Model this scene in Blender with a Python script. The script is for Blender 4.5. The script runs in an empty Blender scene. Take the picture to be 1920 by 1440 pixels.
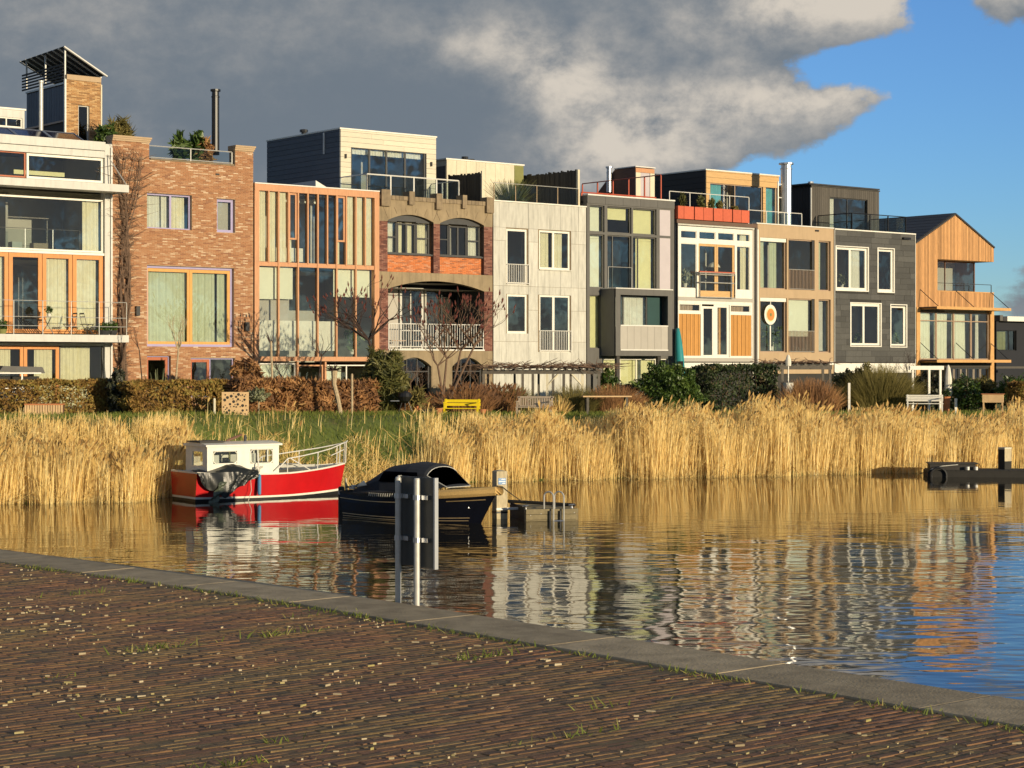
import bpy, math, random
import numpy as np
from mathutils import Vector
random.seed(7); rng = np.random.default_rng(7)
scn = bpy.context.scene
COL = scn.collection
R = math.radians
# ------------------------------------------------------------------ camera
CAMZ, FPX, HOR = 4.1, 3600.0, 685.0
cam_d = bpy.data.cameras.new('camera'); cam = bpy.data.objects.new('camera', cam_d); COL.objects.link(cam)
cam.location = (0, 0, CAMZ); cam.rotation_euler = (R(90), 0, 0)
cam_d.sensor_width = 36; cam_d.lens = 36 * FPX / 1920; cam_d.shift_y = -35 / 1920
cam_d.clip_start = .1; cam_d.clip_end = 3000
scn.camera = cam
scn.render.resolution_x, scn.render.resolution_y = 1024, 768
# ------------------------------------------------------------------ sun + sky
SUN_EL = 7.5
sv = Vector((.703, -.711, math.tan(R(SUN_EL)))).normalized()          # direction to the sun
sd = bpy.data.lights.new('sun', 'SUN'); sun = bpy.data.objects.new('sun', sd); COL.objects.link(sun)
sd.energy = 4.9; sd.angle = R(.5); sd.color = (1, .835, .57)
sun.rotation_euler = sv.to_track_quat('Z', 'Y').to_euler()
wd = bpy.data.worlds.new('World'); scn.world = wd; wd.use_nodes = True
NT = wd.node_tree; NT.nodes.clear()

class E:                                            # tiny expression -> math node builder
    def __init__(s, nt, sock): s.nt, s.k = nt, sock
    def _m(s, op, *a):
        n = s.nt.nodes.new('ShaderNodeMath'); n.operation = op
        for i, x in enumerate((s,) + a):
            if isinstance(x, E): s.nt.links.new(x.k, n.inputs[i])
            else: n.inputs[i].default_value = x
        return E(s.nt, n.outputs[0])
    def __add__(s, o): return s._m('ADD', o)
    def __sub__(s, o): return s._m('SUBTRACT', o)
    def __mul__(s, o): return s._m('MULTIPLY', o)
    def sq(s): return s._m('MULTIPLY', s)
    def exp_neg(s): return E(s.nt, s._m('MULTIPLY', -1.0).k)._m('EXPONENT')
    def smooth(s, a, b):
        n = s.nt.nodes.new('ShaderNodeMapRange'); n.interpolation_type = 'SMOOTHSTEP'
        s.nt.links.new(s.k, n.inputs[0]); n.inputs[1].default_value = a; n.inputs[2].default_value = b
        return E(s.nt, n.outputs[0])

def sky_nodes():
    nt = NT; L = nt.links.new; N = nt.nodes.new
    tc = N('ShaderNodeTexCoord'); sx = N('ShaderNodeSeparateXYZ'); L(tc.outputs['Generated'], sx.inputs[0])
    X, Y, Z = (E(nt, sx.outputs[i]) for i in range(3))
    az = X._m('ARCTAN2', Y); el = Z._m('ARCSINE')
    def noise(scale, detail, zs, off, rough=.55, dist=0.):
        mp = N('ShaderNodeMapping'); mp.inputs['Scale'].default_value = (1, 1, zs); mp.inputs['Location'].default_value = off
        L(tc.outputs['Generated'], mp.inputs[0])
        n = N('ShaderNodeTexNoise'); n.inputs['Scale'].default_value = scale; n.inputs['Detail'].default_value = detail
        n.inputs['Roughness'].default_value = rough; n.inputs['Distortion'].default_value = dist
        L(mp.outputs[0], n.inputs['Vector']); return E(nt, n.outputs[0])
    n1 = noise(17, 10, 1.7, (3.1, .4, 1.2), .58, .1); n2 = noise(34, 10, 1.35, (7.7, 2.4, 5.2), .62, .12); n4 = noise(95, 6, 1.3, (2.7, 9.4, 1.2), .6, .1); n3 = noise(9, 5, 1.8, (1.3, 6.2, 0), .5)
    def blobs(lst):
        acc = None
        for px, py, rx, ry, amp in lst:
            a0, e0 = (px - 960) / FPX, (HOR - py) / FPX
            g = (((az - a0) * (FPX / rx)).sq() + ((el - e0) * (FPX / ry)).sq()).exp_neg() * amp
            acc = g if acc is None else acc + g
        return acc
    dens = blobs([(250, 200, 820, 420, 1.5), (1130, 110, 360, 190, .95), (1440, 20, 200, 74, 1.05), (1330, 90, 190, 70, .55), (1480, 222, 190, 62, 1.05), (1630, 200, 60, 34, .45),
                  (1210, 290, 150, 90, .9), (1900, 20, 95, 62, 1.25), (1960, 545, 120, 75, .7),
                  (1760, 340, 380, 210, -1.05), (1640, 125, 150, 30, -.75), (1400, 400, 70, 70, -.65), (1980, 250, 200, 180, -.6), (1750, 40, 45, 60, -.8)])
    dens = dens + (n1 - .5) * 1.5 + (n2 - .5) * 1.2 + (n4 - .5) * .45 - .12 + (az._m('ABSOLUTE').smooth(.38, .8) + el.smooth(.20, .42))._m('MINIMUM', 1.0) * .34   # broken cloud added out of view to neutralise ambient light and grey window reflections
    cover = dens.smooth(-.07, .30)
    lit = blobs([(930, 90, 120, 50, .42), (1060, 160, 95, 55, .62), (1560, 20, 190, 42, .85), (1330, 75, 260, 60, .18), (1480, 195, 250, 50, .62),
                 (1200, 270, 190, 80, .55), (1130, 300, 90, 60, .3), (1900, 10, 100, 50, .3), (100, -40, 700, 140, .12), (760, 260, 300, 120, -.12)])
    lit = lit * (n2 * 3.0 - .5) + (n3 - .44) * .30 + (n1 - .5) * .35 + (n2 - .5) * .42 + (n4 - .5) * .18 + .05
    lit = lit.smooth(-.04, .92)
    cm = N('ShaderNodeMixRGB'); L(lit.k, cm.inputs[0]); cm.inputs[1].default_value = (.165, .20, .24, 1); cm.inputs[2].default_value = (.66, .60, .52, 1)
    skt = N('ShaderNodeTexSky'); skt.sky_type = 'NISHITA'; skt.sun_disc = False
    skt.sun_elevation = R(SUN_EL); skt.sun_rotation = math.atan2(.703, -.711)
    skt.air_density = .9; skt.dust_density = .0; skt.ozone_density = 5.0
    hs = N('ShaderNodeHueSaturation'); hs.inputs['Saturation'].default_value = .95; hs.inputs['Value'].default_value = 1.3; hs.inputs['Hue'].default_value = .505; L(skt.outputs[0], hs.inputs['Color'])
    b1 = N('ShaderNodeBackground'); L(hs.outputs[0], b1.inputs[0]); b1.inputs[1].default_value = .15
    b2 = N('ShaderNodeBackground'); L(cm.outputs[0], b2.inputs[0]); b2.inputs[1].default_value = 1.0
    mx = N('ShaderNodeMixShader'); L(cover.k, mx.inputs[0]); L(b1.outputs[0], mx.inputs[1]); L(b2.outputs[0], mx.inputs[2])
    o = N('ShaderNodeOutputWorld'); L(mx.outputs[0], o.inputs[0])
sky_nodes()
vs = scn.view_settings
vs.view_transform = 'Standard'; vs.look = 'None'; vs.exposure = 0; vs.gamma = 1; vs.use_curve_mapping = False
# ------------------------------------------------------------------ frames
TH = R(38.7); CT, ST = math.cos(TH), math.sin(TH)
Y0 = 92.0; X0 = 50 / FPX * Y0
def U(px, y=0.):                                    # picture column -> distance along the row of houses, at depth y behind the facade line
    m = (px - 960) / FPX
    return (m * (Y0 + CT * y) - X0 + ST * y) / (CT - ST * m)
def ZP(px, py, y=0.):                               # picture point -> height, on the plane y behind the facade line
    return CAMZ - (py - HOR) * (Y0 + ST * U(px, y) + CT * y) / FPX
def RC(p0, p1, pt, pb, y=0., ref=None):             # rectangle on a facade plane
    ref = p0 if ref is None else ref
    return (U(p0, y), U(p1, y), ZP(ref, pb, y), ZP(ref, pt, y))
def FW(u, y, z): return Vector((X0 + CT * u - ST * y, Y0 + ST * u + CT * y, z))
ORG = {}
def ease(a, b, t):
    t = min(1, max(0, t)); t = t * t * (3 - 2 * t); return a + (b - a) * t
PXS = [-1400, -200, 0, 268, 335, 500, 700, 800, 1000, 1400, 1740, 2000, 3200]
ZS = [53, 56, 57, 58, 61, 64.3, 65.5, 66.5, 68.5, 71, 73.8, 76, 84]             # shore distance
ZT = [60, 61.5, 62, 63.5, 66, 69.5, 71, 72, 75, 78, 81, 83, 92]             # top of the bank
GL = [2.3, 2.3, 2.3, 2.3, 2.3, 2.28, 2.22, 2.18, 2.12, 2.02, 1.95, 1.95, 1.9]
def shore(px): return float(np.interp(px, PXS, ZS))
def ground(px, Z):
    s, t, g = shore(px), float(np.interp(px, PXS, ZT)), float(np.interp(px, PXS, GL))
    if Z < s: return max(-1.5, -.35 * (s - Z))
    return ease(0, g, .1 + .9 * (Z - s) / (t - s)) - .028 * g if Z < t else g
def PT(px, Z): return ((px - 960) / FPX * Z, Z, ground(px, Z))
def HT(py, Z): return CAMZ - (py - HOR) * Z / FPX
# ------------------------------------------------------------------ materials
MATS = {}
def mat(name, c, r=.6, v=.18, ns=2.5, bump=0., bs=30., metal=0., cols=None, vary=None, va=.25, stretch=(1, 1, 1), spec=.5, coat=0., detail=5., sub=0., dirt=0.):
    m = bpy.data.materials.new(name); m.use_nodes = True; nt = m.node_tree; L = nt.links.new; N = nt.nodes.new
    p = nt.nodes['Principled BSDF']; p.inputs['Roughness'].default_value = r; p.inputs['Metallic'].default_value = metal
    p.inputs['Specular IOR Level'].default_value = spec; p.inputs['Coat Weight'].default_value = coat
    g = N('ShaderNodeTexCoord'); mp = N('ShaderNodeMapping'); mp.inputs['Scale'].default_value = stretch; L(g.outputs['Object'], mp.inputs[0])
    oi = N('ShaderNodeObjectInfo'); ad = N('ShaderNodeVectorMath'); ad.operation = 'ADD'
    sc = N('ShaderNodeVectorMath'); sc.operation = 'SCALE'; L(oi.outputs['Random'], sc.inputs['Scale']); sc.inputs[0].default_value = (17., 9., 31.)
    gp = N('ShaderNodeNewGeometry'); mp2 = N('ShaderNodeMapping'); mp2.inputs['Scale'].default_value = stretch; mp2.inputs['Rotation'].default_value = (0, 0, -TH); mp2.vector_type = 'TEXTURE' if False else 'POINT'
    L(gp.outputs['Position'], mp2.inputs[0])
    L(mp2.outputs[0], ad.inputs[0]); L(sc.outputs[0], ad.inputs[1])
    n = N('ShaderNodeTexNoise'); n.inputs['Scale'].default_value = ns; n.inputs['Detail'].default_value = detail; n.inputs['Roughness'].default_value = .62; L(ad.outputs[0], n.inputs['Vector'])
    def rgb(a, b, fac, mode='MIX'):
        x = N('ShaderNodeMixRGB'); x.blend_type = mode
        for i, q in ((0, fac), (1, a), (2, b)):
            if isinstance(q, (tuple, list)): x.inputs[i].default_value = tuple(q) + (1,) * (4 - len(q))
            elif isinstance(q, float): x.inputs[i].default_value = q
            else: L(q, x.inputs[i])
        return x.outputs[0]
    base = tuple(c)
    if cols:
        at = N('ShaderNodeAttribute'); at.attribute_name = 'tint'
        rp = N('ShaderNodeValToRGB'); e = rp.color_ramp.elements
        while len(e) < len(cols): e.new(.5)
        for i, q in enumerate(cols): e[i].position = i / (len(cols) - 1); e[i].color = tuple(q) + (1,)
        L(oi.outputs['Random'] if vary == 'obj' else at.outputs['Fac'], rp.inputs[0]); base = rp.outputs[0]
    elif vary == 'obj':
        mr = N('ShaderNodeMapRange'); L(oi.outputs['Random'], mr.inputs[0]); mr.inputs[3].default_value = 1 - va; mr.inputs[4].default_value = 1 + va
        cb = N('ShaderNodeCombineXYZ'); [L(mr.outputs[0], cb.inputs[i]) for i in range(3)]
        base = rgb(base, cb.outputs[0], 1.0, 'MULTIPLY')
    mr = N('ShaderNodeMapRange'); L(n.outputs[0], mr.inputs[0]); mr.inputs[1].default_value = .25; mr.inputs[2].default_value = .75
    mr.inputs[3].default_value = 1 - v; mr.inputs[4].default_value = 1 + v
    cb = N('ShaderNodeCombineXYZ'); [L(mr.outputs[0], cb.inputs[i]) for i in range(3)]
    colr = rgb(base, cb.outputs[0], 1.0, 'MULTIPLY')
    if dirt:                                        # rain streaks / grime: stains with a shape of their own
        m3 = N('ShaderNodeMapping'); m3.inputs['Scale'].default_value = (3.5, 3.5, .35); L(gp.outputs['Position'], m3.inputs[0])
        n3 = N('ShaderNodeTexNoise'); n3.inputs['Scale'].default_value = 2.; n3.inputs['Detail'].default_value = 6; L(m3.outputs[0], n3.inputs['Vector'])
        r3 = N('ShaderNodeMapRange'); L(n3.outputs[0], r3.inputs[0]); r3.inputs[1].default_value = .48; r3.inputs[2].default_value = .72; r3.inputs[4].default_value = dirt
        colr = rgb(colr, tuple(x * .45 for x in c), r3.outputs[0])
    L(colr, p.inputs['Base Color'])
    if bump:
        nb = N('ShaderNodeTexNoise'); nb.inputs['Scale'].default_value = bs; nb.inputs['Detail'].default_value = 4; L(ad.outputs[0], nb.inputs['Vector'])
        b = N('ShaderNodeBump'); b.inputs['Strength'].default_value = 1; b.inputs['Distance'].default_value = bump; L(nb.outputs[0], b.inputs['Height']); L(b.outputs[0], p.inputs['Normal'])
    if sub:
        tr = N('ShaderNodeBsdfTranslucent'); L(colr, tr.inputs[0]); mx = N('ShaderNodeMixShader'); mx.inputs[0].default_value = sub
        L(p.outputs[0], mx.inputs[1]); L(tr.outputs[0], mx.inputs[2]); L(mx.outputs[0], nt.nodes['Material Output'].inputs[0])
    MATS[name] = m; return m
def glassmat(name, tint, refl=1.0, ior=1.6):
    m = bpy.data.materials.new(name); m.use_nodes = True; nt = m.node_tree; nt.nodes.clear(); N = nt.nodes.new; L = nt.links.new
    t = N('ShaderNodeBsdfTransparent'); t.inputs[0].default_value = tint + (1,)
    g = N('ShaderNodeBsdfGlossy'); g.inputs['Roughness'].default_value = .0
    gp = N('ShaderNodeNewGeometry'); nz = N('ShaderNodeTexNoise'); nz.inputs['Scale'].default_value = .8; L(gp.outputs['Position'], nz.inputs['Vector'])
    b = N('ShaderNodeBump'); b.inputs['Distance'].default_value = .006; L(nz.outputs[0], b.inputs['Height']); L(b.outputs[0], g.inputs['Normal'])
    f = N('ShaderNodeFresnel'); f.inputs[0].default_value = ior
    mu = N('ShaderNodeMath'); mu.operation = 'MULTIPLY'; mu.use_clamp = True; mu.inputs[1].default_value = refl; bf = N('ShaderNodeMath'); bf.operation = 'SUBTRACT'; bf.inputs[0].default_value = 1; L(gp.outputs['Backfacing'], bf.inputs[1]); bm = N('ShaderNodeMath'); bm.operation = 'MULTIPLY'; L(f.outputs[0], bm.inputs[0]); L(bf.outputs[0], bm.inputs[1]); L(bm.outputs[0], mu.inputs[0])
    x = N('ShaderNodeMixShader'); L(mu.outputs[0], x.inputs[0]); L(t.outputs[0], x.inputs[1]); L(g.outputs[0], x.inputs[2])
    o = N('ShaderNodeOutputMaterial'); L(x.outputs[0], o.inputs[0]); MATS[name] = m; return m
M = MATS
glassmat('glass', (.95, .97, .95), 3.0); glassmat('clear_glass', (.86, .9, .9), 1.2, 1.45)
mat('curtain', (.86, .80, .58), .85, .08, 6, sub=.15); mat('white_curtain', (.82, .80, .70), .85, .08, 6, sub=.15); mat('green_curtain', (.58, .62, .45), .85, .08, 6, sub=.1)
mat('teal_curtain', (.12, .40, .42), .85, .1, 6); mat('blind', (.75, .71, .40), .8, .06, 3); mat('pale_blind', (.75, .76, .62), .8, .05, 2)
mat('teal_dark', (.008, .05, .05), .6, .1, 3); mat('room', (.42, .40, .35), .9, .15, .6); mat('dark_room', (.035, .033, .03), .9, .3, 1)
mat('white_paint', (.80, .77, .68), .45, .06, 5, dirt=.15); mat('pale_grey_paint', (.56, .55, .50), .45, .08, 3, dirt=.25); mat('white_metal', (.72, .70, .64), .4, .08, 4)
mat('orange_wood', (.60, .235, .05), .5, .18, 6, stretch=(3, 3, .5)); mat('amber_wood', (.62, .31, .07), .5, .15, 6, stretch=(3, 3, .5)); mat('red_wood', (.40, .10, .03), .5, .15, 6)
mat('lavender_paint', (.34, .30, .50), .5, .08, 4); mat('copper_wood', (.55, .27, .13), .55, .16, 5, stretch=(4, 4, .6), dirt=.15)
mat('black_metal', (.014, .014, .015), .4, .2, 5); mat('dark_metal', (.05, .05, .05), .45, .2, 5); mat('steel', (.58, .58, .58), .42, .12, 6, metal=1.); mat('galvanised', (.52, .51, .47), .42, .2, 12, metal=.25)
mat('grey_panel', (.115, .11, .10), .6, .1, 2, vary='obj', va=.08, dirt=.2); mat('light_panel', (.42, .39, .34), .6, .06, 2, vary='obj', va=.05); mat('lilac_panel', (.50, .45, .47), .6, .05, 2)
mat('concrete', (.30, .23, .14), .9, .22, 1.6, bump=.004, bs=25, dirt=.5); mat('stone_block', (.25, .19, .12), .9, .25, 5, bump=.004, bs=30, vary='obj', va=.15, dirt=.3)
mat('white_concrete', (.56, .545, .48), .9, .13, 2.0, bump=.006, bs=18, stretch=(3, 3, 1), vary='obj', va=.07, dirt=.42)
mat('mortar', (.46, .33, .21), .95, .2, 20); mat('dark_mortar', (.13, .08, .06), .95, .2, 20)
mat('brick', (.4, .2, .1), .9, .18, 30, cols=[(.24, .10, .052), (.33, .145, .065), (.365, .165, .076), (.375, .18, .085), (.40, .21, .11), (.58, .43, .29)])
mat('tower_brick', (.4, .2, .1), .9, .18, 30, cols=[(.22, .11, .04), (.40, .20, .07), (.46, .26, .10), (.55, .36, .17)])
mat('purple_brick', (.4, .2, .1), .9, .2, 30, cols=[(.09, .035, .03), (.19, .07, .05), (.24, .10, .07), (.30, .15, .11)])
mat('orange_brick', (.4, .2, .1), .9, .2, 30, cols=[(.28, .09, .04), (.55, .14, .03), (.62, .18, .05), (.55, .24, .13)])
mat('tan_render', (.46, .33, .20), .85, .07, 1.5, dirt=.12); mat('tan_paint', (.40, .28, .19), .5, .08, 4)
mat('slate', (.07, .068, .062), .55, .2, 6, stretch=(1, 1, 4), vary='obj', va=.28, dirt=.2); mat('larch', (.49, .255, .10), .75, .32, 7, stretch=(5, 5, .35), vary='obj', va=.3)
mat('larch_trim', (.60, .33, .12), .7, .18, 6, stretch=(1, 1, 1)); mat('slat_wood', (.52, .245, .055), .6, .2, 6, stretch=(5, 5, .4), vary='obj', va=.12); mat('fascia_wood', (.58, .36, .15), .6, .16, 5, stretch=(.6, .6, 4))
mat('dark_siding', (.085, .10, .125), .6, .12, 3, vary='obj', va=.1); mat('cream_siding', (.66, .60, .46), .7, .08, 4, stretch=(1, 1, 4), vary='obj', va=.06)
mat('black_timber', (.035, .031, .027), .7, .25, 6, stretch=(5, 5, .4), vary='obj', va=.3); mat('grey_timber', (.085, .075, .062), .75, .2, 6, stretch=(5, 5, .4), vary='obj', va=.2)
mat('roofing', (.06, .058, .055), .9, .2, 2); mat('roof_tile', (.03, .03, .032), .5, .2, 3, vary='obj', va=.2); mat('brown_fascia', (.13, .075, .05), .6, .12, 3)
mat('red_planter', (.55, .105, .045), .6, .12, 8, vary='obj', va=.06); mat('red_paint', (.50, .10, .05), .5, .1, 4); mat('cream_panel', (.68, .62, .46), .8, .1, 2, vary='obj', va=.05, dirt=.25); mat('olive_panel', (.22, .22, .07), .8, .15, 3)
mat('navy', (.008, .009, .014), .6, .2, 2); mat('solar', (.012, .012, .03), .15, .3, 3, coat=.5); mat('brown_timber', (.16, .08, .05), .7, .2, 5, stretch=(.5, .5, 4)); mat('lamp_black', (.01, .01, .01), .4, .1, 3)
# ------------------------------------------------------------------ mesh building
class MB:
    def __init__(s): s.v = []; s.f = []; s.t = []; s.sm = False
    def face(s, pts, t=.5):
        b = len(s.v); s.v += [tuple(p) for p in pts]; s.f.append(tuple(range(b, b + len(pts)))); s.t.append(t); return s
    def box(s, x0, x1, y0, y1, z0, z1, t=.5, back=True):
        b = len(s.v)
        s.v += [(x0, y0, z0), (x1, y0, z0), (x1, y1, z0), (x0, y1, z0), (x0, y0, z1), (x1, y0, z1), (x1, y1, z1), (x0, y1, z1)]
        fs = [(0, 1, 5, 4), (1, 2, 6, 5), (3, 0, 4, 7), (4, 5, 6, 7), (3, 2, 1, 0)] + ([(2, 3, 7, 6)] if back else [])
        s.f += [tuple(i + b for i in f) for f in fs]; s.t += [t] * len(fs); return s
    def tube(s, pts, r, n=6, t=.5, cap=True):
        pts = [Vector(p) for p in pts]; rs = r if isinstance(r, (list, tuple)) else [r] * len(pts)
        b = len(s.v); ref = Vector((.3, .7, .2)).normalized()
        for i, p in enumerate(pts):
            d = (pts[min(i + 1, len(pts) - 1)] - pts[max(i - 1, 0)]).normalized()
            q = d.cross(ref if abs(d.dot(ref)) < .95 else Vector((1, 0, 0))).normalized(); w = d.cross(q)
            for k in range(n):
                a = 2 * math.pi * k / n; s.v.append(tuple(p + q * (rs[i] * math.cos(a)) + w * (rs[i] * math.sin(a))))
        for i in range(len(pts) - 1):
            for k in range(n):
                s.f.append((b + i * n + k, b + i * n + (k + 1) % n, b + (i + 1) * n + (k + 1) % n, b + (i + 1) * n + k)); s.t.append(t)
        if cap:
            s.f.append(tuple(b + k for k in range(n))[::-1]); e = b + (len(pts) - 1) * n; s.f.append(tuple(e + k for k in range(n))); s.t += [t, t]
        return s
    def lathe(s, prof, c=(0, 0, 0), n=12, t=.5):
        b = len(s.v)
        for r, z in prof:
            for k in range(n):
                a = 2 * math.pi * k / n; s.v.append((c[0] + r * math.cos(a), c[1] + r * math.sin(a), c[2] + z))
        for i in range(len(prof) - 1):
            for k in range(n):
                s.f.append((b + i * n + k, b + i * n + (k + 1) % n, b + (i + 1) * n + (k + 1) % n, b + (i + 1) * n + k)); s.t.append(t)
        s.f.append(tuple(b + k for k in range(n))[::-1]); e = b + (len(prof) - 1) * n; s.f.append(tuple(e + k for k in range(n))); s.t += [t, t]
        return s
    def prism(s, poly, y0, y1, t=.5):               # poly in x,z
        n = len(poly); b = len(s.v)
        s.v += [(x, y0, z) for x, z in poly] + [(x, y1, z) for x, z in poly]
        s.f += [tuple(b + i for i in range(n)), tuple(b + n + i for i in reversed(range(n)))]
        s.f += [(b + i, b + n + i, b + n + (i + 1) % n, b + (i + 1) % n) for i in range(n)]; s.t += [t] * (n + 2); return s
    def wall(s, u0, u1, z0, z1, holes=(), y=0., d=.25):
        us = sorted({u0, u1} | {min(max(h[i], u0), u1) for h in holes for i in (0, 1)}); zs = sorted({z0, z1} | {min(max(h[i], z0), z1) for h in holes for i in (2, 3)})
        inh = lambda u, z: any(h[0] < u < h[1] and h[2] < z < h[3] for h in holes)
        for i in range(len(us) - 1):
            for j in range(len(zs) - 1):
                a, b, c, e = us[i], us[i + 1], zs[j], zs[j + 1]
                if not inh((a + b) / 2, (c + e) / 2): s.face([(a, y, c), (b, y, c), (b, y, e), (a, y, e)])
        for (a, b, c, e) in [h[:4] for h in holes]:
            s.face([(a, y, c), (a, y + d, c), (a, y + d, e), (a, y, e)]); s.face([(b, y, c), (b, y, e), (b, y + d, e), (b, y + d, c)])
            s.face([(a, y, e), (a, y + d, e), (b, y + d, e), (b, y, e)]); s.face([(a, y, c), (b, y, c), (b, y + d, c), (a, y + d, c)])
        return s
    def arch(s, u0, u1, zs, zc, y0, y1, n=14):      # masonry between a segmental arch and its crown line
        P = [(u0 + (u1 - u0) * i / n, zs + (zc - .004 - zs) * (1 - (2 * i / n - 1) ** 2)) for i in range(n + 1)]
        for (a, za), (b, zb) in zip(P, P[1:]):
            s.face([(a, y0, za), (b, y0, zb), (b, y0, zc), (a, y0, zc)]); s.face([(a, y0, za), (a, y1, za), (b, y1, zb), (b, y0, zb)])
        return s
    def bricks(s, u0, u1, z0, z1, holes=(), y=0., ch=.056, L=.24, g=.011, jit=.005):
        z = z0; k = 0
        while z < z1 - .02:
            zt = min(z + ch, z1); u = u0 - (L / 2 if k % 2 else 0) - .001
            while u < u1:
                a, b = max(u, u0), min(u + L, u1); u += L
                segs = [(a, b)]
                for h in holes:
                    if h[2] < (z + zt) / 2 < h[3]:
                        ns = []
                        for (p, q) in segs:
                            if q <= h[0] or p >= h[1]: ns.append((p, q)); continue
                            if p < h[0]: ns.append((p, h[0]))
                            if q > h[1]: ns.append((h[1], q))
                        segs = ns
                for p, q in segs:
                    if q - p > .03: s.box(p + g / 2, q - g / 2, y + random.uniform(-jit, jit), y + .03, z + g / 2, zt - g / 2, random.random(), back=False)
            z += ch; k += 1
        return s
    def build(s, name, m=None, parent=None, o=None, rz=None):
        o = ORG[parent.name] if parent else (o or (0, 0, 0))
        me = bpy.data.meshes.new(name); me.from_pydata([(x - o[0], y - o[1], z - o[2]) for x, y, z in s.v], [], s.f)
        at = me.attributes.new('tint', 'FLOAT', 'FACE'); at.data.foreach_set('value', np.array(s.t, dtype=np.float32))
        if s.sm: me.polygons.foreach_set('use_smooth', np.ones(len(s.f), dtype=bool))
        if m: me.materials.append(M[m])
        ob = bpy.data.objects.new(name, me); COL.objects.link(ob)
        if parent: ob.parent = parent
        else: ob.location = o
        ORG[ob.name] = o; return ob
def npmesh(name, V, F, T, m, parent=None, o=(0, 0, 0)):
    if parent: o = ORG[parent.name]
    V = np.asarray(V, dtype=np.float32) - np.array(o, dtype=np.float32); F = np.asarray(F, dtype=np.int32)
    me = bpy.data.meshes.new(name); k = F.shape[1]
    me.vertices.add(len(V)); me.vertices.foreach_set('co', V.ravel())
    me.loops.add(F.size); me.loops.foreach_set('vertex_index', F.ravel())
    me.polygons.add(len(F)); me.polygons.foreach_set('loop_start', np.arange(0, F.size, k, dtype=np.int32)); me.polygons.foreach_set('loop_total', np.full(len(F), k, dtype=np.int32))
    me.update(calc_edges=True); at = me.attributes.new('tint', 'FLOAT', 'FACE'); at.data.foreach_set('value', np.asarray(T, dtype=np.float32))
    me.materials.append(M[m]); ob = bpy.data.objects.new(name, me); COL.objects.link(ob)
    if parent: ob.parent = parent
    else: ob.location = o
    ORG[ob.name] = o; return ob
def tag(o, label=None, cat=None, group=None, kind=None):
    for k, x in (('label', label), ('category', cat), ('group', group), ('kind', kind)):
        if x: o[k] = x
    return o
def thing(name, label, cat, o=(0, 0, 0), frame='W', rz=0., group=None):
    e = bpy.data.objects.new(name, None); COL.objects.link(e); e.empty_display_size = .2
    if frame == 'F': e.location = FW(*o); e.rotation_euler = (0, 0, TH); ORG[e.name] = o
    else: e.location = o; e.rotation_euler = (0, 0, rz); ORG[e.name] = (0, 0, 0) if frame == 'L' else o
    return tag(e, label, cat, group)
UBOX = {}
def piece(name, parent, x0, x1, y0, y1, z0, z1, m, label=None):        # box-shaped piece sharing one mesh per material
    if m not in UBOX:
        UBOX[m] = b = bpy.data.meshes.new(m + '_piece'); q = MB().box(-.5, .5, -.5, .5, -.5, .5); b.from_pydata(q.v, [], q.f); b.materials.append(M[m])
    ob = bpy.data.objects.new(name, UBOX[m]); COL.objects.link(ob); ob.parent = parent; o = ORG[parent.name]
    ob.location = ((x0 + x1) / 2 - o[0], (y0 + y1) / 2 - o[1], (z0 + z1) / 2 - o[2]); ob.scale = (abs(x1 - x0), abs(y1 - y0), abs(z1 - z0))
    ORG[ob.name] = o
    if label: ob['label'] = label
    return ob
def group_part(name, parent):                       # an Empty part that only carries sub-parts
    e = bpy.data.objects.new(name, None); COL.objects.link(e); e.parent = parent; ORG[e.name] = ORG[parent.name]; return e
def copy_tree(o, parent=None):
    c = o.copy(); COL.objects.link(c)
    if parent: c.parent = parent
    for ch in list(o.children): copy_tree(ch, c)
    return c
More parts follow.
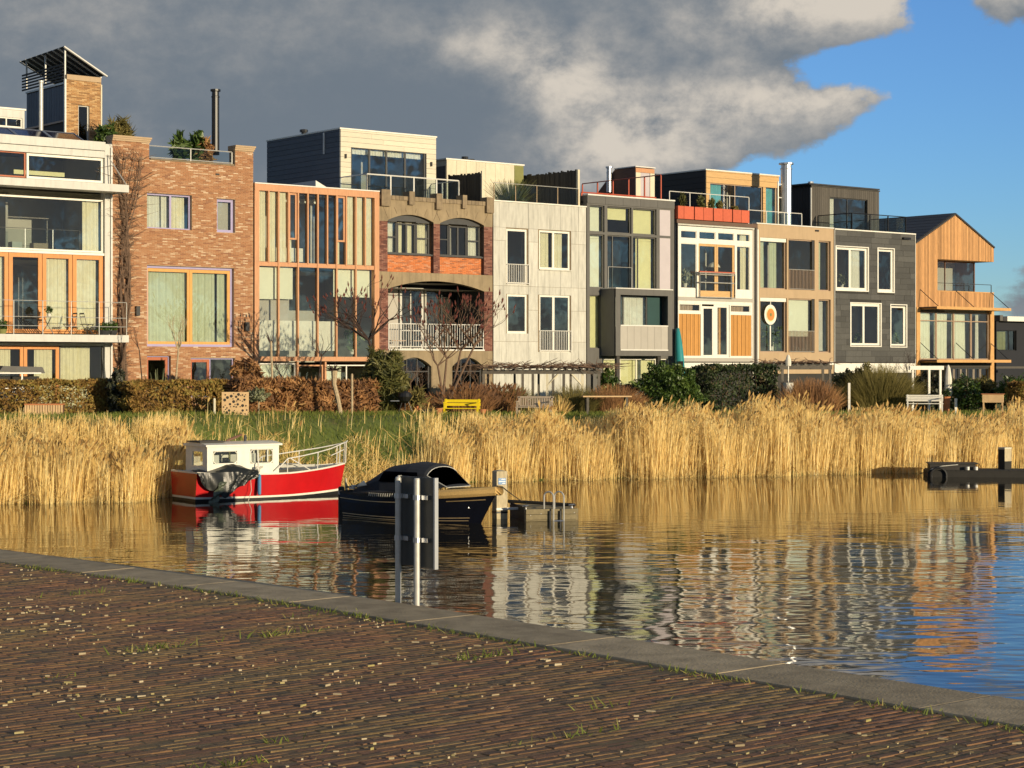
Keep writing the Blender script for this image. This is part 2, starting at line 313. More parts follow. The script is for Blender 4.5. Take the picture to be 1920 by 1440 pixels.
# ================================================================== the row of houses
GZ = 2.05
def curtain(par, u0, u1, z0, z1, y, m, amp=.035, fold=.16, name='curtain'):
    b = MB(); b.sm = True; n = max(6, int((u1 - u0) / fold * 4)); ph = random.random() * 6; prev = None
    for i in range(n + 1):
        u = u0 + (u1 - u0) * i / n; a = 2 * math.pi * (u - u0) / fold
        yy = y + amp * (math.sin(a + ph) + .5 * math.sin(a * .43 + ph * 2)); p = (u, yy, z0), (u + .25 * amp * math.sin(a * .5), yy * .3 + y * .7, z1)
        if prev: b.face([prev[0], p[0], p[1], prev[1]])
        prev = p
    return b.build(name, m, par)
def window(par, r, fm, y=.12, fw=.06, cols=(), rows=(), mull=.05, d=.07, glass='glass', curt=(), sill=None, name='window', skip=(), label=None, paney=None):
    u0, u1, z0, z1 = r; b = MB(); g = .002
    b.box(u0, u0 + fw, y, y + d, z0, z1); b.box(u1 - fw, u1, y, y + d, z0, z1)
    b.box(u0 + fw, u1 - fw, y + g, y + d - g, z0, z0 + fw); b.box(u0 + fw, u1 - fw, y + g, y + d - g, z1 - fw, z1)
    iu0, iu1, iz0, iz1 = u0 + fw, u1 - fw, z0 + fw, z1 - fw
    cu = [iu0] + [iu0 + (iu1 - iu0) * c for c in cols] + [iu1]; cz = [iz0] + [iz0 + (iz1 - iz0) * c for c in rows] + [iz1]
    for c in cu[1:-1]: b.box(c - mull / 2, c + mull / 2, y + .003, y + d - .003, iz0, iz1)
    for c in cz[1:-1]: b.box(iu0, iu1, y + .006, y + d - .006, c - mull / 2, c + mull / 2)
    f = b.build(name, fm, par)
    if label: f['label'] = label
    py = y + d * .5 if paney is None else paney
    for i in range(len(cu) - 1):
        for j in range(len(cz) - 1):
            if (i, j) not in skip: piece('pane', f, cu[i] + .001, cu[i + 1] - .001, py, py + .008, cz[j] + .001, cz[j + 1] - .001, glass)
    for c in curt:
        a, e, m = c[:3]; lo, hi = (c[3], c[4]) if len(c) > 4 else (0, 1); w, h = u1 - u0, z1 - z0
        curtain(f, u0 + w * a, u0 + w * e, z0 + h * lo + .02, z0 + h * hi - .03, y + .22, M[m].name)
    if sill: piece('sill', f, u0 - .03, u1 + .03, y - .15, y + .02, z0 - .05, z0 - .003, sill)
    return f
def blind(f, u0, u1, z0, z1, y, m): return piece('blind', f, u0, u1, y, y + .01, z0, z1, m)
def railing(par, pts, z0, z1, m, post=1.0, bars=0., glass=None, low=(), rr=.022, pm=None, name='railing', label=None):
    b = MB()
    for z in [z1] + list(low): b.tube([(u, y, z) for u, y in pts], rr, 5)
    f = b.build(name, m, par); pm = pm or m
    if label: f['label'] = label
    for (ua, ya), (ub, yb) in zip(pts, pts[1:]):
        Ls = math.hypot(ub - ua, yb - ya); n = max(1, round(Ls / post))
        for i in range(n + 1):
            t = i / n; u, y = ua + (ub - ua) * t, ya + (yb - ya) * t
            piece('post', f, u - rr, u + rr, y - rr, y + rr, z0, z1 - rr, pm)
            if glass and i < n:
                t2 = (i + 1) / n; u2, y2 = ua + (ub - ua) * t2, ya + (yb - ya) * t2
                al = abs(u2 - u) > abs(y2 - y)
                piece('glass_panel', f, min(u, u2) + (.03 if al else -.005), max(u, u2) + (-.03 if al else .005), min(y, y2) + (-.005 if al else .03), max(y, y2) + (.005 if al else -.03), z0 + .08, z1 - .05, glass)
        if bars:
            k = int(Ls / bars)
            for i in range(1, k):
                t = i / k; u, y = ua + (ub - ua) * t, ya + (yb - ya) * t
                piece('baluster', f, u - .011, u + .011, y - .011, y + .011, (low[0] if low else z0), z1 - rr, pm)
    return f
def house(name, label, u0, u1, ztop, depth=9., side='grey_panel', parapet=.25, group='row of canal houses'):
    h = thing(name, label, 'house', (u0, 0, GZ), 'F', group=group); b = MB(); a, e = u0 + .006, u1 - .006; z0 = GZ - .6
    b.face([(a, .01, z0), (a, depth, z0), (a, depth, ztop), (a, .01, ztop)]); b.face([(e, .01, z0), (e, depth, z0), (e, depth, ztop), (e, .01, ztop)])
    b.face([(a, depth, z0), (e, depth, z0), (e, depth, ztop), (a, depth, ztop)]); b.build('side_wall', side, h)
    MB().box(a, e, .28, depth - .01, ztop - parapet - .12, ztop - parapet).build('roof', 'roofing', h)
    return h
def rooms(h, u0, u1, levels, m='room', y0=.33, y1=4.2):
    b = MB(); a, e = u0 + .12, u1 - .12
    for z0, z1 in zip(levels, levels[1:]):
        z0 += .02; z1 -= .25
        b.face([(a, y1, z0), (e, y1, z0), (e, y1, z1), (a, y1, z1)]); b.face([(a, y0, z0), (a, y1, z0), (a, y1, z1), (a, y0, z1)]); b.face([(e, y0, z0), (e, y1, z0), (e, y1, z1), (e, y0, z1)])
        b.face([(a, y0, z0), (e, y0, z0), (e, y1, z0), (a, y1, z0)]); b.face([(a, y0, z1), (e, y0, z1), (e, y1, z1), (a, y1, z1)])
        mid = a + (e - a) * random.uniform(.35, .65); b.box(mid, mid + .1, y0 + 1.3, y1 - .02, z0 + .01, z1 - .01)
    return b.build('room', m, h)
def furnish(h, u0, u1, z, y=1.4, n=3):              # simple cupboards, table and lamp seen dimly through the glass
    for i in range(n):
        u = u0 + (u1 - u0) * (i + random.uniform(.2, .7)) / n; w = random.uniform(.4, .8); hh = random.choice([.75, .8, 1.4, 1.9])
        piece('cupboard', h, u, u + w, y + i * .25, y + .4 + i * .25, z, z + hh, random.choice(['brown_timber', 'pale_grey_paint', 'orange_wood', 'dark_metal', 'tan_paint']))
def flue(h, px0, px1, pt, pb, y, m, cap=None):
    u = (U(px0, y) + U(px1, y)) / 2; r = (U(px1, y) - U(px0, y)) / 2 * .9; z0, z1 = ZP(px0, pb, y), ZP(px0, pt, y)
    MB().lathe([(r, 0), (r, z1 - z0 - .35), (r * 1.12, z1 - z0 - .34), (r * 1.12, z1 - z0 - .3), (r * .95, z1 - z0 - .28), (r * .95, z1 - z0 - .1), (r * 1.35, z1 - z0 - .08), (r * 1.35, z1 - z0)], (u, y, z0), 12).build('flue', m, h)
def penthouse(h, p0, p1, ptop, y, z0, depth, front, sidem, holes=(), board=None, bs=.25, side_board=None, capm='white_paint', name='penthouse'):
    """set-back rooftop storey; picture columns p0..p1 of its front face; returns (part, u0, u1, ztop)"""
    u0, u1, zt = U(p0, y), U(p1, y), ZP(p0, ptop, y); b = MB()
    b.wall(u0, u1, z0, zt, holes, y, .2)
    b.face([(u0, y, z0), (u0, y + depth, z0), (u0, y + depth, zt), (u0, y, zt)]); b.face([(u1, y, z0), (u1, y + depth, z0), (u1, y + depth, zt), (u1, y, zt)])
    b.face([(u0, y + depth, z0), (u1, y + depth, z0), (u1, y + depth, zt), (u0, y + depth, zt)]); b.face([(u0, y, zt), (u1, y, zt), (u1, y + depth, zt), (u0, y + depth, zt)])
    f = b.build(name, front if not board else sidem, h)
    if board:
        z = z0
        while z < zt - .03:
            ze = min(z + bs, zt); segs = [(u0, u1)]
            for q in holes:
                if q[2] < (z + ze) / 2 < q[3]: segs = [s for p in segs for s in ((p[0], min(p[1], q[0])), (max(p[0], q[1]), p[1])) if s[1] - s[0] > .05]
            for a, e in segs:
                c = a + (e - a) * random.uniform(.3, .7)
                for s0, s1 in (((a, c), (c, e)) if e - a > 2 else ((a, e),)): piece('board', f, s0 + .003, s1 - .003, y - .03, y - .002, z + .006, ze - .006, board)
            z += bs
    if side_board:
        z = z0
        while z < zt - .03:
            ze = min(z + bs, zt); piece('board', f, u0 - .03, u0 - .002, y + .01, y + depth, z + .008, ze - .008, side_board); z += bs
    if capm: MB().box(u0 - .05, u1 + .05, y - .05, y + depth + .05, zt + .003, zt + .07).build('coping', capm, f)
    return f, u0, u1, zt

# ---------------------------------------------------------------- 1: glass house with balcony, far left
u0, u1 = U(-170), U(209.5); zt = ZP(208, 268)
h = house('glass_house', 'glass fronted house with orange wooden balcony doors and steel slabs, at the left edge', u0, u1, zt, side='pale_grey_paint')
cu = U(195.5)
MB().box(cu, u1 - .004, -.06, .3, GZ - .5, ZP(196, 270)).build('column', 'pale_grey_paint', h)
piece('drainpipe', h, u1 - .10, u1 - .03, -.14, -.07, GZ - .4, zt - .2, 'galvanised')
zf0 = ZP(194, 297)
MB().box(u0, cu - .003, -.12, .3, ZP(194, 283), zt).box(u0, cu - .003, -.05, .3, zf0 + .02, ZP(194, 284)).build('fascia', 'pale_grey_paint', h)
rooms(h, u0, u1, [GZ, ZP(190, 629), ZP(190, 480), ZP(190, 352), zt])
wn = window(h, (U(52), cu - .004, ZP(194, 343), zf0), 'white_paint', .1, .09); blind(wn, U(54), U(150), ZP(194, 330), ZP(194, 322), 1.4, 'blind')
wn = window(h, (u0, U(50), ZP(50, 333), ZP(50, 285)), 'red_wood', .1, .06)
wn = window(h, (u0, cu - .004, ZP(192, 474), ZP(192, 375)), 'white_paint', .1, .07, curt=[(.90, .985, 'curtain')], cols=())
gl = railing(h, [(U(-60, .7), .7), (U(150, .7), .7)], ZP(50, 470, .7), ZP(50, 428, .7), 'steel', 1.15, glass='clear_glass', rr=.012, name='inner_railing')
furnish(h, U(-40), U(140), ZP(100, 474) - .2, 2.0, 4)
b = MB().box(u0, cu - .004, -.02, .3, ZP(192, 479.5), ZP(192, 475)); b.build('transom', 'white_paint', h)
zb = ZP(190, 626)
for i, (a, e, cc) in enumerate([(-170, 17, [(.8, .99, 'white_curtain')]), (18, 80, []), (81, 137, [(.15, .88, 'curtain')]), (138, 194, [(.12, .85, 'curtain')])]):
    window(h, (U(a), U(e), zb, ZP(192, 480)), 'orange_wood', .06, .16, curt=cc, name='balcony_door', paney=.1)
# slabs
for (pr, t, bt, nm) in ((241, 629.5, 642, 'balcony_slab'), (241, 348, 361, 'canopy_slab')):
    ue = U(pr, -1.4); za, zb_ = ZP(pr, bt, -1.4), ZP(pr, t, -1.4)
    s = MB().box(u0, ue, -1.4, -.07, za + .05, zb_).build(nm, 'pale_grey_paint', h)
    piece('edge_beam', s, u0, ue + .003, -1.43, -1.39, za, zb_ + .02, 'pale_grey_paint'); piece('edge_beam', s, ue - .03, ue + .01, -1.385, -.07, za, zb_ + .015, 'pale_grey_paint')
    if nm == 'balcony_slab':
        zd = zb_; uend = ue
        railing(h, [(u0, -1.34), (ue - .06, -1.34), (ue - .06, -.1)], zd, ZP(220, 567, -1.34), 'galvanised', 1.25, low=[zd + .35, zd + .7], rr=.012)
    else: MB().tube([(cu + .1, -.05, zt - .5), (ue - .05, -1.35, zb_)], .02, 5).build('tie_rod', 'galvanised', h)
zgt = ZP(192, 648)
MB().box(u0, cu - .004, .0, .3, ZP(192, 649), ZP(192, 644)).build('lintel', 'pale_grey_paint', h)
window(h, (u0, U(45), GZ, zgt - .02), 'orange_wood', .06, .14, cols=(.78,), curt=[(.75, .9, 'curtain')], name='garden_door')
window(h, (U(46), U(112), GZ, zgt - .02), 'orange_wood', .06, .14, cols=(), curt=[(.36, .86, 'curtain')], name='garden_door')
window(h, (U(113), cu - .004, GZ, zgt - .01), 'dark_metal', .08, .05, curt=[(.02, .74, 'curtain')])
# roof: solar panels, white box, steel flue
sp = group_part('solar_array', h)
for a, e in ((-60, -12), (-11, 27), (28, 92), (93, 152)):
    ua, ub = U(a, .9), U(e, .9) - .04; z0 = zt + .03; f = MB().face([(ua, .5, z0), (ub, .5, z0), (ub, 1.5, z0 + .42), (ua, 1.5, z0 + .42)]).face([(ua, 1.5, z0 + .42), (ub, 1.5, z0 + .42), (ub, 1.6, z0), (ua, 1.6, z0)]).build('solar_panel', 'solar', sp)
    for (c0, c1) in (((ua, .49), (ua, 1.5)), ((ub, .49), (ub, 1.5))): MB().tube([(c0[0], c0[1], z0 + .01), (c1[0], c1[1], z0 + .43)], .025, 4).build('panel_frame', 'steel', sp)
    for (yy, zz) in ((.49, z0 + .01), (1.5, z0 + .43)): MB().tube([(ua, yy, zz), (ub, yy, zz)], .02, 4).build('panel_frame', 'steel', sp)
wb = RC(-70, 46, 218, 250, 3., ref=46)
pf, a, e, z = penthouse(h, -120, 46, 193, 3.2, zt - .3, 4, 'pale_grey_paint', 'pale_grey_paint', holes=[(U(-60, 3.2), U(42, 3.2), ZP(42, 240, 3.2), ZP(42, 222, 3.2))])
window(pf, (U(-60, 3.2), U(42, 3.2), ZP(42, 240, 3.2), ZP(42, 222, 3.2)), 'white_paint', 3.25, .05, cols=(.4, .72))
flue(h, 73, 81, 151, 250, 2.2, 'galvanised')

# ---------------------------------------------------------------- 2: brick house with climber
u0, u1 = U(210.5), U(475); zt = ZP(280, 299)
h = house('brick_house', 'rough orange brick house with lavender window frames and a bare creeper on its front', u0, u1, zt, side='dark_mortar')
H = [RC(276, 360, 361, 428), RC(407, 441, 372, 435), RC(276, 439, 497, 649.5), RC(276, 320.5, 667, 745), RC(358, 441, 671, 745, ref=358)]
zp = ZP(210, 262)
wallb = MB().wall(u0, u1, GZ - .6, zt, H, .014, .24); wallb.box(u0, U(280), .014, .5, zt, zp).box(U(441), u1, .014, .5, zt, ZP(441, 281)); wf = wallb.build('wall', 'mortar', h)
bk = MB().bricks(u0, u1, GZ - .3, zt, H).bricks(u0, U(280), zt + .0, zp - .02).bricks(U(441), u1, zt, ZP(441, 282) - .02).build('brickwork', 'brick', wf); bk['kind'] = 'stuff'
for a, e, z in ((u0, U(280), zp), (U(440), u1, ZP(441, 281))):
    for k in range(3): piece('coping_course', wf, a - .01, e + .01 + .03 * k, -.05 - .03 * k, .55, z - .02 + k * .075, z + .05 + k * .075, 'tan_render')
piece('coping', wf, U(280) + .04, U(440) - .04, -.04, .4, zt, zt + .06, 'stone_block')
rooms(h, u0, u1, [GZ, ZP(276, 660), ZP(276, 470), zt - .2])
railing(h, [(U(281), .15), (U(438), .15)], zt + .06, ZP(281, 272), 'galvanised', 2.2, glass='clear_glass', low=[zt + .12], rr=.02)
Y = .17
window(h, H[0], 'lavender_paint', Y, .07, cols=(.56,), mull=.09, curt=[(.03, .36, 'white_curtain'), (.40, .55, 'white_curtain'), (.62, .92, 'curtain')], sill='lavender_paint')
wn = window(h, H[1], 'lavender_paint', Y, .12, curt=[]); blind(wn, H[1][0] + .1, H[1][1] - .1, H[1][2] + .1, H[1][3] - .1, Y + .2, 'light_panel')
wn = window(h, H[2], 'lavender_paint', Y, .10)
x0, x1, z0, z1 = H[2]; w = x1 - x0
for ch in list(wn.children): bpy.data.objects.remove(ch)
for a, e, cc in ((x0 + .02, x0 + w * .51, [(.05, .97, 'green_curtain')]), (x0 + w * .505, x1 - .10, [(.04, .68, 'green_curtain'), (.74, .93, 'green_curtain')])):
    window(wn, (a, e, z0 + .08, z1 - .11), 'amber_wood', Y + .03 if a < x0 + .5 else Y + .015, .13, curt=cc, name='sliding_sash')
wn = window(h, H[3], 'lavender_paint', Y, .05); window(wn, (H[3][0] + .02, H[3][1] - .06, GZ, H[3][3] - .06), 'red_wood', Y + .01, .12, name='door_leaf')
wn = window(h, H[4], 'lavender_paint', Y, .06, cols=(.47,)); window(wn, (H[4][0] + .02, H[4][0] + (H[4][1] - H[4][0]) * .46, GZ, H[4][3] - .06), 'red_wood', Y + .01, .12, name='door_leaf')
for a, e, t, bt in ((253, 260, 574, 592), (457.5, 465, 604, 621)):
    l = MB().box(U(a), U(e), -.14, -.02, ZP(a, bt), ZP(a, t)).build('wall_lamp', 'lamp_black', h)
piece('air_vent', h, U(404), U(411), -.03, .0, ZP(404, 328), ZP(404, 325), 'lamp_black')
flue(h, 397, 411, 167, 290, 1.6, 'black_metal')
# stair tower on its roof
tp = group_part('stair_tower', h); yt = 4.2; a, e = U(124, yt), U(190, yt); z0, z1 = zt - .3, ZP(124, 148, yt)
hw = [(U(147, yt), U(168, yt), z0, ZP(147, 196, yt))]
t = MB().wall(a, e, z0, z1, hw, yt + .014, .2).build('tower_wall', 'mortar', tp)
q = MB().bricks(a, e, z0 + .2, z1, hw, yt).build('tower_brickwork', 'tower_brick', tp); q['kind'] = 'stuff'
window(tp, hw[0], 'pale_grey_paint', yt + .1, .06, name='tower_window')
yb = yt + 3.9
s = MB().box(a + .0, a + .06, yt + .03, yb, z0, z1 - .1).box(e - .06, e, yt + .03, yb, z0, z1 - .3).box(a + .06, e - .06, yb - .05, yb, z0, z1 - .2).build('tower_side', 'black_timber', tp)
k = yt + .1
while k < yb - .1:
    piece('board', tp, a - .03, a - .002, k, k + .23, z1 - 1.75, z1 - .25, 'dark_siding'); k += .25
for zz, m_ in ((z1 - .2, 'galvanised'), (z1 - 1.8, 'tan_paint')): piece('rail_band', tp, a - .06, a - .004, yt, yb, zz, zz + .08, m_)
piece('corner_trim', tp, a - .08, a - .002, yt - .03, yt + .08, z0, z1, 'galvanised'); piece('corner_trim', tp, e - .03, e + .03, yt - .02, yt + .06, z0, z1 - .1, 'cream_panel')
piece('lintel', tp, a + .01, e - .03, yt - .05, yt + .1, z1 - .02, z1 + .2, 'tan_render')
for i in range(6): piece('louvre', tp, a - .05, a - .01, yt + .2, yb + .4, z1 - .05 + i * .13, z1 + .02 + i * .13, 'black_timber')
zr1, zr0 = z1 + 1.35, z1 + .12
for i in range(9):
    yy = yt - .05 + i * .55; MB().tube([(a - .12, yy, zr1 - .1 * (i / 9)), (e + .25, yy, zr0 + .25 - .1)], .045, 4).build('rafter', 'white_metal' if i in (0, 1) else 'galvanised', tp)
MB().face([(a - .1, yt, zr1 + .03), (e + .2, yt, zr0 + .2), (e + .2, yb + .4, zr0 + .12), (a - .1, yb + .4, zr1 - .08)]).build('tower_roof', 'roofing', tp)
for yy in (yt + .1, yt + 2, yb): piece('prop', tp, a - .02, a + .04, yy, yy + .06, z1, zr1 - .05, 'galvanised')

# ---------------------------------------------------------------- 3: copper coloured timber house
u0, u1 = U(476), U(710); zt = ZP(476, 344)
h = house('timber_framed_house', 'house front of narrow vertical copper-brown timber mullions over full height glass', u0, u1, zt, side='copper_wood')
zU1, zU0, zL1, zL0 = ZP(485, 357), ZP(485, 490), ZP(485, 498), ZP(485, 668.5)
rooms(h, u0, u1, [GZ, ZP(485, 680), ZP(485, 494), zt])
fr = group_part('timber_frame', h)
for a, e, c, d_ in ((u0 + .005, U(485), GZ - .3, zt - .05), (U(701), u1 - .005, GZ - .3, zt - .05)): piece('stile', fr, a, e, -.06, .2, c, d_, 'copper_wood')
piece('head_beam', fr, u0 + .005, u1 - .005, -.07, .3, zU1, zt, 'copper_wood'); piece('mid_beam', fr, U(485), U(701), -.02, .3, zL1, zU0, 'copper_wood')
piece('low_beam', fr, U(485), U(701), -.02, .3, ZP(485, 677), zL0, 'copper_wood'); piece('roof_edge', fr, u0, u1, -.1, .4, zt + .002, zt + .05, 'white_metal')
up = [172, 247, 322, 393, 466, 541, 612, 682, 754, 826, 896]; ue = [U(485)] + [U(460 + x / 4) for x in up] + [U(701)]
spec = [('curtain', .0, .92), ('curtain', .0, .95), ('curtain', .0, .97), ('curtain', .0, .3), None, None, None, None, ('curtain', .0, .4), ('curtain', .0, .97), ('curtain', .0, .95), ('curtain', .0, .95)]
for i in range(12):
    a, e = ue[i] + .035, ue[i + 1] - .035
    g = piece('pane', fr, a, e, .05, .058, zU0, zU1, 'glass')
    if i < 11: piece('mullion', fr, ue[i + 1] - .035, ue[i + 1] + .035, -.055, .09, (zL0 if i % 2 else zU0 - .04), zU1 + .002, 'copper_wood')
    if spec[i]: m_, c0, c1 = spec[i]; curtain(fr, a + (e - a) * c0, a + (e - a) * c1, zU0 + .02, zU1 - .02, .14, m_, .025, .12)
    if i in (3, 8):
        zc = zU0 + (zU1 - zU0) * .33
        window(h, (a + .005, e - .005, zc, zU1 - .02), 'copper_wood', .02, .075, name='vent_window'); curtain(fr, a, a + (e - a) * .5, zU0 + .02, zc, .14, 'curtain', .025, .12)
lo = [ue[0], ue[2], ue[4], ue[6], ue[8], ue[10], ue[12]]
for i in range(6):
    piece('pane', fr, lo[i] + .036, lo[i + 1] - .036, .05, .058, zL0, zL1, 'glass')
zc = ZP(485, 600); curtain(fr, U(487), U(640), ZP(485, 657), zc, .34, 'white_curtain', .02, .4, 'half_curtain')
for (a, e, m_) in ((485, 520, 'pale_blind'), (521, 556, 'pale_blind'), (632, 700, 'pale_blind')): piece('blind', fr, U(a), U(e), .3, .31, ZP(a, 560 if a < 600 else 556), ZP(a, 500), m_)
piece('blind', fr, U(487), U(554), .6, .62, zL0 + .6, zL1, 'light_panel'); piece('bed', fr, U(545), U(605), 1.6, 2.6, zU0 + .15, zU0 + .75, 'white_curtain')
for i in (4, 5, 6, 7): piece('ceiling_light', fr, ue[i] + .1, ue[i + 1] - .1, 1.2, 1.6, zU1 - .3, zU1 - .1, 'white_paint')
window(h, (U(485), U(556), GZ, ZP(485, 681)), 'white_paint', .1, .05, cols=(), curt=[(.03, .97, 'pale_blind')])
window(h, (U(560), U(608), GZ, ZP(560, 684)), 'copper_wood', .1, .06); window(h, (U(612), U(700), GZ, ZP(612, 684)), 'white_paint', .1, .05, cols=(.45,), curt=[(.05, .4, 'pale_blind')])
piece('post', fr, U(556.5), U(559.5), -.03, .2, GZ - .3, ZP(485, 678), 'copper_wood'); piece('post', fr, U(608.5), U(611.5), -.03, .2, GZ - .3, ZP(485, 678), 'copper_wood')
MB().prism([(U(592, 2), zt - .1), (U(640, 2), zt - .1), (U(592, 2), zt + .55)], 2, 5).build('roof_light', 'white_metal', h)

# ---------------------------------------------------------------- 4: arched concrete and brick house
u0, u1 = U(711), U(923.5); zt = ZP(711, 372)
h = house('arched_house', 'brown concrete and brick house with arched windows and a dark loggia with white railings', u0, u1, zt, side='concrete', parapet=.15)
W1, W2 = RC(727, 813, 401, 474.5), RC(825, 907.5, 406.5, 479.5); P1, P2 = RC(727, 812, 476, 508.5), RC(825, 907.5, 481, 512)
LG = RC(728, 908, 526, 657.5); A1, A2 = RC(744, 809, 671, 760), RC(848, 906, 674, 760)
zsp = ZP(727, 412.5); zband = ZP(711, 508.5); zarch2 = ZP(728, 541); zlow = ZP(711, 657)
LG = (LG[0], LG[1], LG[2], ZP(728, 524)); W1 = (W1[0], W1[1], W1[2], ZP(727, 400)); W2 = (W2[0], W2[1], W1[2], W1[3])
P1 = (W1[0], W1[1], zband + .01, W1[2] - .05); P2 = (W2[0], W2[1], zband + .01, W1[2] - .05)
wl = MB().wall(u0, u1, zsp - .05, zt, [(W1[0], W1[1], zsp - .06, W1[3]), (W2[0], W2[1], zsp - .06, W2[3])], 0, .28)
wl.arch(W1[0], W1[1], zsp, W1[3], -.002, .28).arch(W2[0], W2[1], zsp, W2[3], -.002, .28); wf = wl.build('upper_wall', 'concrete', h)
wl = MB().wall(u0, u1, zarch2, zband, [(LG[0], LG[1], zarch2 - .01, LG[3])], 0, .3).arch(LG[0], LG[1], zarch2, LG[3], -.002, .3); wl.build('loggia_beam', 'concrete', h)
A1 = (A1[0], A1[1], GZ - .4, ZP(744, 670)); A2 = (A2[0], A2[1], GZ - .4, A1[3]); za = A1[3] - .42
wl = MB().wall(u0, u1, GZ - .6, zlow, [A1, A2], 0, .28).arch(A1[0], A1[1], za, A1[3], -.002, .28).arch(A2[0], A2[1], za, A2[3], -.002, .28)
wl.build('lower_wall', 'concrete', h)
def brickpart(a, e, c, d_, y, m_, base='dark_mortar'):
    MB().box(a, e, y + .012, y + .3, c, d_).build('pier', base, h); q = MB().bricks(a, e, c, d_, (), y).build('brickwork', m_, h); q['kind'] = 'stuff'
for a, e in ((u0, W1[0] - .002), (W1[1] + .002, W2[0] - .002), (W2[1] + .002, u1)): brickpart(a, e, zband + .003, zsp - .052, .0, 'purple_brick')
for a, e in ((u0, LG[0] - .002), (LG[1] + .002, u1)): brickpart(a, e, zlow + .003, zarch2 - .003, .0, 'purple_brick')
for P in (P1, P2): brickpart(P[0], P[1], P[2], P[3], .2, 'orange_brick', 'mortar'); piece('sill', h, P[0] - .0, P[1] + .0, .06, .4, P[3] + .003, P[3] + .07, 'dark_metal')
# crenellated parapet
pa = group_part('parapet', h); nb = 30
for i in range(nb): a = u0 + (u1 - u0) * i / nb; piece('coping_stone', pa, a + .006, a + (u1 - u0) / nb - .006, -.06, .3, zt - .02, zt + .17, 'stone_block')
for a, e, t, bt in ((712, 729, 355, 386), (764, 774, 359, 384), (815, 826, 363, 393), (864, 872, 366, 391), (909, 922.5, 370, 399)): piece('parapet_block', pa, U(a), U(e), -.16, .35, ZP(a, bt), ZP(a, t), 'stone_block')
nj = 8
for W in (W1, W2):                                   # radiating joints of the arch stones
    for i in range(6):
        t_ = i / 5; ub = W[0] + (W[1] - W[0]) * t_; MB().tube([(ub, -.004, zsp + .1 + .32 * (1 - (2 * t_ - 1) ** 2)), (ub + (t_ - .5) * .5, -.004, zt - .35)], .012, 4).build('arch_joint', 'stone_block', wf)
rooms(h, u0, u1, [zlow, zarch2 + .3, zt], y0=.34)
for W, cc in ((W1, [(.03, .24, 'white_curtain'), (.30, .42, 'curtain'), (.5, .64, 'curtain'), (.72, .95, 'curtain')]), (W2, [(.70, .93, 'white_curtain'), (.28, .37, 'light_panel')])):
    f = MB().box(W[0], W[1], .21, .28, zsp - .0, W[3]).build('window', 'dark_metal', h)
    x0, w, zz = W[0], W[1] - W[0], W[2]
    for a, e, rw in ((0, .25, (.5,)), (.26, .66, ()), (.67, .96, (.5,))): window(f, (x0 + w * a, x0 + w * e, zz, zsp + (.02 if rw else -.08)), 'dark_metal', .2, .065, rows=rw, cols=(.5,) if not rw else (), mull=.09 if not rw else .05, name='sash', curt=())
    for a, e, m_ in cc: curtain(f, x0 + w * a, x0 + w * e, zz + .05, zsp - .05, .42, m_)
    piece('sill', f, x0, x0 + w * .97, .1, .24, zz - .03, zz + .05, 'white_paint' if 0 else 'dark_metal')
# loggia interior
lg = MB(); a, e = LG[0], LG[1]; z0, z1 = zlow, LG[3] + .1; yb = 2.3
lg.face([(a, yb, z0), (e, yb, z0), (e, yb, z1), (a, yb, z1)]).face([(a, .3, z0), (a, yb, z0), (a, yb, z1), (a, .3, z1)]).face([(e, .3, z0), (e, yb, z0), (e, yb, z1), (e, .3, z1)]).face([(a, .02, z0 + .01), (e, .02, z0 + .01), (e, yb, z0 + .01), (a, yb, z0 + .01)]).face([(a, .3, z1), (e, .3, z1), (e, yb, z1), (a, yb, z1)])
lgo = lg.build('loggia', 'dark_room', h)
piece('loggia_wall', lgo, a + .02, a + 1.75, yb - .6, yb - .5, z0 + .02, z1 - .3, 'light_panel')
window(lgo, (a + 1.85, a + 3.2, z0 + .02, z1 - .35), 'pale_grey_paint', yb - .6, .12, cols=(.45,), rows=(.3,), name='loggia_door')
window(lgo, (a + 3.3, e - .1, z0 + .02, z1 - .35), 'dark_metal', yb - .5, .07, cols=(.5,), name='loggia_window')
railing(h, [(LG[0] + .04, .03), (LG[1] - .04, .03)], zlow + .02, ZP(728, 606.5, .03), 'white_metal', 3.0, bars=.135, low=[zlow + .18], rr=.022)
piece('loggia_sill', h, LG[0] + .01, LG[1] - .01, -.05, .25, zlow + .005, zlow + .07, 'white_metal')
for x in (.7, 1.9): piece('bench_slat', lgo, a + x, a + x + .8, .7, 1.1, zlow + .44, zlow + .48, 'tan_paint')
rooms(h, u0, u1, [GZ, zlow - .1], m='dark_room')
for A in (A1, A2): window(h, (A[0], A[1], GZ, A[3]), 'dark_metal', .16, .08, cols=(.33, .66), rows=(.75,))
# its grey boarded penthouse
y = 3.2; z0 = zt - .2; wr = (U(657.5, y), U(799, y), z0 + .1, ZP(657, 273, y))
pf, a, e, z = penthouse(h, 638, 817, 242, y, z0, 6.4, 'cream_siding', 'dark_siding', [wr], 'cream_siding', .235, 'dark_siding')
window(pf, wr, 'dark_metal', y + .05, .1, cols=(.24, .475, .735), mull=.1, curt=[(.02, .96, 'white_curtain', .87, 1.0)])
rooms(pf, a, e, [z0, z + .2], y0=y + .3, y1=y + 4)
for px_, py_ in ((646.5, 293), (807, 308)): piece('wall_lamp', pf, U(px_ - 1.2, y), U(px_ + 1.2, y), y - .12, y - .031, ZP(px_, py_ + 4, y), ZP(px_, py_ - 4, y), 'lamp_black')
piece('drainpipe', pf, a - .09, a - .035, y + 1.25, y + 1.32, z - 1.05, z - .05, 'white_metal')
MB().lathe([(.12, 0), (.12, .2), (.2, .2), (.2, .32), (.1, .34)], (a + .5, y + 3.9, z + .06), 10).build('roof_vent', 'black_metal', pf)
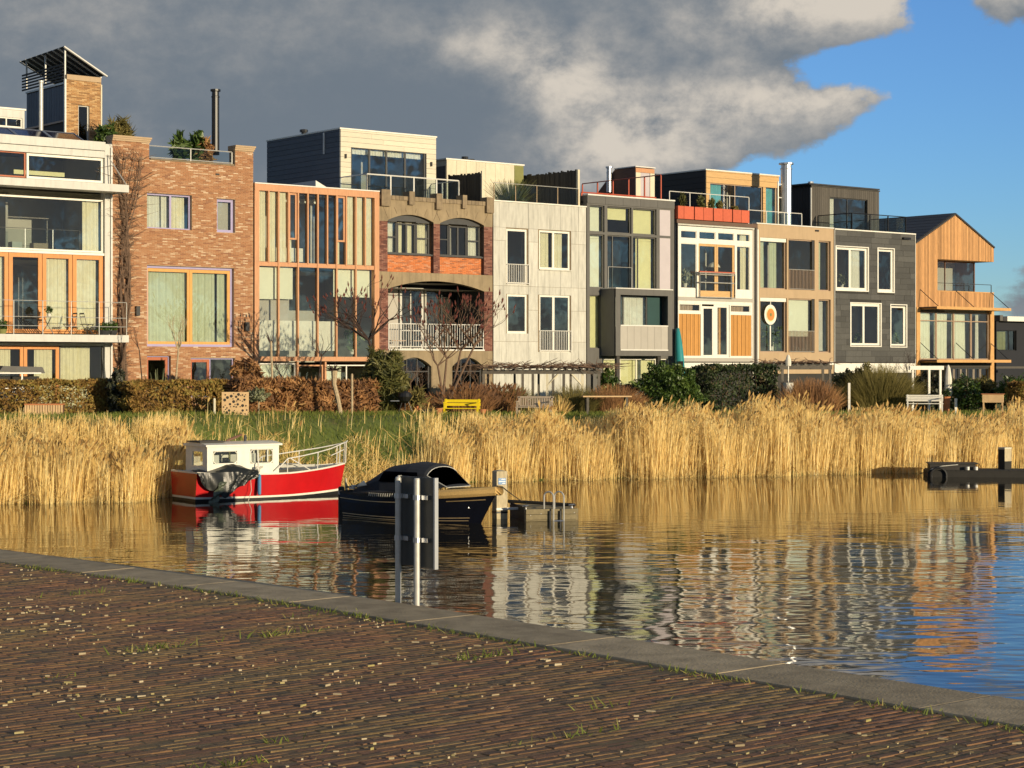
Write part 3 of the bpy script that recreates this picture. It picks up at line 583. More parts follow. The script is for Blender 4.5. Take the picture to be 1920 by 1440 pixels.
yr = 1.0; zr = ZP(688, 326, yr)
railing(h, [(U(688, yr), y - .05), (U(688, yr), yr), (U(860, yr), yr), (U(860, yr), 3.6)], zt - .1, zr, 'white_metal', 1.45, glass='clear_glass', low=[], rr=.03)
def screen(par, u, ya, yb, z0, za, zb_, m_):         # brushwood wind screen running back from the front
    f = group_part('wind_screen', par); n = int((yb - ya) / .12)
    for i in range(n):
        t_ = i / n; zt_ = za + (zb_ - za) * t_ + random.uniform(-.05, .05); piece('stake', f, u - .02 + random.uniform(-.01, .01), u + .02, ya + t_ * (yb - ya) + .004, ya + (t_ + 1 / n) * (yb - ya) - .004, z0, zt_, m_)
    return f
sc_ = screen(h, u1 - .12, .7, 3.3, zt - .1, ZP(915, 321), ZP(915, 321) + .05, 'black_timber'); piece('screen_post', sc_, u1 - .16, u1 - .08, .6, .69, zt - .1, ZP(916, 318), 'cream_panel')

# ---------------------------------------------------------------- 5: white board-marked concrete house
u0, u1 = U(925), U(1099.5); zt = ZP(925, 377)
h = house('white_concrete_house', 'house of pale board-marked concrete panels with white windows and Juliet railings', u0, u1, zt, side='cream_panel')
H = [RC(950, 989.5, 428, 533), RC(1011.5, 1070, 431, 504.5), RC(951, 989.5, 551, 625), RC(1012, 1070, 552.5, 660)]
MB().wall(u0, u1, GZ - .6, zt, H, .03, .25).build('wall', 'stone_block', h); wp = group_part('panelling', h)
cols = [925.3, 936, 949, 991, 1009, 1031, 1051, 1071, 1085, 1099]; rows_ = [377.5, 428.3, 451, 535, 551, 582, 628, 700]
ce = [U(c) for c in cols]; re_ = [ZP(925, 377), ZP(925, 425), ZP(925, 450), ZP(925, 535), ZP(925, 580), ZP(925, 640), GZ - .4]
for i in range(9):
    for j in range(len(re_) - 1):
        a, e, c, d_ = ce[i] + .005, ce[i + 1] - .005, re_[j + 1] + (.006 if j else .004), re_[j] - .006
        segs = [(c, d_)]
        for q in H:
            if q[0] < (a + e) / 2 < q[1]:
                segs = [s for p in segs for s in ((p[0], min(p[1], q[2])), (max(p[0], q[3]), p[1])) if s[1] - s[0] > .04]
        for c, d_ in segs: piece('concrete_panel', wp, a, e, 0 + random.uniform(0, .008), .029, c, d_, 'white_concrete')
piece('coping', h, u0, u1, -.04, .3, zt + .004, zt + .06, 'white_paint')
rooms(h, u0, u1, [GZ, ZP(950, 660), ZP(950, 537), zt])
window(h, H[0], 'white_paint', .08, .11); window(h, H[2], 'white_paint', .08, .11)
window(h, H[1], 'white_paint', .08, .1, cols=(.47,), mull=.12, curt=[(.08, .40, 'curtain'), (.56, .85, 'curtain')], sill='white_concrete')
window(h, H[3], 'white_paint', .08, .1, cols=(.47,), mull=.14)
railing(h, [(H[0][0] + .02, -.04), (H[0][1] + .05, -.04)], H[0][2], ZP(950, 495), 'white_metal', 3, bars=.105, low=[H[0][2] + .06], rr=.018)
railing(h, [(H[3][0] + .0, -.04), (H[3][1] + .02, -.04)], H[3][2], ZP(1012, 620), 'white_metal', 3, bars=.105, low=[H[3][2] + .06], rr=.018)
railing(h, [(U(926, .3), .3), (U(1084, .3), .3)], zt, ZP(926, 342, .3), 'galvanised', 1.28, glass='clear_glass', rr=.016, pm='tan_render')
y = 4.5; pf, a, e, z = penthouse(h, 837, 981, 299, y, zt - .3, 4, 'cream_panel', 'dark_siding', (), None)
n = 7
for i in range(n): piece('facade_panel', pf, a + (e - a) * i / 8 + .006, a + (e - a) * (i + 1) / 8 - .006, y - .03, y - .002, zt - .2, z - .02, 'cream_panel')
piece('facade_panel', pf, a + (e - a) * 7 / 8 + .006, e - .004, y - .03, y - .002, zt - .2, z - .02, 'olive_panel'); piece('side_panel', pf, a - .03, a - .002, y, y + 4, zt - .3, z - .3, 'grey_panel')
for k, du in enumerate((1.6, 2.0)): MB().lathe([(.11, 0), (.11, .15), (.17, .15), (.17, .3 - .1 * k)], (a + du + .3, y + 1, z + .05), 10).build('roof_vent', 'black_metal', pf)
sc_ = screen(h, u1 - .2, .5, 5.2, zt - .1, ZP(1082, 319, .5), ZP(1082, 317, .5), 'black_timber'); piece('screen_post', sc_, u1 - .25, u1 - .12, .35, .48, zt - .1, ZP(1083, 316), 'cream_panel')

# ---------------------------------------------------------------- 6: grey house with projecting bay
u0, u1 = U(1100.5), U(1264); zt = ZP(1101, 366)
h = house('grey_panel_house', 'dark grey panelled house with yellow blinds and a projecting box bay', u0, u1, zt, side='grey_panel')
zr = [ZP(1106, 384), ZP(1106, 434), ZP(1106, 438.5), ZP(1106, 539)]
G = [(U(1106), U(1133.5)), (U(1139), U(1184)), (U(1187), U(1231)), (U(1237), U(1257.5))]
H = [(a, e, zr[1], zr[0]) for a, e in G] + [(a, e, zr[3], zr[2]) for a, e in G] + [(U(1106), U(1128), ZP(1106, 653), ZP(1106, 553)), (U(1130), U(1257.5), GZ - .3, ZP(1106, 672)), (U(1150), U(1240), ZP(1106, 660), ZP(1106, 556))]
MB().wall(u0, u1, GZ - .6, zt, H, .0, .25).build('wall', 'grey_panel', h)
for i in range(5): a = u0 + (u1 - u0) * i / 5; piece('fascia_panel', h, a + .006, a + (u1 - u0) / 5 - .006, -.04, -.002, ZP(1106, 381), zt, 'grey_panel')
piece('coping', h, u0, u1, -.08, .35, zt + .003, zt + .07, 'white_metal')
rooms(h, u0, u1, [GZ, ZP(1106, 660), ZP(1106, 546), ZP(1106, 436), zt], y0=.3)
bl = {0: ('pale_blind', 0, 1), 1: ('blind', .5, 1), 2: ('blind', 0, 1), 4: ('pale_blind', 0, 1), 6: ('blind', 0, 1)}
for i, q in enumerate(H[:8]):
    if i in (3, 7): piece('lilac_panel', h, q[0] + .003, q[1] - .003, .02, .12, q[2] + .003, q[3] - .003, 'lilac_panel'); continue
    wn = window(h, q, 'grey_panel', .1, .045, cols=(.25,) if i in (5, 6) else ())
    if i in bl: m_, c, d_ = bl[i]; w = q[1] - q[0]; blind(wn, q[0] + w * (.3 if i == 6 else .05), q[1] - w * .05, q[2] + (q[3] - q[2]) * c + .03, q[3] - .03, .35, m_)
wn = window(h, H[8], 'grey_panel', .1, .04); blind(wn, H[8][0] + .04, H[8][1] - .04, H[8][2] + .04, H[8][3] - .04, .25, 'blind')
railing(h, [(G[1][0] + .02, -.04), (G[1][1] - .02, -.04)], zr[3], ZP(1139, 500), 'galvanised', 3, glass='clear_glass', rr=.012)
piece('figurine', h, G[1][0] + .1, G[1][0] + .22, .3, .42, zr[3] + .05, zr[3] + .75, 'white_paint')
yb = -1.1; a, e = U(1154.5, yb), U(1260.5, yb); bt, bb = ZP(1154.5, 541, yb), ZP(1154.5, 667, yb)
o0, o1, oz0, oz1 = U(1163.5, yb), U(1252.5, yb), ZP(1163, 656, yb), ZP(1163, 552.5, yb)
by = MB().wall(a, e, bb, bt, [(o0, o1, oz0, oz1)], yb, .1); by.box(a, e, yb + .1, -.003, bt - .1, bt).box(a, e, yb + .1, -.003, bb, bb + .1).box(a, a + .08, yb + .1, -.003, bb + .1, bt - .1).box(e - .08, e, yb + .1, -.003, bb + .1, bt - .1)
byo = by.build('bay', 'grey_panel', h)
piece('coping', byo, a - .03, e + .03, yb - .04, -.004, bt + .003, bt + .05, 'white_metal')
zc = ZP(1163, 610, yb)
for i in range(7): piece('balustrade_panel', byo, o0 + (o1 - o0) * i / 7 + .005, o0 + (o1 - o0) * (i + 1) / 7 - .005, yb + .01, yb + .05, oz0 + .03, zc - .03, 'light_panel')
piece('balustrade_rail', byo, o0, o1, yb - .02, yb + .08, zc - .028, zc + .03, 'white_metal'); piece('balustrade_rail', byo, o0, o1, yb - .02, yb + .08, oz0 - .03, oz0 + .028, 'white_metal')
window(byo, (o0 + .01, o0 + (o1 - o0) * .7, bb + .12, oz1), 'dark_metal', yb + .5, .07, cols=(.27,), curt=[(.0, .25, 'white_curtain'), (.33, .97, 'white_curtain')], name='bay_window')
piece('side_screen', byo, o1 - (o1 - o0) * .28, o1 + .1, yb + .55, yb + .6, bb + .12, bt - .12, 'teal_dark')
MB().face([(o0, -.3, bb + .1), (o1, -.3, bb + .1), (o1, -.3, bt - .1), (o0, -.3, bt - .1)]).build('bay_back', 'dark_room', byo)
for px_ in (1155, 1232): piece('bay_post', h, U(px_, -.9), U(px_ + 6, -.9), -.95, -.8, GZ - .3, bb, 'black_timber')
wn = window(h, (H[9][0] + .1, H[9][1], GZ, H[9][3]), 'white_paint', .12, .06, cols=(.25, .5, .8)); blind(wn, H[9][0] + .1, H[9][1] - .8, GZ + .2, H[9][3] - .05, .4, 'blind')
# roof deck: red rails, stair hood, flue
ur = U(1239, .5)
railing(h, [(ur, .5), (ur, 6.6)], zt, ZP(1239, 328, .5), 'red_paint', 1.2, rr=.03, low=[], label='red roof railing running back')
railing(h, [(U(1090, .8), .8), (ur - .05, .8)], zt - .1, zt + .22, 'red_paint', 1.5, rr=.035)
yh = 3.2; a, e = U(1191, yh), U(1226, yh); z0 = zt - .3; z1 = ZP(1191, 314, yh)
hd = MB(); prof = [(yh, z0), (yh, z1), (yh + 1.6, z1 + .02), (yh + 4.2, z0 + .2), (yh + 4.2, z0)]
hd.face([(a, y_, z_) for y_, z_ in prof]).face([(e, y_, z_) for y_, z_ in prof])
for (ya, za_), (yc, zc_) in zip(prof, prof[1:]): hd.face([(a, ya, za_), (e, ya, za_), (e, yc, zc_), (a, yc, zc_)])
hdo = hd.build('stair_hood', 'brown_timber', h)
piece('hood_front', hdo, a, a + (e - a) * .24, yh - .06, yh - .004, z0, z1 - .25, 'cream_panel'); piece('hood_front', hdo, e - (e - a) * .24, e, yh - .06, yh - .004, z0, z1 - .25, 'cream_panel'); piece('hood_front', hdo, a, e, yh - .05, yh - .004, z1 - .24, z1 - .02, 'copper_wood')
piece('hood_cap', hdo, a - .05, e + .05, yh - .08, yh + 1.6, z1 + .025, z1 + .08, 'white_metal'); piece('hood_door', hdo, a + (e - a) * .25, e - (e - a) * .25, yh - .03, yh - .003, z0, z1 - .25, 'lilac_panel')
flue(h, 1138, 1146, 312, 360, 5.0, 'steel')
# ---------------------------------------------------------------- 7: cream glazed house with red planters
u0, u1 = U(1266), U(1416.5); zt = ZP(1266, 411)
h = house('cream_window_house', 'cream framed house with ochre slatted panels below and red planter boxes on its roof edge', u0, u1, zt, side='light_panel')
piece('roof_fascia', h, u0 + .01, u1 + .02, -.12, .35, ZP(1268, 418), zt, 'brown_fascia')
MB().box(u0 + .12, u1 - .1, -.03, .3, ZP(1268, 421.5), ZP(1268, 418) - .003).build('frieze', 'pale_grey_paint', h)
a, e = U(1271), U(1411)
piece('drainpipe', h, u0 + .02, u0 + .09, -.12, -.04, GZ, zt - .2, 'black_metal'); piece('drainpipe', h, u1 - .09, u1 - .02, -.12, -.04, GZ, zt - .2, 'grey_panel')
zA, zB, zC, zD = ZP(1271, 423), ZP(1271, 556), ZP(1271, 563), ZP(1271, 671)
for q_ in ((u0 + .01, a - .002, -.01, .3, GZ - .4, ZP(1268, 421.6)), (e + .002, u1 - .01, -.01, .3, GZ - .4, ZP(1268, 421.6)), (a, e, -.015, .3, zC, zB - .003), (a, e, -.015, .3, ZP(1271, 678), zD - .003)): piece('wall', h, *q_, 'light_panel')
rooms(h, u0, u1, [GZ, ZP(1271, 675), ZP(1271, 560), zt])
zs = ZP(1271, 455); zq = ZP(1271, 540); zm = ZP(1271, 449)
f = MB(); w = e - a; W_ = lambda t: a + w * t
cs = [(.04, .245), (.28, .495), (.53, .745), (.785, .965)]
f.box(a, e, .0, .1, zm + .35 - .0, zA) if 0 else None
hs = [(W_(c), W_(d_), ZP(1271, 446), ZP(1271, 431)) for c, d_ in cs] + [(W_(c), W_(d_), zq, zs) for c, d_ in (cs[0], cs[3])] + [(W_(.27), W_(.755), zB + .02, zs + .02)]
f.wall(a, e, zB, zA, hs, .0, .12); fo = f.build('window_wall', 'white_paint', h)
for i, q in enumerate(hs[:6]): window(fo, q, 'white_paint', .03, .035, curt=[(.5, .95, 'curtain')] if i in (3, 5) else ([(0, .12, 'white_curtain')] if i == 4 else ()))
window(fo, (hs[6][0], W_(.515), hs[6][2], hs[6][3]), 'fascia_wood', .05, .12, name='balcony_door'); window(fo, (W_(.517), hs[6][1], hs[6][2], hs[6][3]), 'fascia_wood', .05, .12, name='balcony_door', label='balcony door with a white lamp behind')
MB().lathe([(.05, .28), (.25, .2), (.38, .02), (.36, 0)], (W_(.63), .9, ZP(1350, 500)), 14).build('pendant_lamp', 'white_paint', fo)
piece('door_kick_panel', fo, W_(.28), W_(.75), .03, .045, zB + .03, zB + .35, 'fascia_wood')
zr_ = ZP(1311, 511, -.12); rl = railing(h, [(U(1312, -.25), -.01), (U(1312, -.25), -.25), (U(1377.5, -.25), -.25), (U(1377.5, -.25), -.01)], zB - .02, zr_ + .0, 'galvanised', 2.6, low=[zB + .0, zr_ - .5, zr_ - .09], rr=.025)
piece('handrail', rl, U(1311, -.25), U(1378, -.25), -.29, -.21, zr_ + .02, zr_ + .07, 'red_paint')
g2 = MB(); sl = [(W_(.012), W_(.30), ZP(1271, 667), ZP(1271, 588)), (W_(.70), W_(.985), ZP(1271, 667), ZP(1271, 588))]; tl = [(W_(.02), W_(.295), ZP(1271, 583), ZP(1271, 569)), (W_(.70), W_(.97), ZP(1271, 583), ZP(1271, 569))]; dr = [(W_(.315), W_(.685), zD + .03, ZP(1271, 569))]
g2.wall(a, e, zD, zC - .003, sl + tl + dr, .0, .1); g2o = g2.build('door_wall', 'white_paint', h)
for q in sl:
    pn = group_part('slatted_panel', h); n = 11
    for i in range(n): x = q[0] + (q[1] - q[0]) * i / n; piece('slat', pn, x + .008, x + (q[1] - q[0]) / n - .008, .035 + .012 * (i % 2), .09, q[2] + .002, q[3] - .002, 'slat_wood')
    piece('backing', pn, q[0], q[1], .091, .1, q[2], q[3], 'brown_timber')
for q in tl: window(g2o, q, 'white_paint', .03, .04, curt=[(.05, .8, 'tan_paint')])
q = dr[0]; w2 = q[1] - q[0]
f1 = window(h, (q[0] + .01, q[0] + w2 * .44, q[2], q[3] - .1), 'white_paint', .02, .12, name='french_door', label='door leaf hanging tilted open')
f2 = window(h, (q[0] + w2 * .5, q[1] - .02, q[2], q[3]), 'white_paint', .03, .15, name='french_door', curt=[(.45, .6, 'amber_wood')])
piece('door_post', h, q[0] + w2 * .44, q[0] + w2 * .5, .03, .1, q[2], q[3], 'white_paint')
piece('plinth_band', h, a, e, -.03, .3, ZP(1271, 690), ZP(1271, 680), 'white_paint'); piece('wall_base', h, a, e, .02, .3, GZ - .4, ZP(1271, 691), 'dark_room'); piece('red_door', h, W_(.42), W_(.58), -.0, .018, ZP(1330, 692), ZP(1330, 684), 'red_paint')
# planters + rails on the roof edge
pl = group_part('planter_row', h)
edge = [1266, 1277.5, 1297.5, 1314, 1333, 1350.5, 1369, 1385, 1401.5]
for i in range(8): piece('planter_box', pl, U(edge[i]) + .012, U(edge[i + 1]) - (.06 if i % 2 else .012), -.2, .2, ZP(1266, 410), ZP(1266, 386), 'red_planter')
zr_ = ZP(1257, 358.5, .4); railing(h, [(U(1255, .4), .4), (U(1404, .4), .4)], zt, zr_, 'white_metal', 1.3, rr=.02)
railing(h, [(U(1403, .3), .3), (U(1503, .3), .3)], zt - .1, ZP(1403, 393.5, .3), 'white_metal', 1.6, glass='clear_glass', rr=.02)
y = 3.0; z0 = zt - .3; wr = (U(1331, y), U(1430, y), z0 + .1, ZP(1331, 342, y)); w3 = (U(1435, y), U(1457, y), z0 + .1, ZP(1435, 348, y))
pf, a, e, z = penthouse(h, 1323.5, 1460, 319, y, z0, 6.5, 'fascia_wood', 'navy', [wr, w3], 'fascia_wood', .3, 'black_timber')
rooms(pf, a, e, [z0, z + .2], y0=y + .3, y1=y + 4)
window(pf, wr, 'tan_paint', y + .05, .06, cols=(.48,), curt=[(.02, .27, 'teal_curtain')]); window(pf, w3, 'tan_paint', y + .05, .1, curt=[(.1, .9, 'teal_curtain')], name='terrace_door')
for k in (.4, 1.2): piece('roof_hatch', pf, a + k, a + k + .5, y + 5.2, y + 5.8, z + .07, z + .3, 'grey_panel')
flue(h, 1466, 1482, 305, 428, .9, 'steel')
MB().tube([(U(1460, .9), .95, zt - .2), (U(1460, .9), .95, ZP(1460, 340, .9))], .04, 6).build('ladder_rail', 'white_metal', h)
for py_ in (345, 370, 398): MB().tube([(U(1460, .9), .95, ZP(1460, py_, .9)), (U(1470, .9), .95, ZP(1460, py_, .9))], .03, 5).build('ladder_rung', 'white_metal', h)

# ---------------------------------------------------------------- 8: tan house
u0, u1 = U(1417.5), U(1563); zt = ZP(1418, 419.5)
h = house('tan_house', 'plain tan rendered house with three bay openings and a round wall hanging in the window', u0, u1, zt, side='tan_render')
cs = [(1425.5, 1475.5), (1478.5, 1527.5), (1535, 1557.5)]
zz = [ZP(1425, 541), ZP(1425, 444.5), ZP(1425, 660.5), ZP(1425, 557.5)]
H = [(U(c), U(d_), zz[0], zz[1]) for c, d_ in cs] + [(U(c), U(d_), zz[2], zz[3]) for c, d_ in cs]
MB().wall(u0 + .12, u1, GZ + 1.6, zt, H, 0, .25).build('wall', 'tan_render', h)
piece('coping', h, u0, u1, -.05, .3, zt + .003, zt + .06, 'white_metal'); piece('downpipe', h, u0 + .01, u0 + .10, -.1, -.0, GZ, zt - .3, 'white_paint'); piece('wall_vent', h, U(1528), U(1535), -.03, -.002, ZP(1528, 434), ZP(1528, 431), 'lamp_black')
rooms(h, u0, u1, [GZ, ZP(1425, 668), ZP(1425, 550), zt])
cur = [[(.02, .3, 'green_curtain'), (.5, .78, 'green_curtain')], [], [(.0, .55, 'green_curtain')], [], [], []]
for i, q in enumerate(H):
    wn = window(h, q, 'tan_paint', .14 if i % 3 != 1 else .1, .06, curt=cur[i])
    if i % 3 == 1: piece('jamb', wn, q[1] - .14, q[1] - .005, .05, .09, q[2], q[3], 'dark_metal')
    if i == 4: blind(wn, q[0] + .1, q[1] - .2, q[2] + (q[3] - q[2]) * .3, q[3] - .05, .3, 'pale_blind')
    if i == 5: blind(wn, q[0] + .1, q[1] - .1, q[2] + .1, q[3] - .1, .5, 'pale_grey_paint')
    if i in (0, 3): piece('roller_case', wn, q[0] + .02, q[1] - .02, .05, .13, q[3] - .2, q[3] - .01, 'white_paint')
    if i in (1, 4): railing(h, [(q[0] + .02, -.03), (q[1] - .05, -.03)], q[2], q[2] + (q[3] - q[2]) * .4, 'galvanised', 3, bars=.11, low=[q[2] + .05], rr=.014, pm='tan_paint')
dsk = MB(); c = (U(1446), .05, ZP(1446, 590)); rr_ = (U(1457) - U(1434)) / 2
for k, (r_, dy) in enumerate(((1., .0), (.72, -.012), (.6, -.024), (.16, -.036))):
    m_ = ['white_paint', 'blind', 'orange_wood', 'olive_panel'][k]
    b = MB(); n = 20; b.face([(c[0] + rr_ * r_ * math.cos(2 * math.pi * i / n), c[1] + dy, c[2] + 1.15 * rr_ * r_ * math.sin(2 * math.pi * i / n)) for i in range(n)]); b.build('hanging_disc', m_, h)
piece('hanging_cord', h, c[0] - .02, c[0] + .02, .04, .06, c[2] + rr_ * 1.1, zz[3] - .1, 'white_paint'); piece('hanging_tassel', h, c[0] - .06, c[0] + .02, .04, .06, zz[2] + .1, c[2] - rr_ * 1.25, 'white_paint')
piece('base_band', h, u0 + .12, u1, -.01, .2, ZP(1425, 684), ZP(1425, 678), 'white_paint'); piece('base_wall', h, u0 + .12, u1 - .002, .1, .3, GZ - .3, ZP(1425, 685), 'dark_room')

# ---------------------------------------------------------------- 9: slate house
u0, u1 = U(1564), U(1716); zt = ZP(1565, 430.5)
h = house('slate_house', 'house clad in dark grey slate strips with four thick white window frames', u0, u1, zt, side='slate')
H = [RC(1566, 1627.5, 460, 545), RC(1644.5, 1676, 464, 548.5), RC(1593.5, 1651.5, 566.5, 650), RC(1668.5, 1699.5, 570, 651.5)]
MB().wall(u0, u1, GZ + 1.3, zt, H, .02, .25).build('wall', 'dark_room', h); sl = group_part('cladding', h)
zlo = ZP(1565, 679); n = 23; ch = (zt - zlo) / n
for j in range(n):
    z = zlo + j * ch; x = u0 - random.uniform(0, 1.4)
    while x < u1:
        L_ = random.choice([.75, 1.1, 1.35, 1.5]); segs = [(max(x, u0 + .03), min(x + L_, u1 - .03))]; x += L_
        for q in H:
            if q[2] - .02 < z + ch / 2 < q[3] + .02: segs = [s for p in segs for s in ((p[0], min(p[1], q[0])), (max(p[0], q[1]), p[1])) if s[1] - s[0] > .06]
        for a, e in segs:
            if e - a > .06: piece('slate_strip', sl, a + .005, e - .005, random.uniform(-.012, .0), .018, z + .008, z + ch - .006, 'slate')
piece('coping', h, u0, u1, -.06, .3, zt + .003, zt + .07, 'white_paint'); piece('edge_trim', h, u1 - .035, u1 - .001, -.04, .1, GZ, zt, 'white_paint'); piece('edge_trim', h, u0 + .001, u0 + .03, -.04, .1, GZ, zt, 'white_paint')
rooms(h, u0, u1, [GZ, ZP(1565, 678), ZP(1565, 556), zt])
for i, q in enumerate(H):
    lin = MB().box(q[0] - .02, q[0] + .05, -.05, .2, q[2], q[3]).box(q[1] - .05, q[1] + .02, -.05, .2, q[2], q[3]).box(q[0] + .05, q[1] - .05, -.05, .2, q[2], q[2] + .05).box(q[0] + .05, q[1] - .05, -.05, .2, q[3] - .05, q[3]).build('window_surround', 'white_paint', h)
    window(lin, (q[0] + .05, q[1] - .05, q[2] + .05, q[3] - .05), 'white_paint', .06, .15, cols=(.46,) if i in (0, 2) else (), mull=.15, curt=[(.58, .85, 'white_curtain')] if i == 0 else ())
piece('base_band', h, u0 + .035, u1 - .04, -.02, .2, ZP(1565, 699), ZP(1565, 681), 'white_paint'); piece('base_wall', h, u0 + .035, u1 - .04, .05, .3, GZ - .3, ZP(1565, 700), 'dark_room')
MB().box(U(1691), U(1704), -.16, -.02, ZP(1691, 449), ZP(1691, 445)).build('bat_box', 'lamp_black', h)
# dark timber penthouse behind, glass rails
y = 3.2; z0 = zt - .3; wr = (U(1555, y), U(1627, y), z0 + .1, ZP(1555, 369, y))
pf, a, e, z = penthouse(h, 1521, 1648, 349, y, z0, 6, 'grey_timber', 'black_timber', [wr], None, capm='roofing')
k = a
while k < e - .05:
    kk = min(k + .17, e)
    for c, d_ in ([(z0, z)] if not (wr[0] < (k + kk) / 2 < wr[1]) else [(wr[3], z)]): piece('board', pf, k + .006, kk - .006, y - .03, y - .002, c, d_ - .02, 'grey_timber')
    k += .17
k = y
while k < y + 5.9: piece('board', pf, a - .03, a - .002, k + .006, k + .2, z0, z - .02, 'black_timber'); k += .21
rooms(pf, a, e, [z0, z + .2], y0=y + .3, y1=y + 4)
window(pf, wr, 'dark_metal', y + .05, .05, cols=(.48,), curt=[(.01, .2, 'white_curtain')])
MB().box(a - .3, e - .1, y - .15, y + 6, z + .08, z + .16).build('roof_overhang', 'roof_tile', pf)
piece('drainpipe', pf, a - .14, a - .06, y - .1, y - .03, z0, z - .1, 'galvanised'); MB().lathe([(.1, 0), (.1, .2), (.17, .2), (.17, .3)], (a + 1.6, y + 1.5, z + .16), 10).build('roof_vent', 'steel', pf)
yr = .5; railing(h, [(U(1597, yr), 3.0), (U(1597, yr), yr), (U(1698, yr), yr), (U(1698, yr), 3.5)], zt, ZP(1597, 399.5, yr), 'black_metal', 1.7, glass='clear_glass', rr=.028)

# ---------------------------------------------------------------- 10: larch gable house
u0, u1 = U(1717), U(1863.5); ze = ZP(1717, 456); uc = U(1791); za = ZP(1791, 402.5)
h = thing('gabled_wooden_house', 'larch clad gabled house with a recessed balcony and two long wooden canopies', 'house', (u0, 0, GZ), 'F', group='row of canal houses')
a, e = u0 + .006, u1 - .006; dp = 10.
lx0, lz0, lz1 = U(1757), ZP(1757, 546), ZP(1757, 485.5)
zc1, zc2 = ZP(1757, 577, -.0), ZP(1720, 678)
b = MB().face([(a, .02, GZ - .5), (a, dp, GZ - .5), (a, dp, ze), (a, .02, ze)]).face([(e, .3, GZ - .5), (e, dp, GZ - .5), (e, dp, lz0), (e, .3, lz0)]).face([(e, 2.4, lz0), (e, dp, lz0), (e, dp, ze), (e, 2.4, ze)]).face([(e, .02, lz1), (e, 2.4, lz1), (e, 2.4, ze), (e, .02, ze)])
b.face([(a, dp, GZ - .5), (e, dp, GZ - .5), (e, dp, ze), (uc, dp, za), (a, dp, ze)]); b.build('side_wall', 'larch', h)
rf = group_part('roof', h); sw = .09
for (p, q) in (((u0 - .02, ze - .02), (uc, za)), ((uc, za), (u1 + .02, ze - .02))):
    dx, dz = q[0] - p[0], q[1] - p[1]; L_ = math.hypot(dx, dz); nx, nz = -dz / L_ * sw, dx / L_ * sw
    MB().prism([p, q, (q[0] + nx, q[1] + nz), (p[0] + nx, p[1] + nz)], -.05, dp).build('roof_slope', 'roof_tile', rf)
    n = 9
    for i in range(n):                                # tile courses as proud strips
        t_ = i / n; x, z_ = p[0] + dx * t_ + nx * 1.02, p[1] + dz * t_ + nz * 1.02; x2, z2 = x + dx / n * .92, z_ + dz / n * .92
        MB().prism([(x, z_ + .002), (x2, z2 + .002), (x2 + nx * .3, z2 + nz * .3), (x + nx * .3, z_ + nz * .3)], .02, dp - .05).build('tile_course', 'roof_tile', rf)
cl = group_part('cladding', h); bw = .128; k = u0 + .01
MB().wall(u0 + .02, lx0, zc1, ze - .2, (), .03).wall(lx0, u1 - .02, zc1, lz0, (), .03).wall(lx0, u1 - .02, lz1, ze - .2, (), .03).face([(lx0, .03, lz1), (u1 - .02, .03, lz1), (u1 - .02, .25, lz1), (lx0, .25, lz1)]).face([(lx0, .03, lz0), (lx0, .25, lz0), (lx0, .25, lz1), (lx0, .03, lz1)]).face([(lx0, .25, lz0 - .3), (u1 - .02, .25, lz0 - .3), (u1 - .02, .25, lz0), (lx0, .25, lz0)]).build('wall', 'larch_trim', h)
MB().prism([(u0 + .02, ze - .2), (u1 - .02, ze - .2), (u1 - .02, ze - .05), (uc, za - .06), (u0 + .02, ze - .05)], .03, .25).build('gable_wall', 'larch_trim', h)
while k < u1 - .02:
    kk = min(k + bw, u1); m_ = (k + kk) / 2; top = (ze + (za - ze) * (m_ - u0) / (uc - u0)) if m_ < uc else (ze + (za - ze) * (u1 - m_) / (u1 - uc))
    top -= .05; segs = [(zc1, top)] if m_ < lx0 else [(zc1, lz0), (lz1, top)]
    for c, d_ in segs: piece('board', cl, k + .005, kk - .005, -.0 + random.uniform(-.004, .004), .028, c, d_, 'larch')
    k += bw
piece('parapet_cap', h, lx0, u1, -.02, .26, lz0 + .002, lz0 + .05, 'larch_trim')
# recessed balcony, open to its right side
lo = MB().face([(lx0, .25, lz0), (lx0, 2.4, lz0), (lx0, 2.4, lz1), (lx0, .25, lz1)]).face([(lx0, .25, lz1 + .01), (u1, .25, lz1 + .01), (u1, 2.4, lz1 + .01), (lx0, 2.4, lz1 + .01)]).face([(lx0, .25, lz0 - .3), (u1, .25, lz0 - .3), (u1, 2.4, lz0 - .3), (lx0, 2.4, lz0 - .3)]).build('balcony_recess', 'larch_trim', h)
wx = U(1828, .9); window(lo, (lx0, wx, lz0 - .28, lz1), 'brown_timber', .9, .07, cols=(.19, .40), curt=[(.02, .16, 'white_curtain')], name='balcony_window')
MB().face([(wx, .97, lz0 - .3), (wx, 2.4, lz0 - .3), (wx, 2.4, lz1), (wx, .97, lz1)]).build('recess_return', 'brown_timber', lo)
MB().face([(lx0, 2.38, lz0 - .3), (wx, 2.38, lz0 - .3), (wx, 2.38, lz1), (lx0, 2.38, lz1)]).build('balcony_room', 'room', lo)
railing(h, [(lx0 + .1, .12), (u1 - .1, .12)], lz0 + .05, ZP(1830, 533), 'dark_metal', 2.2, rr=.018)
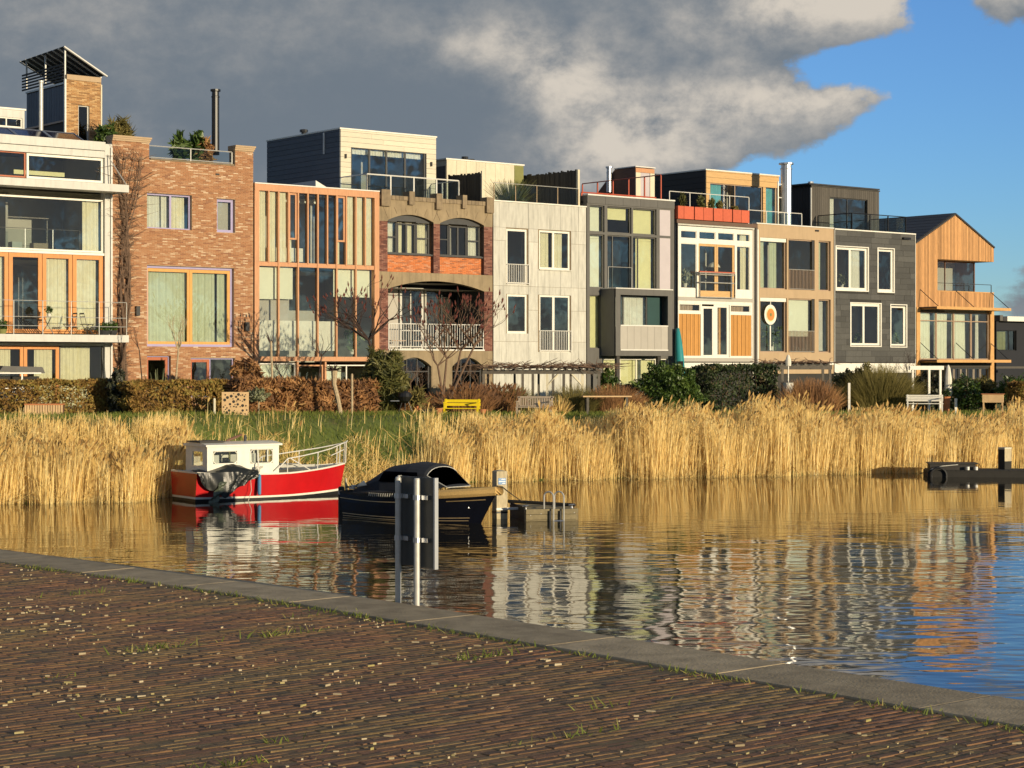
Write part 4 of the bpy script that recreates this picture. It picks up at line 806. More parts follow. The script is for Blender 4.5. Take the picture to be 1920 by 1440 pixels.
# glazing
zt1, zt2 = ZP(1725, 584), ZP(1725, 674)
rooms(h, u0, u1, [GZ, zc2, zc1 + .2])
for i in range(4):
    c, d_ = U(1725 + i * 32.7), U(1725 + (i + 1) * 32.7) - .02
    window(h, (c, d_, zt2, zt1), 'dark_metal' if 0 else 'tan_paint', .08, .06, rows=(.83,), curt=[(.05, .8, 'pale_blind')] if i < 3 else [(.42, .58, 'white_curtain')])
for c, d_ in ((1717.5, 1724.5), (1856, 1863)): piece('corner_post', h, U(c), U(d_), -.04, .25, GZ - .3, zc1 - .002, 'larch_trim')
for zz_, lab in ((zc1, 574.5), (zc2, 675)):
    yc = -1.35; zf = ZP(1757, lab, yc); ca, ce_ = U(1757, yc), U(1896, yc)
    cn = group_part('canopy', h); piece('edge_board', cn, ca, ce_, yc, yc + .05, zf - .14, zf + .02, 'larch_trim'); piece('deck', cn, ca + .01, ce_ - .01, yc + .052, -.03, zf - .06, zf, 'brown_timber')
    for t_ in (.04, .27, .5, .73, .96): x = ca + (ce_ - ca) * t_; piece('joist', cn, x - .03, x + .03, yc + .053, -.03, zf - .14, zf - .062, 'larch_trim')
    for px_ in (1725, 1792, 1857): MB().tube([(U(px_), -.02, zf + 1.0), (U(px_), yc + .04, zf + .02)], .022, 5).build('stay_rod', 'black_metal', cn)
gw = window(h, (U(1780), U(1856), GZ, zc2 - .35), 'dark_metal', .1, .06, cols=(.25, .5, .75), curt=[(.04 + .16 * i, .10 + .16 * i, 'tan_paint') for i in range(6)])
piece('lintel', h, u0 + .3, u1 - .3, .0, .3, zc2 - .34, zc2 - .1, 'black_timber')
# ---------------------------------------------------------------- 11: far dark house at the right edge
y = 3.0; u0, u1 = U(1868, y), U(2050, y); zt = ZP(1868, 600, y)
h = thing('dark_house', 'low black house with a white roof edge behind the larch gable, at the right edge', 'house', (u0, y, GZ), 'F', group='row of canal houses')
b = MB().wall(u0, u1, GZ - .5, zt, [(U(1869, y), U(1906, y), ZP(1869, 657, y), ZP(1869, 619, y))], y, .25).face([(u0, y, GZ - .5), (u0, y + 9, GZ - .5), (u0, y + 9, zt), (u0, y, zt)]).face([(u0, y, zt), (u1, y, zt), (u1, y + 9, zt), (u0, y + 9, zt)]); b.build('wall', 'navy', h)
window(h, (U(1869, y), U(1906, y), ZP(1869, 657, y), ZP(1869, 619, y)), 'black_metal', y + .1, .05, cols=(.68,), curt=[(.05, .65, 'olive_panel')]); rooms(h, u0, u1, [GZ, zt], y0=y + .3, y1=y + 4)
piece('roof_fascia', h, U(1889, y - .6), u1, y - .6, y + 1, ZP(1889, 602, y - .6), ZP(1889, 593, y - .6), 'white_paint'); piece('roof_edge', h, u0 - .02, U(1889, y - .6) - .03, y - .3, y + 4, zt - .05, zt + .3, 'grey_panel'); piece('lean_to_beam', h, U(1868, 1), U(1925, 1), 1.0, 1.2, ZP(1868, 691, 1), ZP(1868, 687, 1), 'grey_timber')
# ================================================================== ground, water, quay
def grassmat(name, cols, ns=.6):
    m = bpy.data.materials.new(name); m.use_nodes = True; nt = m.node_tree; N = nt.nodes.new; L = nt.links.new; p = nt.nodes['Principled BSDF']; p.inputs['Roughness'].default_value = .95
    gp = N('ShaderNodeNewGeometry'); n = N('ShaderNodeTexNoise'); n.inputs['Scale'].default_value = ns; n.inputs['Detail'].default_value = 8; n.inputs['Roughness'].default_value = .7; L(gp.outputs['Position'], n.inputs['Vector'])
    r = N('ShaderNodeValToRGB'); e = r.color_ramp.elements
    while len(e) < len(cols): e.new(.5)
    for i, c in enumerate(cols): e[i].position = .3 + .4 * i / (len(cols) - 1); e[i].color = tuple(c) + (1,)
    L(n.outputs[0], r.inputs[0]); L(r.outputs[0], p.inputs['Base Color'])
    b = N('ShaderNodeBump'); b.inputs['Distance'].default_value = .05; L(n.outputs[0], b.inputs['Height']); L(b.outputs[0], p.inputs['Normal']); M[name] = m
grassmat('turf', [(.19, .155, .055), (.125, .155, .03), (.135, .175, .03), (.21, .20, .06)])
pxs = list(np.linspace(-1400, 3200, 93)); Zs_ = [40, 50] + list(np.linspace(53, 96, 62)) + [110, 140, 200, 400, 900, 1900]
V, F = [], []
for i, px in enumerate(pxs):
    for Z in Zs_:
        x, y, z = PT(px, Z); z += (.05 * math.sin(x * 1.7 + y * 2.3) + .04 * math.sin(x * 3.1 - y * 1.1)) * (1 if shore(px) < Z < 85 else 0); V.append((x, y, z))
nz = len(Zs_)
for i in range(len(pxs) - 1):
    for j in range(nz - 1): F.append((i * nz + j, (i + 1) * nz + j, (i + 1) * nz + j + 1, i * nz + j + 1))
tag(npmesh('ground', V, F, np.zeros(len(F)), 'turf'), 'grassy far bank and gardens rising behind the water', kind='structure')

def watermat():
    m = bpy.data.materials.new('water'); m.use_nodes = True; nt = m.node_tree; N = nt.nodes.new; L = nt.links.new; p = nt.nodes['Principled BSDF']
    p.inputs['Base Color'].default_value = (.022, .019, .010, 1); p.inputs['Roughness'].default_value = .045; p.inputs['IOR'].default_value = 1.333; p.inputs['Specular IOR Level'].default_value = 1.0
    gp = N('ShaderNodeNewGeometry'); pos = gp.outputs['Position']
    def nz(scale, detail, st, rot=0., rough=.5):
        mp = N('ShaderNodeMapping'); mp.inputs['Scale'].default_value = st; mp.inputs['Rotation'].default_value = (0, 0, rot); L(pos, mp.inputs[0])
        n = N('ShaderNodeTexNoise'); n.inputs['Scale'].default_value = scale; n.inputs['Detail'].default_value = detail; n.inputs['Roughness'].default_value = rough; L(mp.outputs[0], n.inputs['Vector']); return E(nt, n.outputs[0])
    sx = N('ShaderNodeSeparateXYZ'); L(pos, sx.inputs[0]); Yp = E(nt, sx.outputs[1])
    calm = (Yp.smooth(62., 28.) * 1.15 + .2) * (nz(.16, 2, (1, 1, 1)).smooth(.3, .65) * .7 + .45)      # wind reaches the open water, the reeds shelter the far shore
    hgt = nz(1.05, 2, (.5, 1, 1), .12, .45) * .018 + nz(2.6, 1.5, (.55, 1, 1), -.15, .4) * .011 + nz(.36, 1, (1, 1, 1), .3) * .02
    b = N('ShaderNodeBump'); b.inputs['Strength'].default_value = 1; b.inputs['Distance'].default_value = 1.0
    L((hgt * calm).k, b.inputs['Height']); L(b.outputs[0], p.inputs['Normal']); M['water'] = m
watermat()
w = npmesh('water', [(-1500, 5, 0), (1500, 5, 0), (1500, 1200, 0), (-1500, 1200, 0)], [(0, 1, 2, 3)], [0], 'water'); tag(w, 'calm rippled canal water', kind='structure')

QH = 2.5
def qp(px, py, h=QH): Z = (CAMZ - h) * FPX / (py - HOR); return Vector(((px - 960) / FPX * Z, Z, h))
edge = [qp(*p) for p in [(-700, 945), (-300, 991), (0, 1029.5), (187, 1053.5), (400, 1080), (600, 1107), (750, 1130), (1033, 1175), (1233, 1206), (1544, 1254), (1679, 1276), (1920, 1313), (2300, 1374), (3000, 1500)]]
edge = [Vector((-60, edge[0].y + 40, QH))] + edge + [Vector((12, 2, QH))]
def offset(pts, d):
    o = []
    for i, p in enumerate(pts):
        t = (pts[min(i + 1, len(pts) - 1)] - pts[max(i - 1, 0)]).normalized(); o.append(p + Vector((t.y, -t.x, 0)) * d)
    return o
KW = .55
inner = offset(edge, KW)
mat('kerb_stone', (.44, .345, .215), .85, .30, 5, bump=.004, bs=60, vary='obj', va=.10, detail=10, dirt=.4, spec=.15); mat('quay_soil', (.17, .115, .05), .95, .4, 8)
mat('paver', (.1, .06, .04), .8, .3, 26, bump=.003, bs=90, cols=[(.175, .095, .045), (.225, .11, .054), (.20, .125, .052), (.24, .12, .056), (.215, .14, .055), (.25, .16, .07)])
q = MB(); zq = QH - .0148
for a, b, c, d_ in zip(edge, edge[1:], inner, inner[1:]): q.face([(a.x, a.y, zq - .002), (b.x, b.y, zq - .002), (b.x, b.y, -2), (a.x, a.y, -2)])
q.face([(p.x, p.y, zq) for p in edge] + [(12, -30, zq), (-60, -30, zq)])
quay = q.build('quay', 'quay_soil'); tag(quay, 'brick paved quay with a stone kerb along the water', kind='structure')
# kerb stones
def walk(pts, step):
    out = [pts[0]]; acc = 0; i = 0; p = pts[0]; tgt = step
    for a, b in zip(pts, pts[1:]):
        L_ = (b - a).length
        while acc + L_ >= tgt: out.append(a + (b - a) * ((tgt - acc) / L_)); tgt += step
        acc += L_
    return out
s0 = (edge[0] - edge[1]).length + (edge[1] - edge[2]).length
kp = [p for p in walk(edge, 1.32)]; ki = offset(kp, KW)
for i in range(len(kp) - 1):
    a, b, c, d_ = kp[i], kp[i + 1], ki[i + 1], ki[i]
    if a.y > 40 or a.y < 5: continue
    cen = (a + b + c + d_) / 4; sh = lambda p: p + (cen - p).normalized() * .004
    P = [sh(p) for p in (a, b, c, d_)]; z = QH + random.uniform(-.0012, .0012); bv = .006; m_ = MB()
    top = [(p + (cen - p).normalized() * bv * 1.4) for p in P]
    m_.v = [(p.x, p.y, z - .3) for p in P] + [(p.x, p.y, z - bv) for p in P] + [(p.x, p.y, z) for p in top]
    m_.f = [(0, 1, 5, 4), (1, 2, 6, 5), (2, 3, 7, 6), (3, 0, 4, 7), (4, 5, 9, 8), (5, 6, 10, 9), (6, 7, 11, 10), (7, 4, 8, 11), (8, 9, 10, 11)]; m_.t = [.5] * 9
    m_.f = [f[::-1] for f in m_.f]; m_.build('kerb_stone', 'kerb_stone', quay)
# pavers: courses run parallel to the row of houses
BL, BW, GAP = .20, .058, .006
def inquay(x, y):
    for (a, b) in zip(inner, inner[1:]):
        if min(a.y, b.y) <= y <= max(a.y, b.y):
            t = (y - a.y) / (b.y - a.y + 1e-9); return x < a.x + (b.x - a.x) * t - .05
    return False
cells = []
dv, nv = (CT, ST), (ST, -CT)
for j in range(-415, 52):
    for i in range(-66, 140):
        s, t = (i + (.5 if j % 2 else 0)) * BL + .02 * math.sin(j * .21 + i * .11), j * BW + .015 * math.sin(i * .12 + j * .05)
        x, y = dv[0] * s + nv[0] * t, dv[1] * s + nv[1] * t
        if 6.6 < y < 19 and abs(x) < y * .267 + .7 and inquay(x, y): cells.append((y, x, s, t))
cells.sort()
vis = [c for c in cells if abs(c[1]) < c[0] * .2667 + .05 and (CAMZ - QH) * FPX / c[0] + HOR < 1446]
near = set(id(c) for c in vis[:300])
PV = []
for k in range(10):
    me = bpy.data.meshes.new('paving_brick'); bw, bl = (BW - GAP) / 2, (BL - GAP) / 2; j = lambda a: random.uniform(-a, a)
    v = [(sx * bl, sy * bw, -.05) for sx, sy in ((-1, -1), (1, -1), (1, 1), (-1, 1))] + [(sx * bl, sy * bw, -.0035 + j(.001)) for sx, sy in ((-1, -1), (1, -1), (1, 1), (-1, 1))] + [(sx * (bl - .005 + j(.003)), sy * (bw - .005 + j(.002)), j(.0016)) for sx, sy in ((-1, -1), (1, -1), (1, 1), (-1, 1))]
    f = [(0, 1, 5, 4), (1, 2, 6, 5), (2, 3, 7, 6), (3, 0, 4, 7), (4, 5, 9, 8), (5, 6, 10, 9), (6, 7, 11, 10), (7, 4, 8, 11), (8, 9, 10, 11)]
    me.from_pydata(v, [], f); at = me.attributes.new('tint', 'FLOAT', 'FACE'); at.data.foreach_set('value', np.full(9, k / 9., dtype=np.float32)); me.materials.append(M['paver']); PV.append((me, v, f))
V, F, T = [], [], []
for c in cells:
    me, v, f = PV[random.randrange(10)]; y, x = c[0], c[1]; zz = QH - .012 + random.gauss(0, .0012); rz = TH + random.gauss(0, .008); tx, ty = random.gauss(0, .006), random.gauss(0, .013)
    if id(c) in near:
        ob = bpy.data.objects.new('paving_brick', me); COL.objects.link(ob); ob.parent = quay; ob.location = (x, y, zz); ob.rotation_euler = (ty, tx, rz)
    else:
        b = len(V); cz, sz = math.cos(rz), math.sin(rz)
        V += [(x + cz * p[0] - sz * p[1], y + sz * p[0] + cz * p[1], zz + p[2] - tx * p[0] + ty * p[1]) for p in v]; F += [tuple(i + b for i in g) for g in f]; T += [random.random() * .2 + .8 * (.5 + .28 * math.sin(x * 1.9 + 2 * math.sin(y * 1.7)) + .22 * math.sin(x * 4.3 - y * 3.1))] * 9
pb = npmesh('paving_bricks', V, F, T, 'paver', quay); pb['kind'] = 'stuff'

# ------------------------------------------------------------------ foliage makers (numpy)
def leaves(P, size, tint, flat=.0, ar=1.8):
    n = len(P); a = rng.normal(size=(n, 3)); a /= np.linalg.norm(a, axis=1)[:, None]; b = rng.normal(size=(n, 3)); b -= (a * b).sum(1)[:, None] * a; b /= np.linalg.norm(b, axis=1)[:, None]
    s = (size * rng.uniform(.6, 1.3, n))[:, None]; a = a * s * ar / 2; b = b * s / 2
    V = np.stack([P - a, P + b * .9, P + a, P - b * .9], 1).reshape(-1, 3); F = np.arange(4 * n).reshape(n, 4); return V, F, np.clip(tint, 0, 1)
def blades(P, h, w, lean, tint, bend=.3, plume=None):
    """tapered upright strips; plume = share that carries a seed head"""
    n = len(P); ang = rng.uniform(0, math.pi, n); wx = np.stack([np.cos(ang), np.sin(ang) * .4, np.zeros(n)], 1) * (w * rng.uniform(.6, 1.3, n))[:, None] / 2
    top = lean + np.stack([np.zeros(n), np.zeros(n), h], 1); mid = lean * bend + np.stack([np.zeros(n), np.zeros(n), h * .55], 1)
    V = np.stack([P - wx, P + wx, P + mid + wx * .8, P + mid - wx * .8, P + top + wx * .3, P + top - wx * .3], 1).reshape(-1, 3)
    base = np.arange(n)[:, None] * 6; F = np.concatenate([base + np.array([[0, 1, 2, 3]]), base + np.array([[3, 2, 4, 5]])]); T = np.concatenate([tint, tint])
    if plume is not None:
        k = np.nonzero(plume)[0]; q = (P + top)[k]; d = lean[k] * .25 / (np.linalg.norm(lean[k], axis=1)[:, None] + .05) + rng.normal(size=(len(k), 3)) * .04; L_ = rng.uniform(.14, .28, len(k))[:, None]
        u = np.stack([np.ones(len(k)), np.zeros(len(k)), np.zeros(len(k))], 1) * rng.uniform(.025, .05, len(k))[:, None]; z = np.array([[0, 0, 1.]])
        b0 = len(V); V = np.concatenate([V, np.stack([q - z * .05, q + z * L_ * .5 + u + d * .5, q + z * L_ + d * .8, q + z * L_ * .5 - u + d * .5], 1).reshape(-1, 3)])
        F = np.concatenate([F, b0 + np.arange(4 * len(k)).reshape(-1, 4)]); T = np.concatenate([T, np.clip(rng.uniform(.0, .35, len(k)), 0, 1)])
    return V, F, np.clip(T, 0, 1)
def join(*parts):
    Vs, Fs, Ts, o = [], [], [], 0
    for V, F, T in parts: Vs.append(V); Fs.append(F + o); Ts.append(T); o += len(V)
    return np.concatenate(Vs), np.concatenate(Fs), np.concatenate(Ts)
gfun = np.vectorize(lambda px, Z: ground(px, Z))
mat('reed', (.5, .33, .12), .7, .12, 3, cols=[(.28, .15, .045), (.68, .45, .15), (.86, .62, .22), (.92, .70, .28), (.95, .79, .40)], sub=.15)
mat('grass', (.1, .14, .03), .8, .2, 2, cols=[(.08, .10, .015), (.125, .165, .022), (.18, .22, .035), (.38, .32, .11)], sub=.25)
# reeds along the far shore
def reed_belt(n, p0, p1, dmin, dmax, hfun, name, label, dens=None):
    px = rng.uniform(p0, p1, int(n * 2.2)); s = np.interp(px, PXS, ZS); dd = rng.uniform(dmin, dmax, len(px))
    cl = .5 + .5 * np.sin(px * .031 + 1.5 * np.sin(px * .011) + dd * .9) * np.sin(px * .083 + dd * 1.7); keep = rng.uniform(0, 1, len(px)) < (.14 + .86 * cl) * (dens(px) if dens else 1)
    px, s, dd, cl = px[keep][:n], s[keep][:n], dd[keep][:n], cl[keep][:n]; Z = s + dd + .25 * np.sin(px * .05); g = np.maximum(gfun(px, Z), -.1)
    P = np.stack([(px - 960) / FPX * Z, Z, g - .05], 1); m = len(px); h = np.maximum(.7, hfun(px, dd) - .62 * np.maximum(g, 0)) * (.74 + .26 * cl) * rng.choice([1., .82, .6, .38], m, p=[.36, .34, .18, .12]) * rng.uniform(.9, 1.1, m)
    lx = .055 + .05 * np.sin(px * .045 + 1) + rng.normal(0, .065, m); lean = np.stack([lx * h, rng.normal(0, .07, m) * h, np.zeros(m)], 1)
    tint = np.clip(rng.normal(.62, .24, m) + .14 * (cl - .5), 0, 1)
    V, F, T = blades(P, h, np.full(m, .023), lean, tint, .46, plume=(h > hfun(px, dd) * .6) & (rng.uniform(0, 1, m) < .12))
    k = rng.integers(0, m, int(m * .75)); hh = h[k] * rng.uniform(.2, .85, len(k)); Q = P[k] + lean[k] * (hh / h[k])[:, None] ** 1.5; Q[:, 2] += hh           # drooping dry leaves
    V2, F2, T2 = blades(Q, rng.uniform(-.12, .28, len(k)), np.full(len(k), .024), np.stack([rng.normal(.04, .22, len(k)), rng.normal(0, .18, len(k)), np.zeros(len(k))], 1), np.clip(rng.normal(.66, .18, len(k)), 0, 1), .5)
    nb = int(m * .2); k = rng.integers(0, m, nb); Q = P[k].copy(); Q[:, 1] -= .15; Q[:, 2] = np.maximum(Q[:, 2], .02)                  # broken stems lying at the foot, coloured dark to stand in for base shade
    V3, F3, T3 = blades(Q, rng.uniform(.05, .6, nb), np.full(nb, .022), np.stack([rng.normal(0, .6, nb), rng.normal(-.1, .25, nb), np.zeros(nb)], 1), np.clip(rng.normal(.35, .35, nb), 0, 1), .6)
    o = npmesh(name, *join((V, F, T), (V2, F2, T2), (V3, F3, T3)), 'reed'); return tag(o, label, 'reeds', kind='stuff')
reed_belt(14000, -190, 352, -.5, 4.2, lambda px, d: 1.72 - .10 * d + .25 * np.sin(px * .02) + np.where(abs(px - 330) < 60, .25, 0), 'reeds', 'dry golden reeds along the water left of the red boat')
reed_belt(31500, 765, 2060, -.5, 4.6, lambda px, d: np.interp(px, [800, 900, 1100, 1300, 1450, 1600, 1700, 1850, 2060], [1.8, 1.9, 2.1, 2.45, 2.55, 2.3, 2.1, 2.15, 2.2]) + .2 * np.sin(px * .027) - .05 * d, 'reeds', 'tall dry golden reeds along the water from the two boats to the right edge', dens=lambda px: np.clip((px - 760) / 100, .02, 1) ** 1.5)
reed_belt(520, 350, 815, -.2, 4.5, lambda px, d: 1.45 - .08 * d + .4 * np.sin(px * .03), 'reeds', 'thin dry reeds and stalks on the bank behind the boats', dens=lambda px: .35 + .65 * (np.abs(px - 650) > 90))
# rough dry grass on the bank and mown grass on top
m_ = 6500; px = rng.uniform(360, 830, m_); Z = np.interp(px, PXS, ZS) + rng.uniform(-.03, 1, m_) * 3.4 * (.7 + .3 * np.sin(px * .04)); P = np.stack([(px - 960) / FPX * Z, Z, gfun(px, Z)], 1); up = (Z - np.interp(px, PXS, ZS)) / 6
h = rng.uniform(.08, .3, m_) * (1.1 - .5 * up); tag(npmesh('dry_grass', *blades(P, h, np.full(m_, .03), np.stack([rng.normal(0, .22, m_), rng.normal(0, .2, m_), np.zeros(m_)], 1), np.clip(rng.normal(.45, .25, m_), 0, 1), .4), 'reed'), 'matted dry grass on the bank behind the boats', 'dry grass', kind='stuff')
m_ = 30000; px = rng.uniform(-120, 2000, m_); zt_ = np.interp(px, PXS, ZT); Z = zt_ - 3.8 + rng.uniform(0, 1, m_) * 9; P = np.stack([(px - 960) / FPX * Z, Z, gfun(px, Z)], 1)
tag(npmesh('lawn_grass', *blades(P, rng.uniform(.06, .2, m_), np.full(m_, .03), np.stack([rng.normal(0, .05, m_), rng.normal(0, .05, m_), np.zeros(m_)], 1), np.clip(rng.normal(.5, .2, m_) - .0, 0, 1), .4), 'grass'), 'green grass on top of the far bank', 'grass', kind='stuff')
# weeds along the kerb joint, litter on the pavers
wp_, wt = [], []
for a, b in zip(inner, inner[1:]):
    L_ = (b - a).length
    if a.y > 22 or L_ > 8: continue
    for k in range(int(L_ * 150)):
        t = random.random(); 
        if .5 + .5 * math.sin((a.x + t * L_) * 5.1 + a.y * 3) + random.random() < .85: continue
        p = a + (b - a) * t; wp_.append((p.x - abs(random.gauss(.02, .05)) * .8, p.y - abs(random.gauss(.02, .05)) * .6, QH - .03))
for c in range(14):
    y = random.uniform(7.6, 14); x = random.uniform(-.26, .2) * y
    if inquay(x, y): k_ = random.choice([8, 14, 25, 50]); s_ = random.uniform(.04, .22); wp_ += [(x + (q_ := random.gauss(0, s_)) * CT + random.gauss(0, .02), y + q_ * ST + random.gauss(0, .02), QH - .018) for _ in range(k_)]
P = np.array(wp_); m_ = len(P); tag(npmesh('weeds', *blades(P, rng.uniform(.012, .055, m_), np.full(m_, .010), rng.normal(size=(m_, 3)) * np.array([.03, .03, 0]), np.clip(rng.normal(.6, .22, m_), 0, 1), .5), 'grass'), 'small weeds and moss in the joint between kerb and paving bricks', 'weeds', kind='stuff')
mat('litter', (.5, .42, .3), .8, .2, 20, cols=[(.16, .12, .06), (.34, .27, .16), (.50, .42, .28), (.33, .28, .09)])
ids = [i for i in rng.choice(len(cells), 3000) if .5 + .5 * math.sin(cells[i][1] * 2.1 + 1.7 * math.sin(cells[i][0] * 1.3)) * math.sin(cells[i][0] * 3.1 + cells[i][1]) > random.uniform(.25, 1.15)]; b = MB()
for i in ids:
    y, x = cells[i][0] + random.uniform(-.1, .1), cells[i][1] + random.uniform(-.1, .1)
    if not inquay(x, y): continue
    a = TH + random.gauss(0, .7); l, w_ = random.choice([.003, .005, .006, .008, .012, .022]), random.uniform(.0012, .003); ca, sa = math.cos(a), math.sin(a); t = random.random(); z0, z1 = QH - .01, QH + random.uniform(-.006, .000)
    c4 = [(x + ca * u - sa * v_, y + sa * u + ca * v_) for u, v_ in ((-l, -w_), (l, -w_), (l * .8, w_), (-l * .9, w_))]
    b.face([(p[0], p[1], z1 + random.uniform(0, .003)) for p in c4], t); b.face([(c4[0][0], c4[0][1], z0), (c4[1][0], c4[1][1], z0), (c4[1][0], c4[1][1], z1), (c4[0][0], c4[0][1], z1)], t)
lt = b.build('litter', 'litter'); tag(lt, 'pale crumbs, leaf bits and grit scattered over the paving', 'litter', kind='stuff')
# ================================================================== boats, jetty, sign
mat('red_hull', (.50, .008, .010), .3, .12, 2, coat=.15, dirt=.0); mat('white_gel', (.78, .76, .66), .3, .06, 4, dirt=.18); mat('black_bottom', (.012, .012, .012), .5, .2, 4); mat('navy_hull', (.006, .007, .013), .12, .15, 3, coat=.8)
mat('tarp', (.010, .012, .011), .38, .3, 5, bump=.006, bs=6); mat('canvas', (.016, .018, .024), .75, .2, 4, bump=.01, bs=4); mat('green_tarp', (.07, .085, .055), .35, .4, 7, bump=.008, bs=9)
mat('rope_tan', (.55, .36, .13), .9, .25, 40, bump=.01, bs=60); mat('brass', (.42, .30, .15), .4, .15, 5, metal=.4); mat('fender_blue', (.06, .20, .38), .45, .1, 5); mat('rope_black', (.02, .02, .02), .8, .2, 9); mat('rope_white', (.6, .58, .5), .8, .2, 30)
mat('post_wood', (.50, .42, .27), .85, .3, 9, stretch=(4, 4, .5), dirt=.3, bump=.006, bs=20); mat('jetty_wood', (.22, .18, .10), .85, .3, 6, vary='obj', va=.2, dirt=.3); mat('jetty_dark', (.02, .018, .015), .8, .3, 6); mat('sign_blue', (.04, .18, .42), .4, .05, 3); mat('sign_white', (.8, .8, .78), .4, .05, 3); mat('sign_back', (.055, .058, .055), .45, .12, 3); mat('deck_grey', (.45, .44, .38), .6, .15, 6, dirt=.2); mat('pile_rubber', (.012, .012, .012), .6, .2, 6)
def hull(parent, L, half, sheer, bands, tr=1.0, ns=22, rake=.0):
    """half(s,t): half breadth, sheer(s): height at side; bands: (name, t0, t1, material)"""
    def pt(s, t, sgn):
        z = -.25 + (sheer(s) + .25) * t; return (L * s + rake * max(0, s - .6) / .4 * t, sgn * half(s, t), z)
    for nm, t0, t1, m in bands:
        b = MB(); b.sm = True; k = 4
        for sg in (1, -1):
            for i in range(ns):
                for j in range(k):
                    ta, tb = t0 + (t1 - t0) * j / k, t0 + (t1 - t0) * (j + 1) / k; P = [pt(i / ns, ta, sg), pt((i + 1) / ns, ta, sg), pt((i + 1) / ns, tb, sg), pt(i / ns, tb, sg)]; b.face(P if sg < 0 else P[::-1])
        for j in range(k):
            ta, tb = t0 + (t1 - t0) * j / k, t0 + (t1 - t0) * (j + 1) / k; b.face([pt(0, ta, 1), pt(0, ta, -1), pt(0, tb, -1), pt(0, tb, 1)])
        if abs(t1 - t0) < .12: b.sm = False
        b.build(nm, m, parent)
    return pt
# ---- red boat
BA = R(35); t = thing('red_motorboat', 'red hulled cabin boat with a white wheelhouse and a dark tarpaulin over its side', 'boat', (-9.95, 58.2, 0), 'L', BA)
LB = 5.35
hb = lambda s, q: (.80 + .17 * q) * (1 - .05 * (1 - s) ** 2) * max(.012, 1 - max(0, (s - .42) / .58) ** (2.0 + .55 * q)) if s < 1 else .012
sh = lambda s: .80 + .10 * (2 * s - 1) ** 2 + (.10 if s > .6 else 0) * ((s - .6) / .4 if s > .6 else 0)
tz = lambda z: (z + .25) / 1.08
pt = hull(t, LB, hb, sh, [('hull_bottom', 0, tz(.06), 'black_bottom'), ('boot_stripe', tz(.06), tz(.12), 'white_gel'), ('hull', tz(.12), .955, 'red_hull'), ('rubbing_strake', .955, 1.0, 'white_gel')], rake=.28)
b = MB(); n = 22
for i in range(n): b.face([pt(i / n, .985, -1), pt((i + 1) / n, .985, -1), pt((i + 1) / n, .985, 1), pt(i / n, .985, 1)])
b.build('deck', 'deck_grey', t)
c0, c1, cw, cz0, cz1 = .42, 2.85, .74, .74, 1.66
cb = MB(); hs = [(c0 + .20, c0 + 1.0, 1.12, 1.50), (c0 + 1.45, c1 - .22, 1.10, 1.53)]
for sg in (-1, 1):
    wl = MB().wall(c0, c1, cz0, cz1, hs, 0, .05); nv_ = len(cb.v)
    cb.v += [(x, sg * (cw - y * 1.) - (0), z) for x, y, z in wl.v]; cb.f += [tuple(i + nv_ for i in f) for f in wl.f]; cb.t += wl.t
for x, hh in ((c0, [(-.42, .28, 1.05, 1.48)]), (c1, [(-.6, -.05, 1.1, 1.5), (.05, .6, 1.1, 1.5)])):
    wl = MB().wall(-cw, cw, cz0, cz1, hh, 0, .05); nv_ = len(cb.v); cb.v += [(x + (y if x == c0 else -y), u, z) for u, y, z in wl.v]; cb.f += [tuple(i + nv_ for i in f) for f in wl.f]; cb.t += wl.t
cab = cb.build('cabin', 'white_gel', t)
for sg in (-1, 1):
    for a, e, z0, z1 in hs:
        piece('window', cab, a, e, sg * (cw - .03) - .004, sg * (cw - .03) + .004, z0, z1, 'glass')
        f = MB(); r_ = .02
        f.tube([(a, sg * (cw + .004), z0 + .08), (a, sg * (cw + .004), z1 - .08), (a + .08, sg * (cw + .004), z1), (e - .08, sg * (cw + .004), z1), (e, sg * (cw + .004), z1 - .08), (e, sg * (cw + .004), z0 + .08), (e - .08, sg * (cw + .004), z0), (a + .08, sg * (cw + .004), z0), (a, sg * (cw + .004), z0 + .08)], r_, 5).build('window_rim', 'white_gel', cab)
        piece('window_curtain', cab, a + .02, a + (e - a) * .3, sg * (cw - .1), sg * (cw - .09), z0, z1 - .12, 'pale_grey_paint')
for (u0_, u1_, z0, z1) in ((-.42, .28, 1.05, 1.48),): piece('window', cab, c0 + .02, c0 + .028, u0_, u1_, z0, z1, 'glass')
rfm = MB(); N_ = 8
for k in range(N_):
    y0_, y1_ = -cw - .05 + (2 * cw + .1) * k / N_, -cw - .05 + (2 * cw + .1) * (k + 1) / N_; cr = lambda y: cz1 + .035 + .07 * (1 - (y / (cw + .05)) ** 2)
    rfm.face([(c0 - .06, y0_, cr(y0_)), (c1 + .1, y0_, cr(y0_)), (c1 + .1, y1_, cr(y1_)), (c0 - .06, y1_, cr(y1_))]); 
    for x in (c0 - .06, c1 + .1): rfm.face([(x, y0_, cz1 - .02), (x, y1_, cz1 - .02), (x, y1_, cr(y1_)), (x, y0_, cr(y0_))])
for y in (-cw - .05, cw + .05): rfm.face([(c0 - .06, y, cz1 - .02), (c1 + .1, y, cz1 - .02), (c1 + .1, y, cz1 + .035), (c0 - .06, y, cz1 + .035)])
rfm.face([(c0 - .06, -cw - .05, cz1 - .02), (c1 + .1, -cw - .05, cz1 - .02), (c1 + .1, cw + .05, cz1 - .02), (c0 - .06, cw + .05, cz1 - .02)])
cr_ = rfm.build('cabin_roof', 'white_gel', cab)
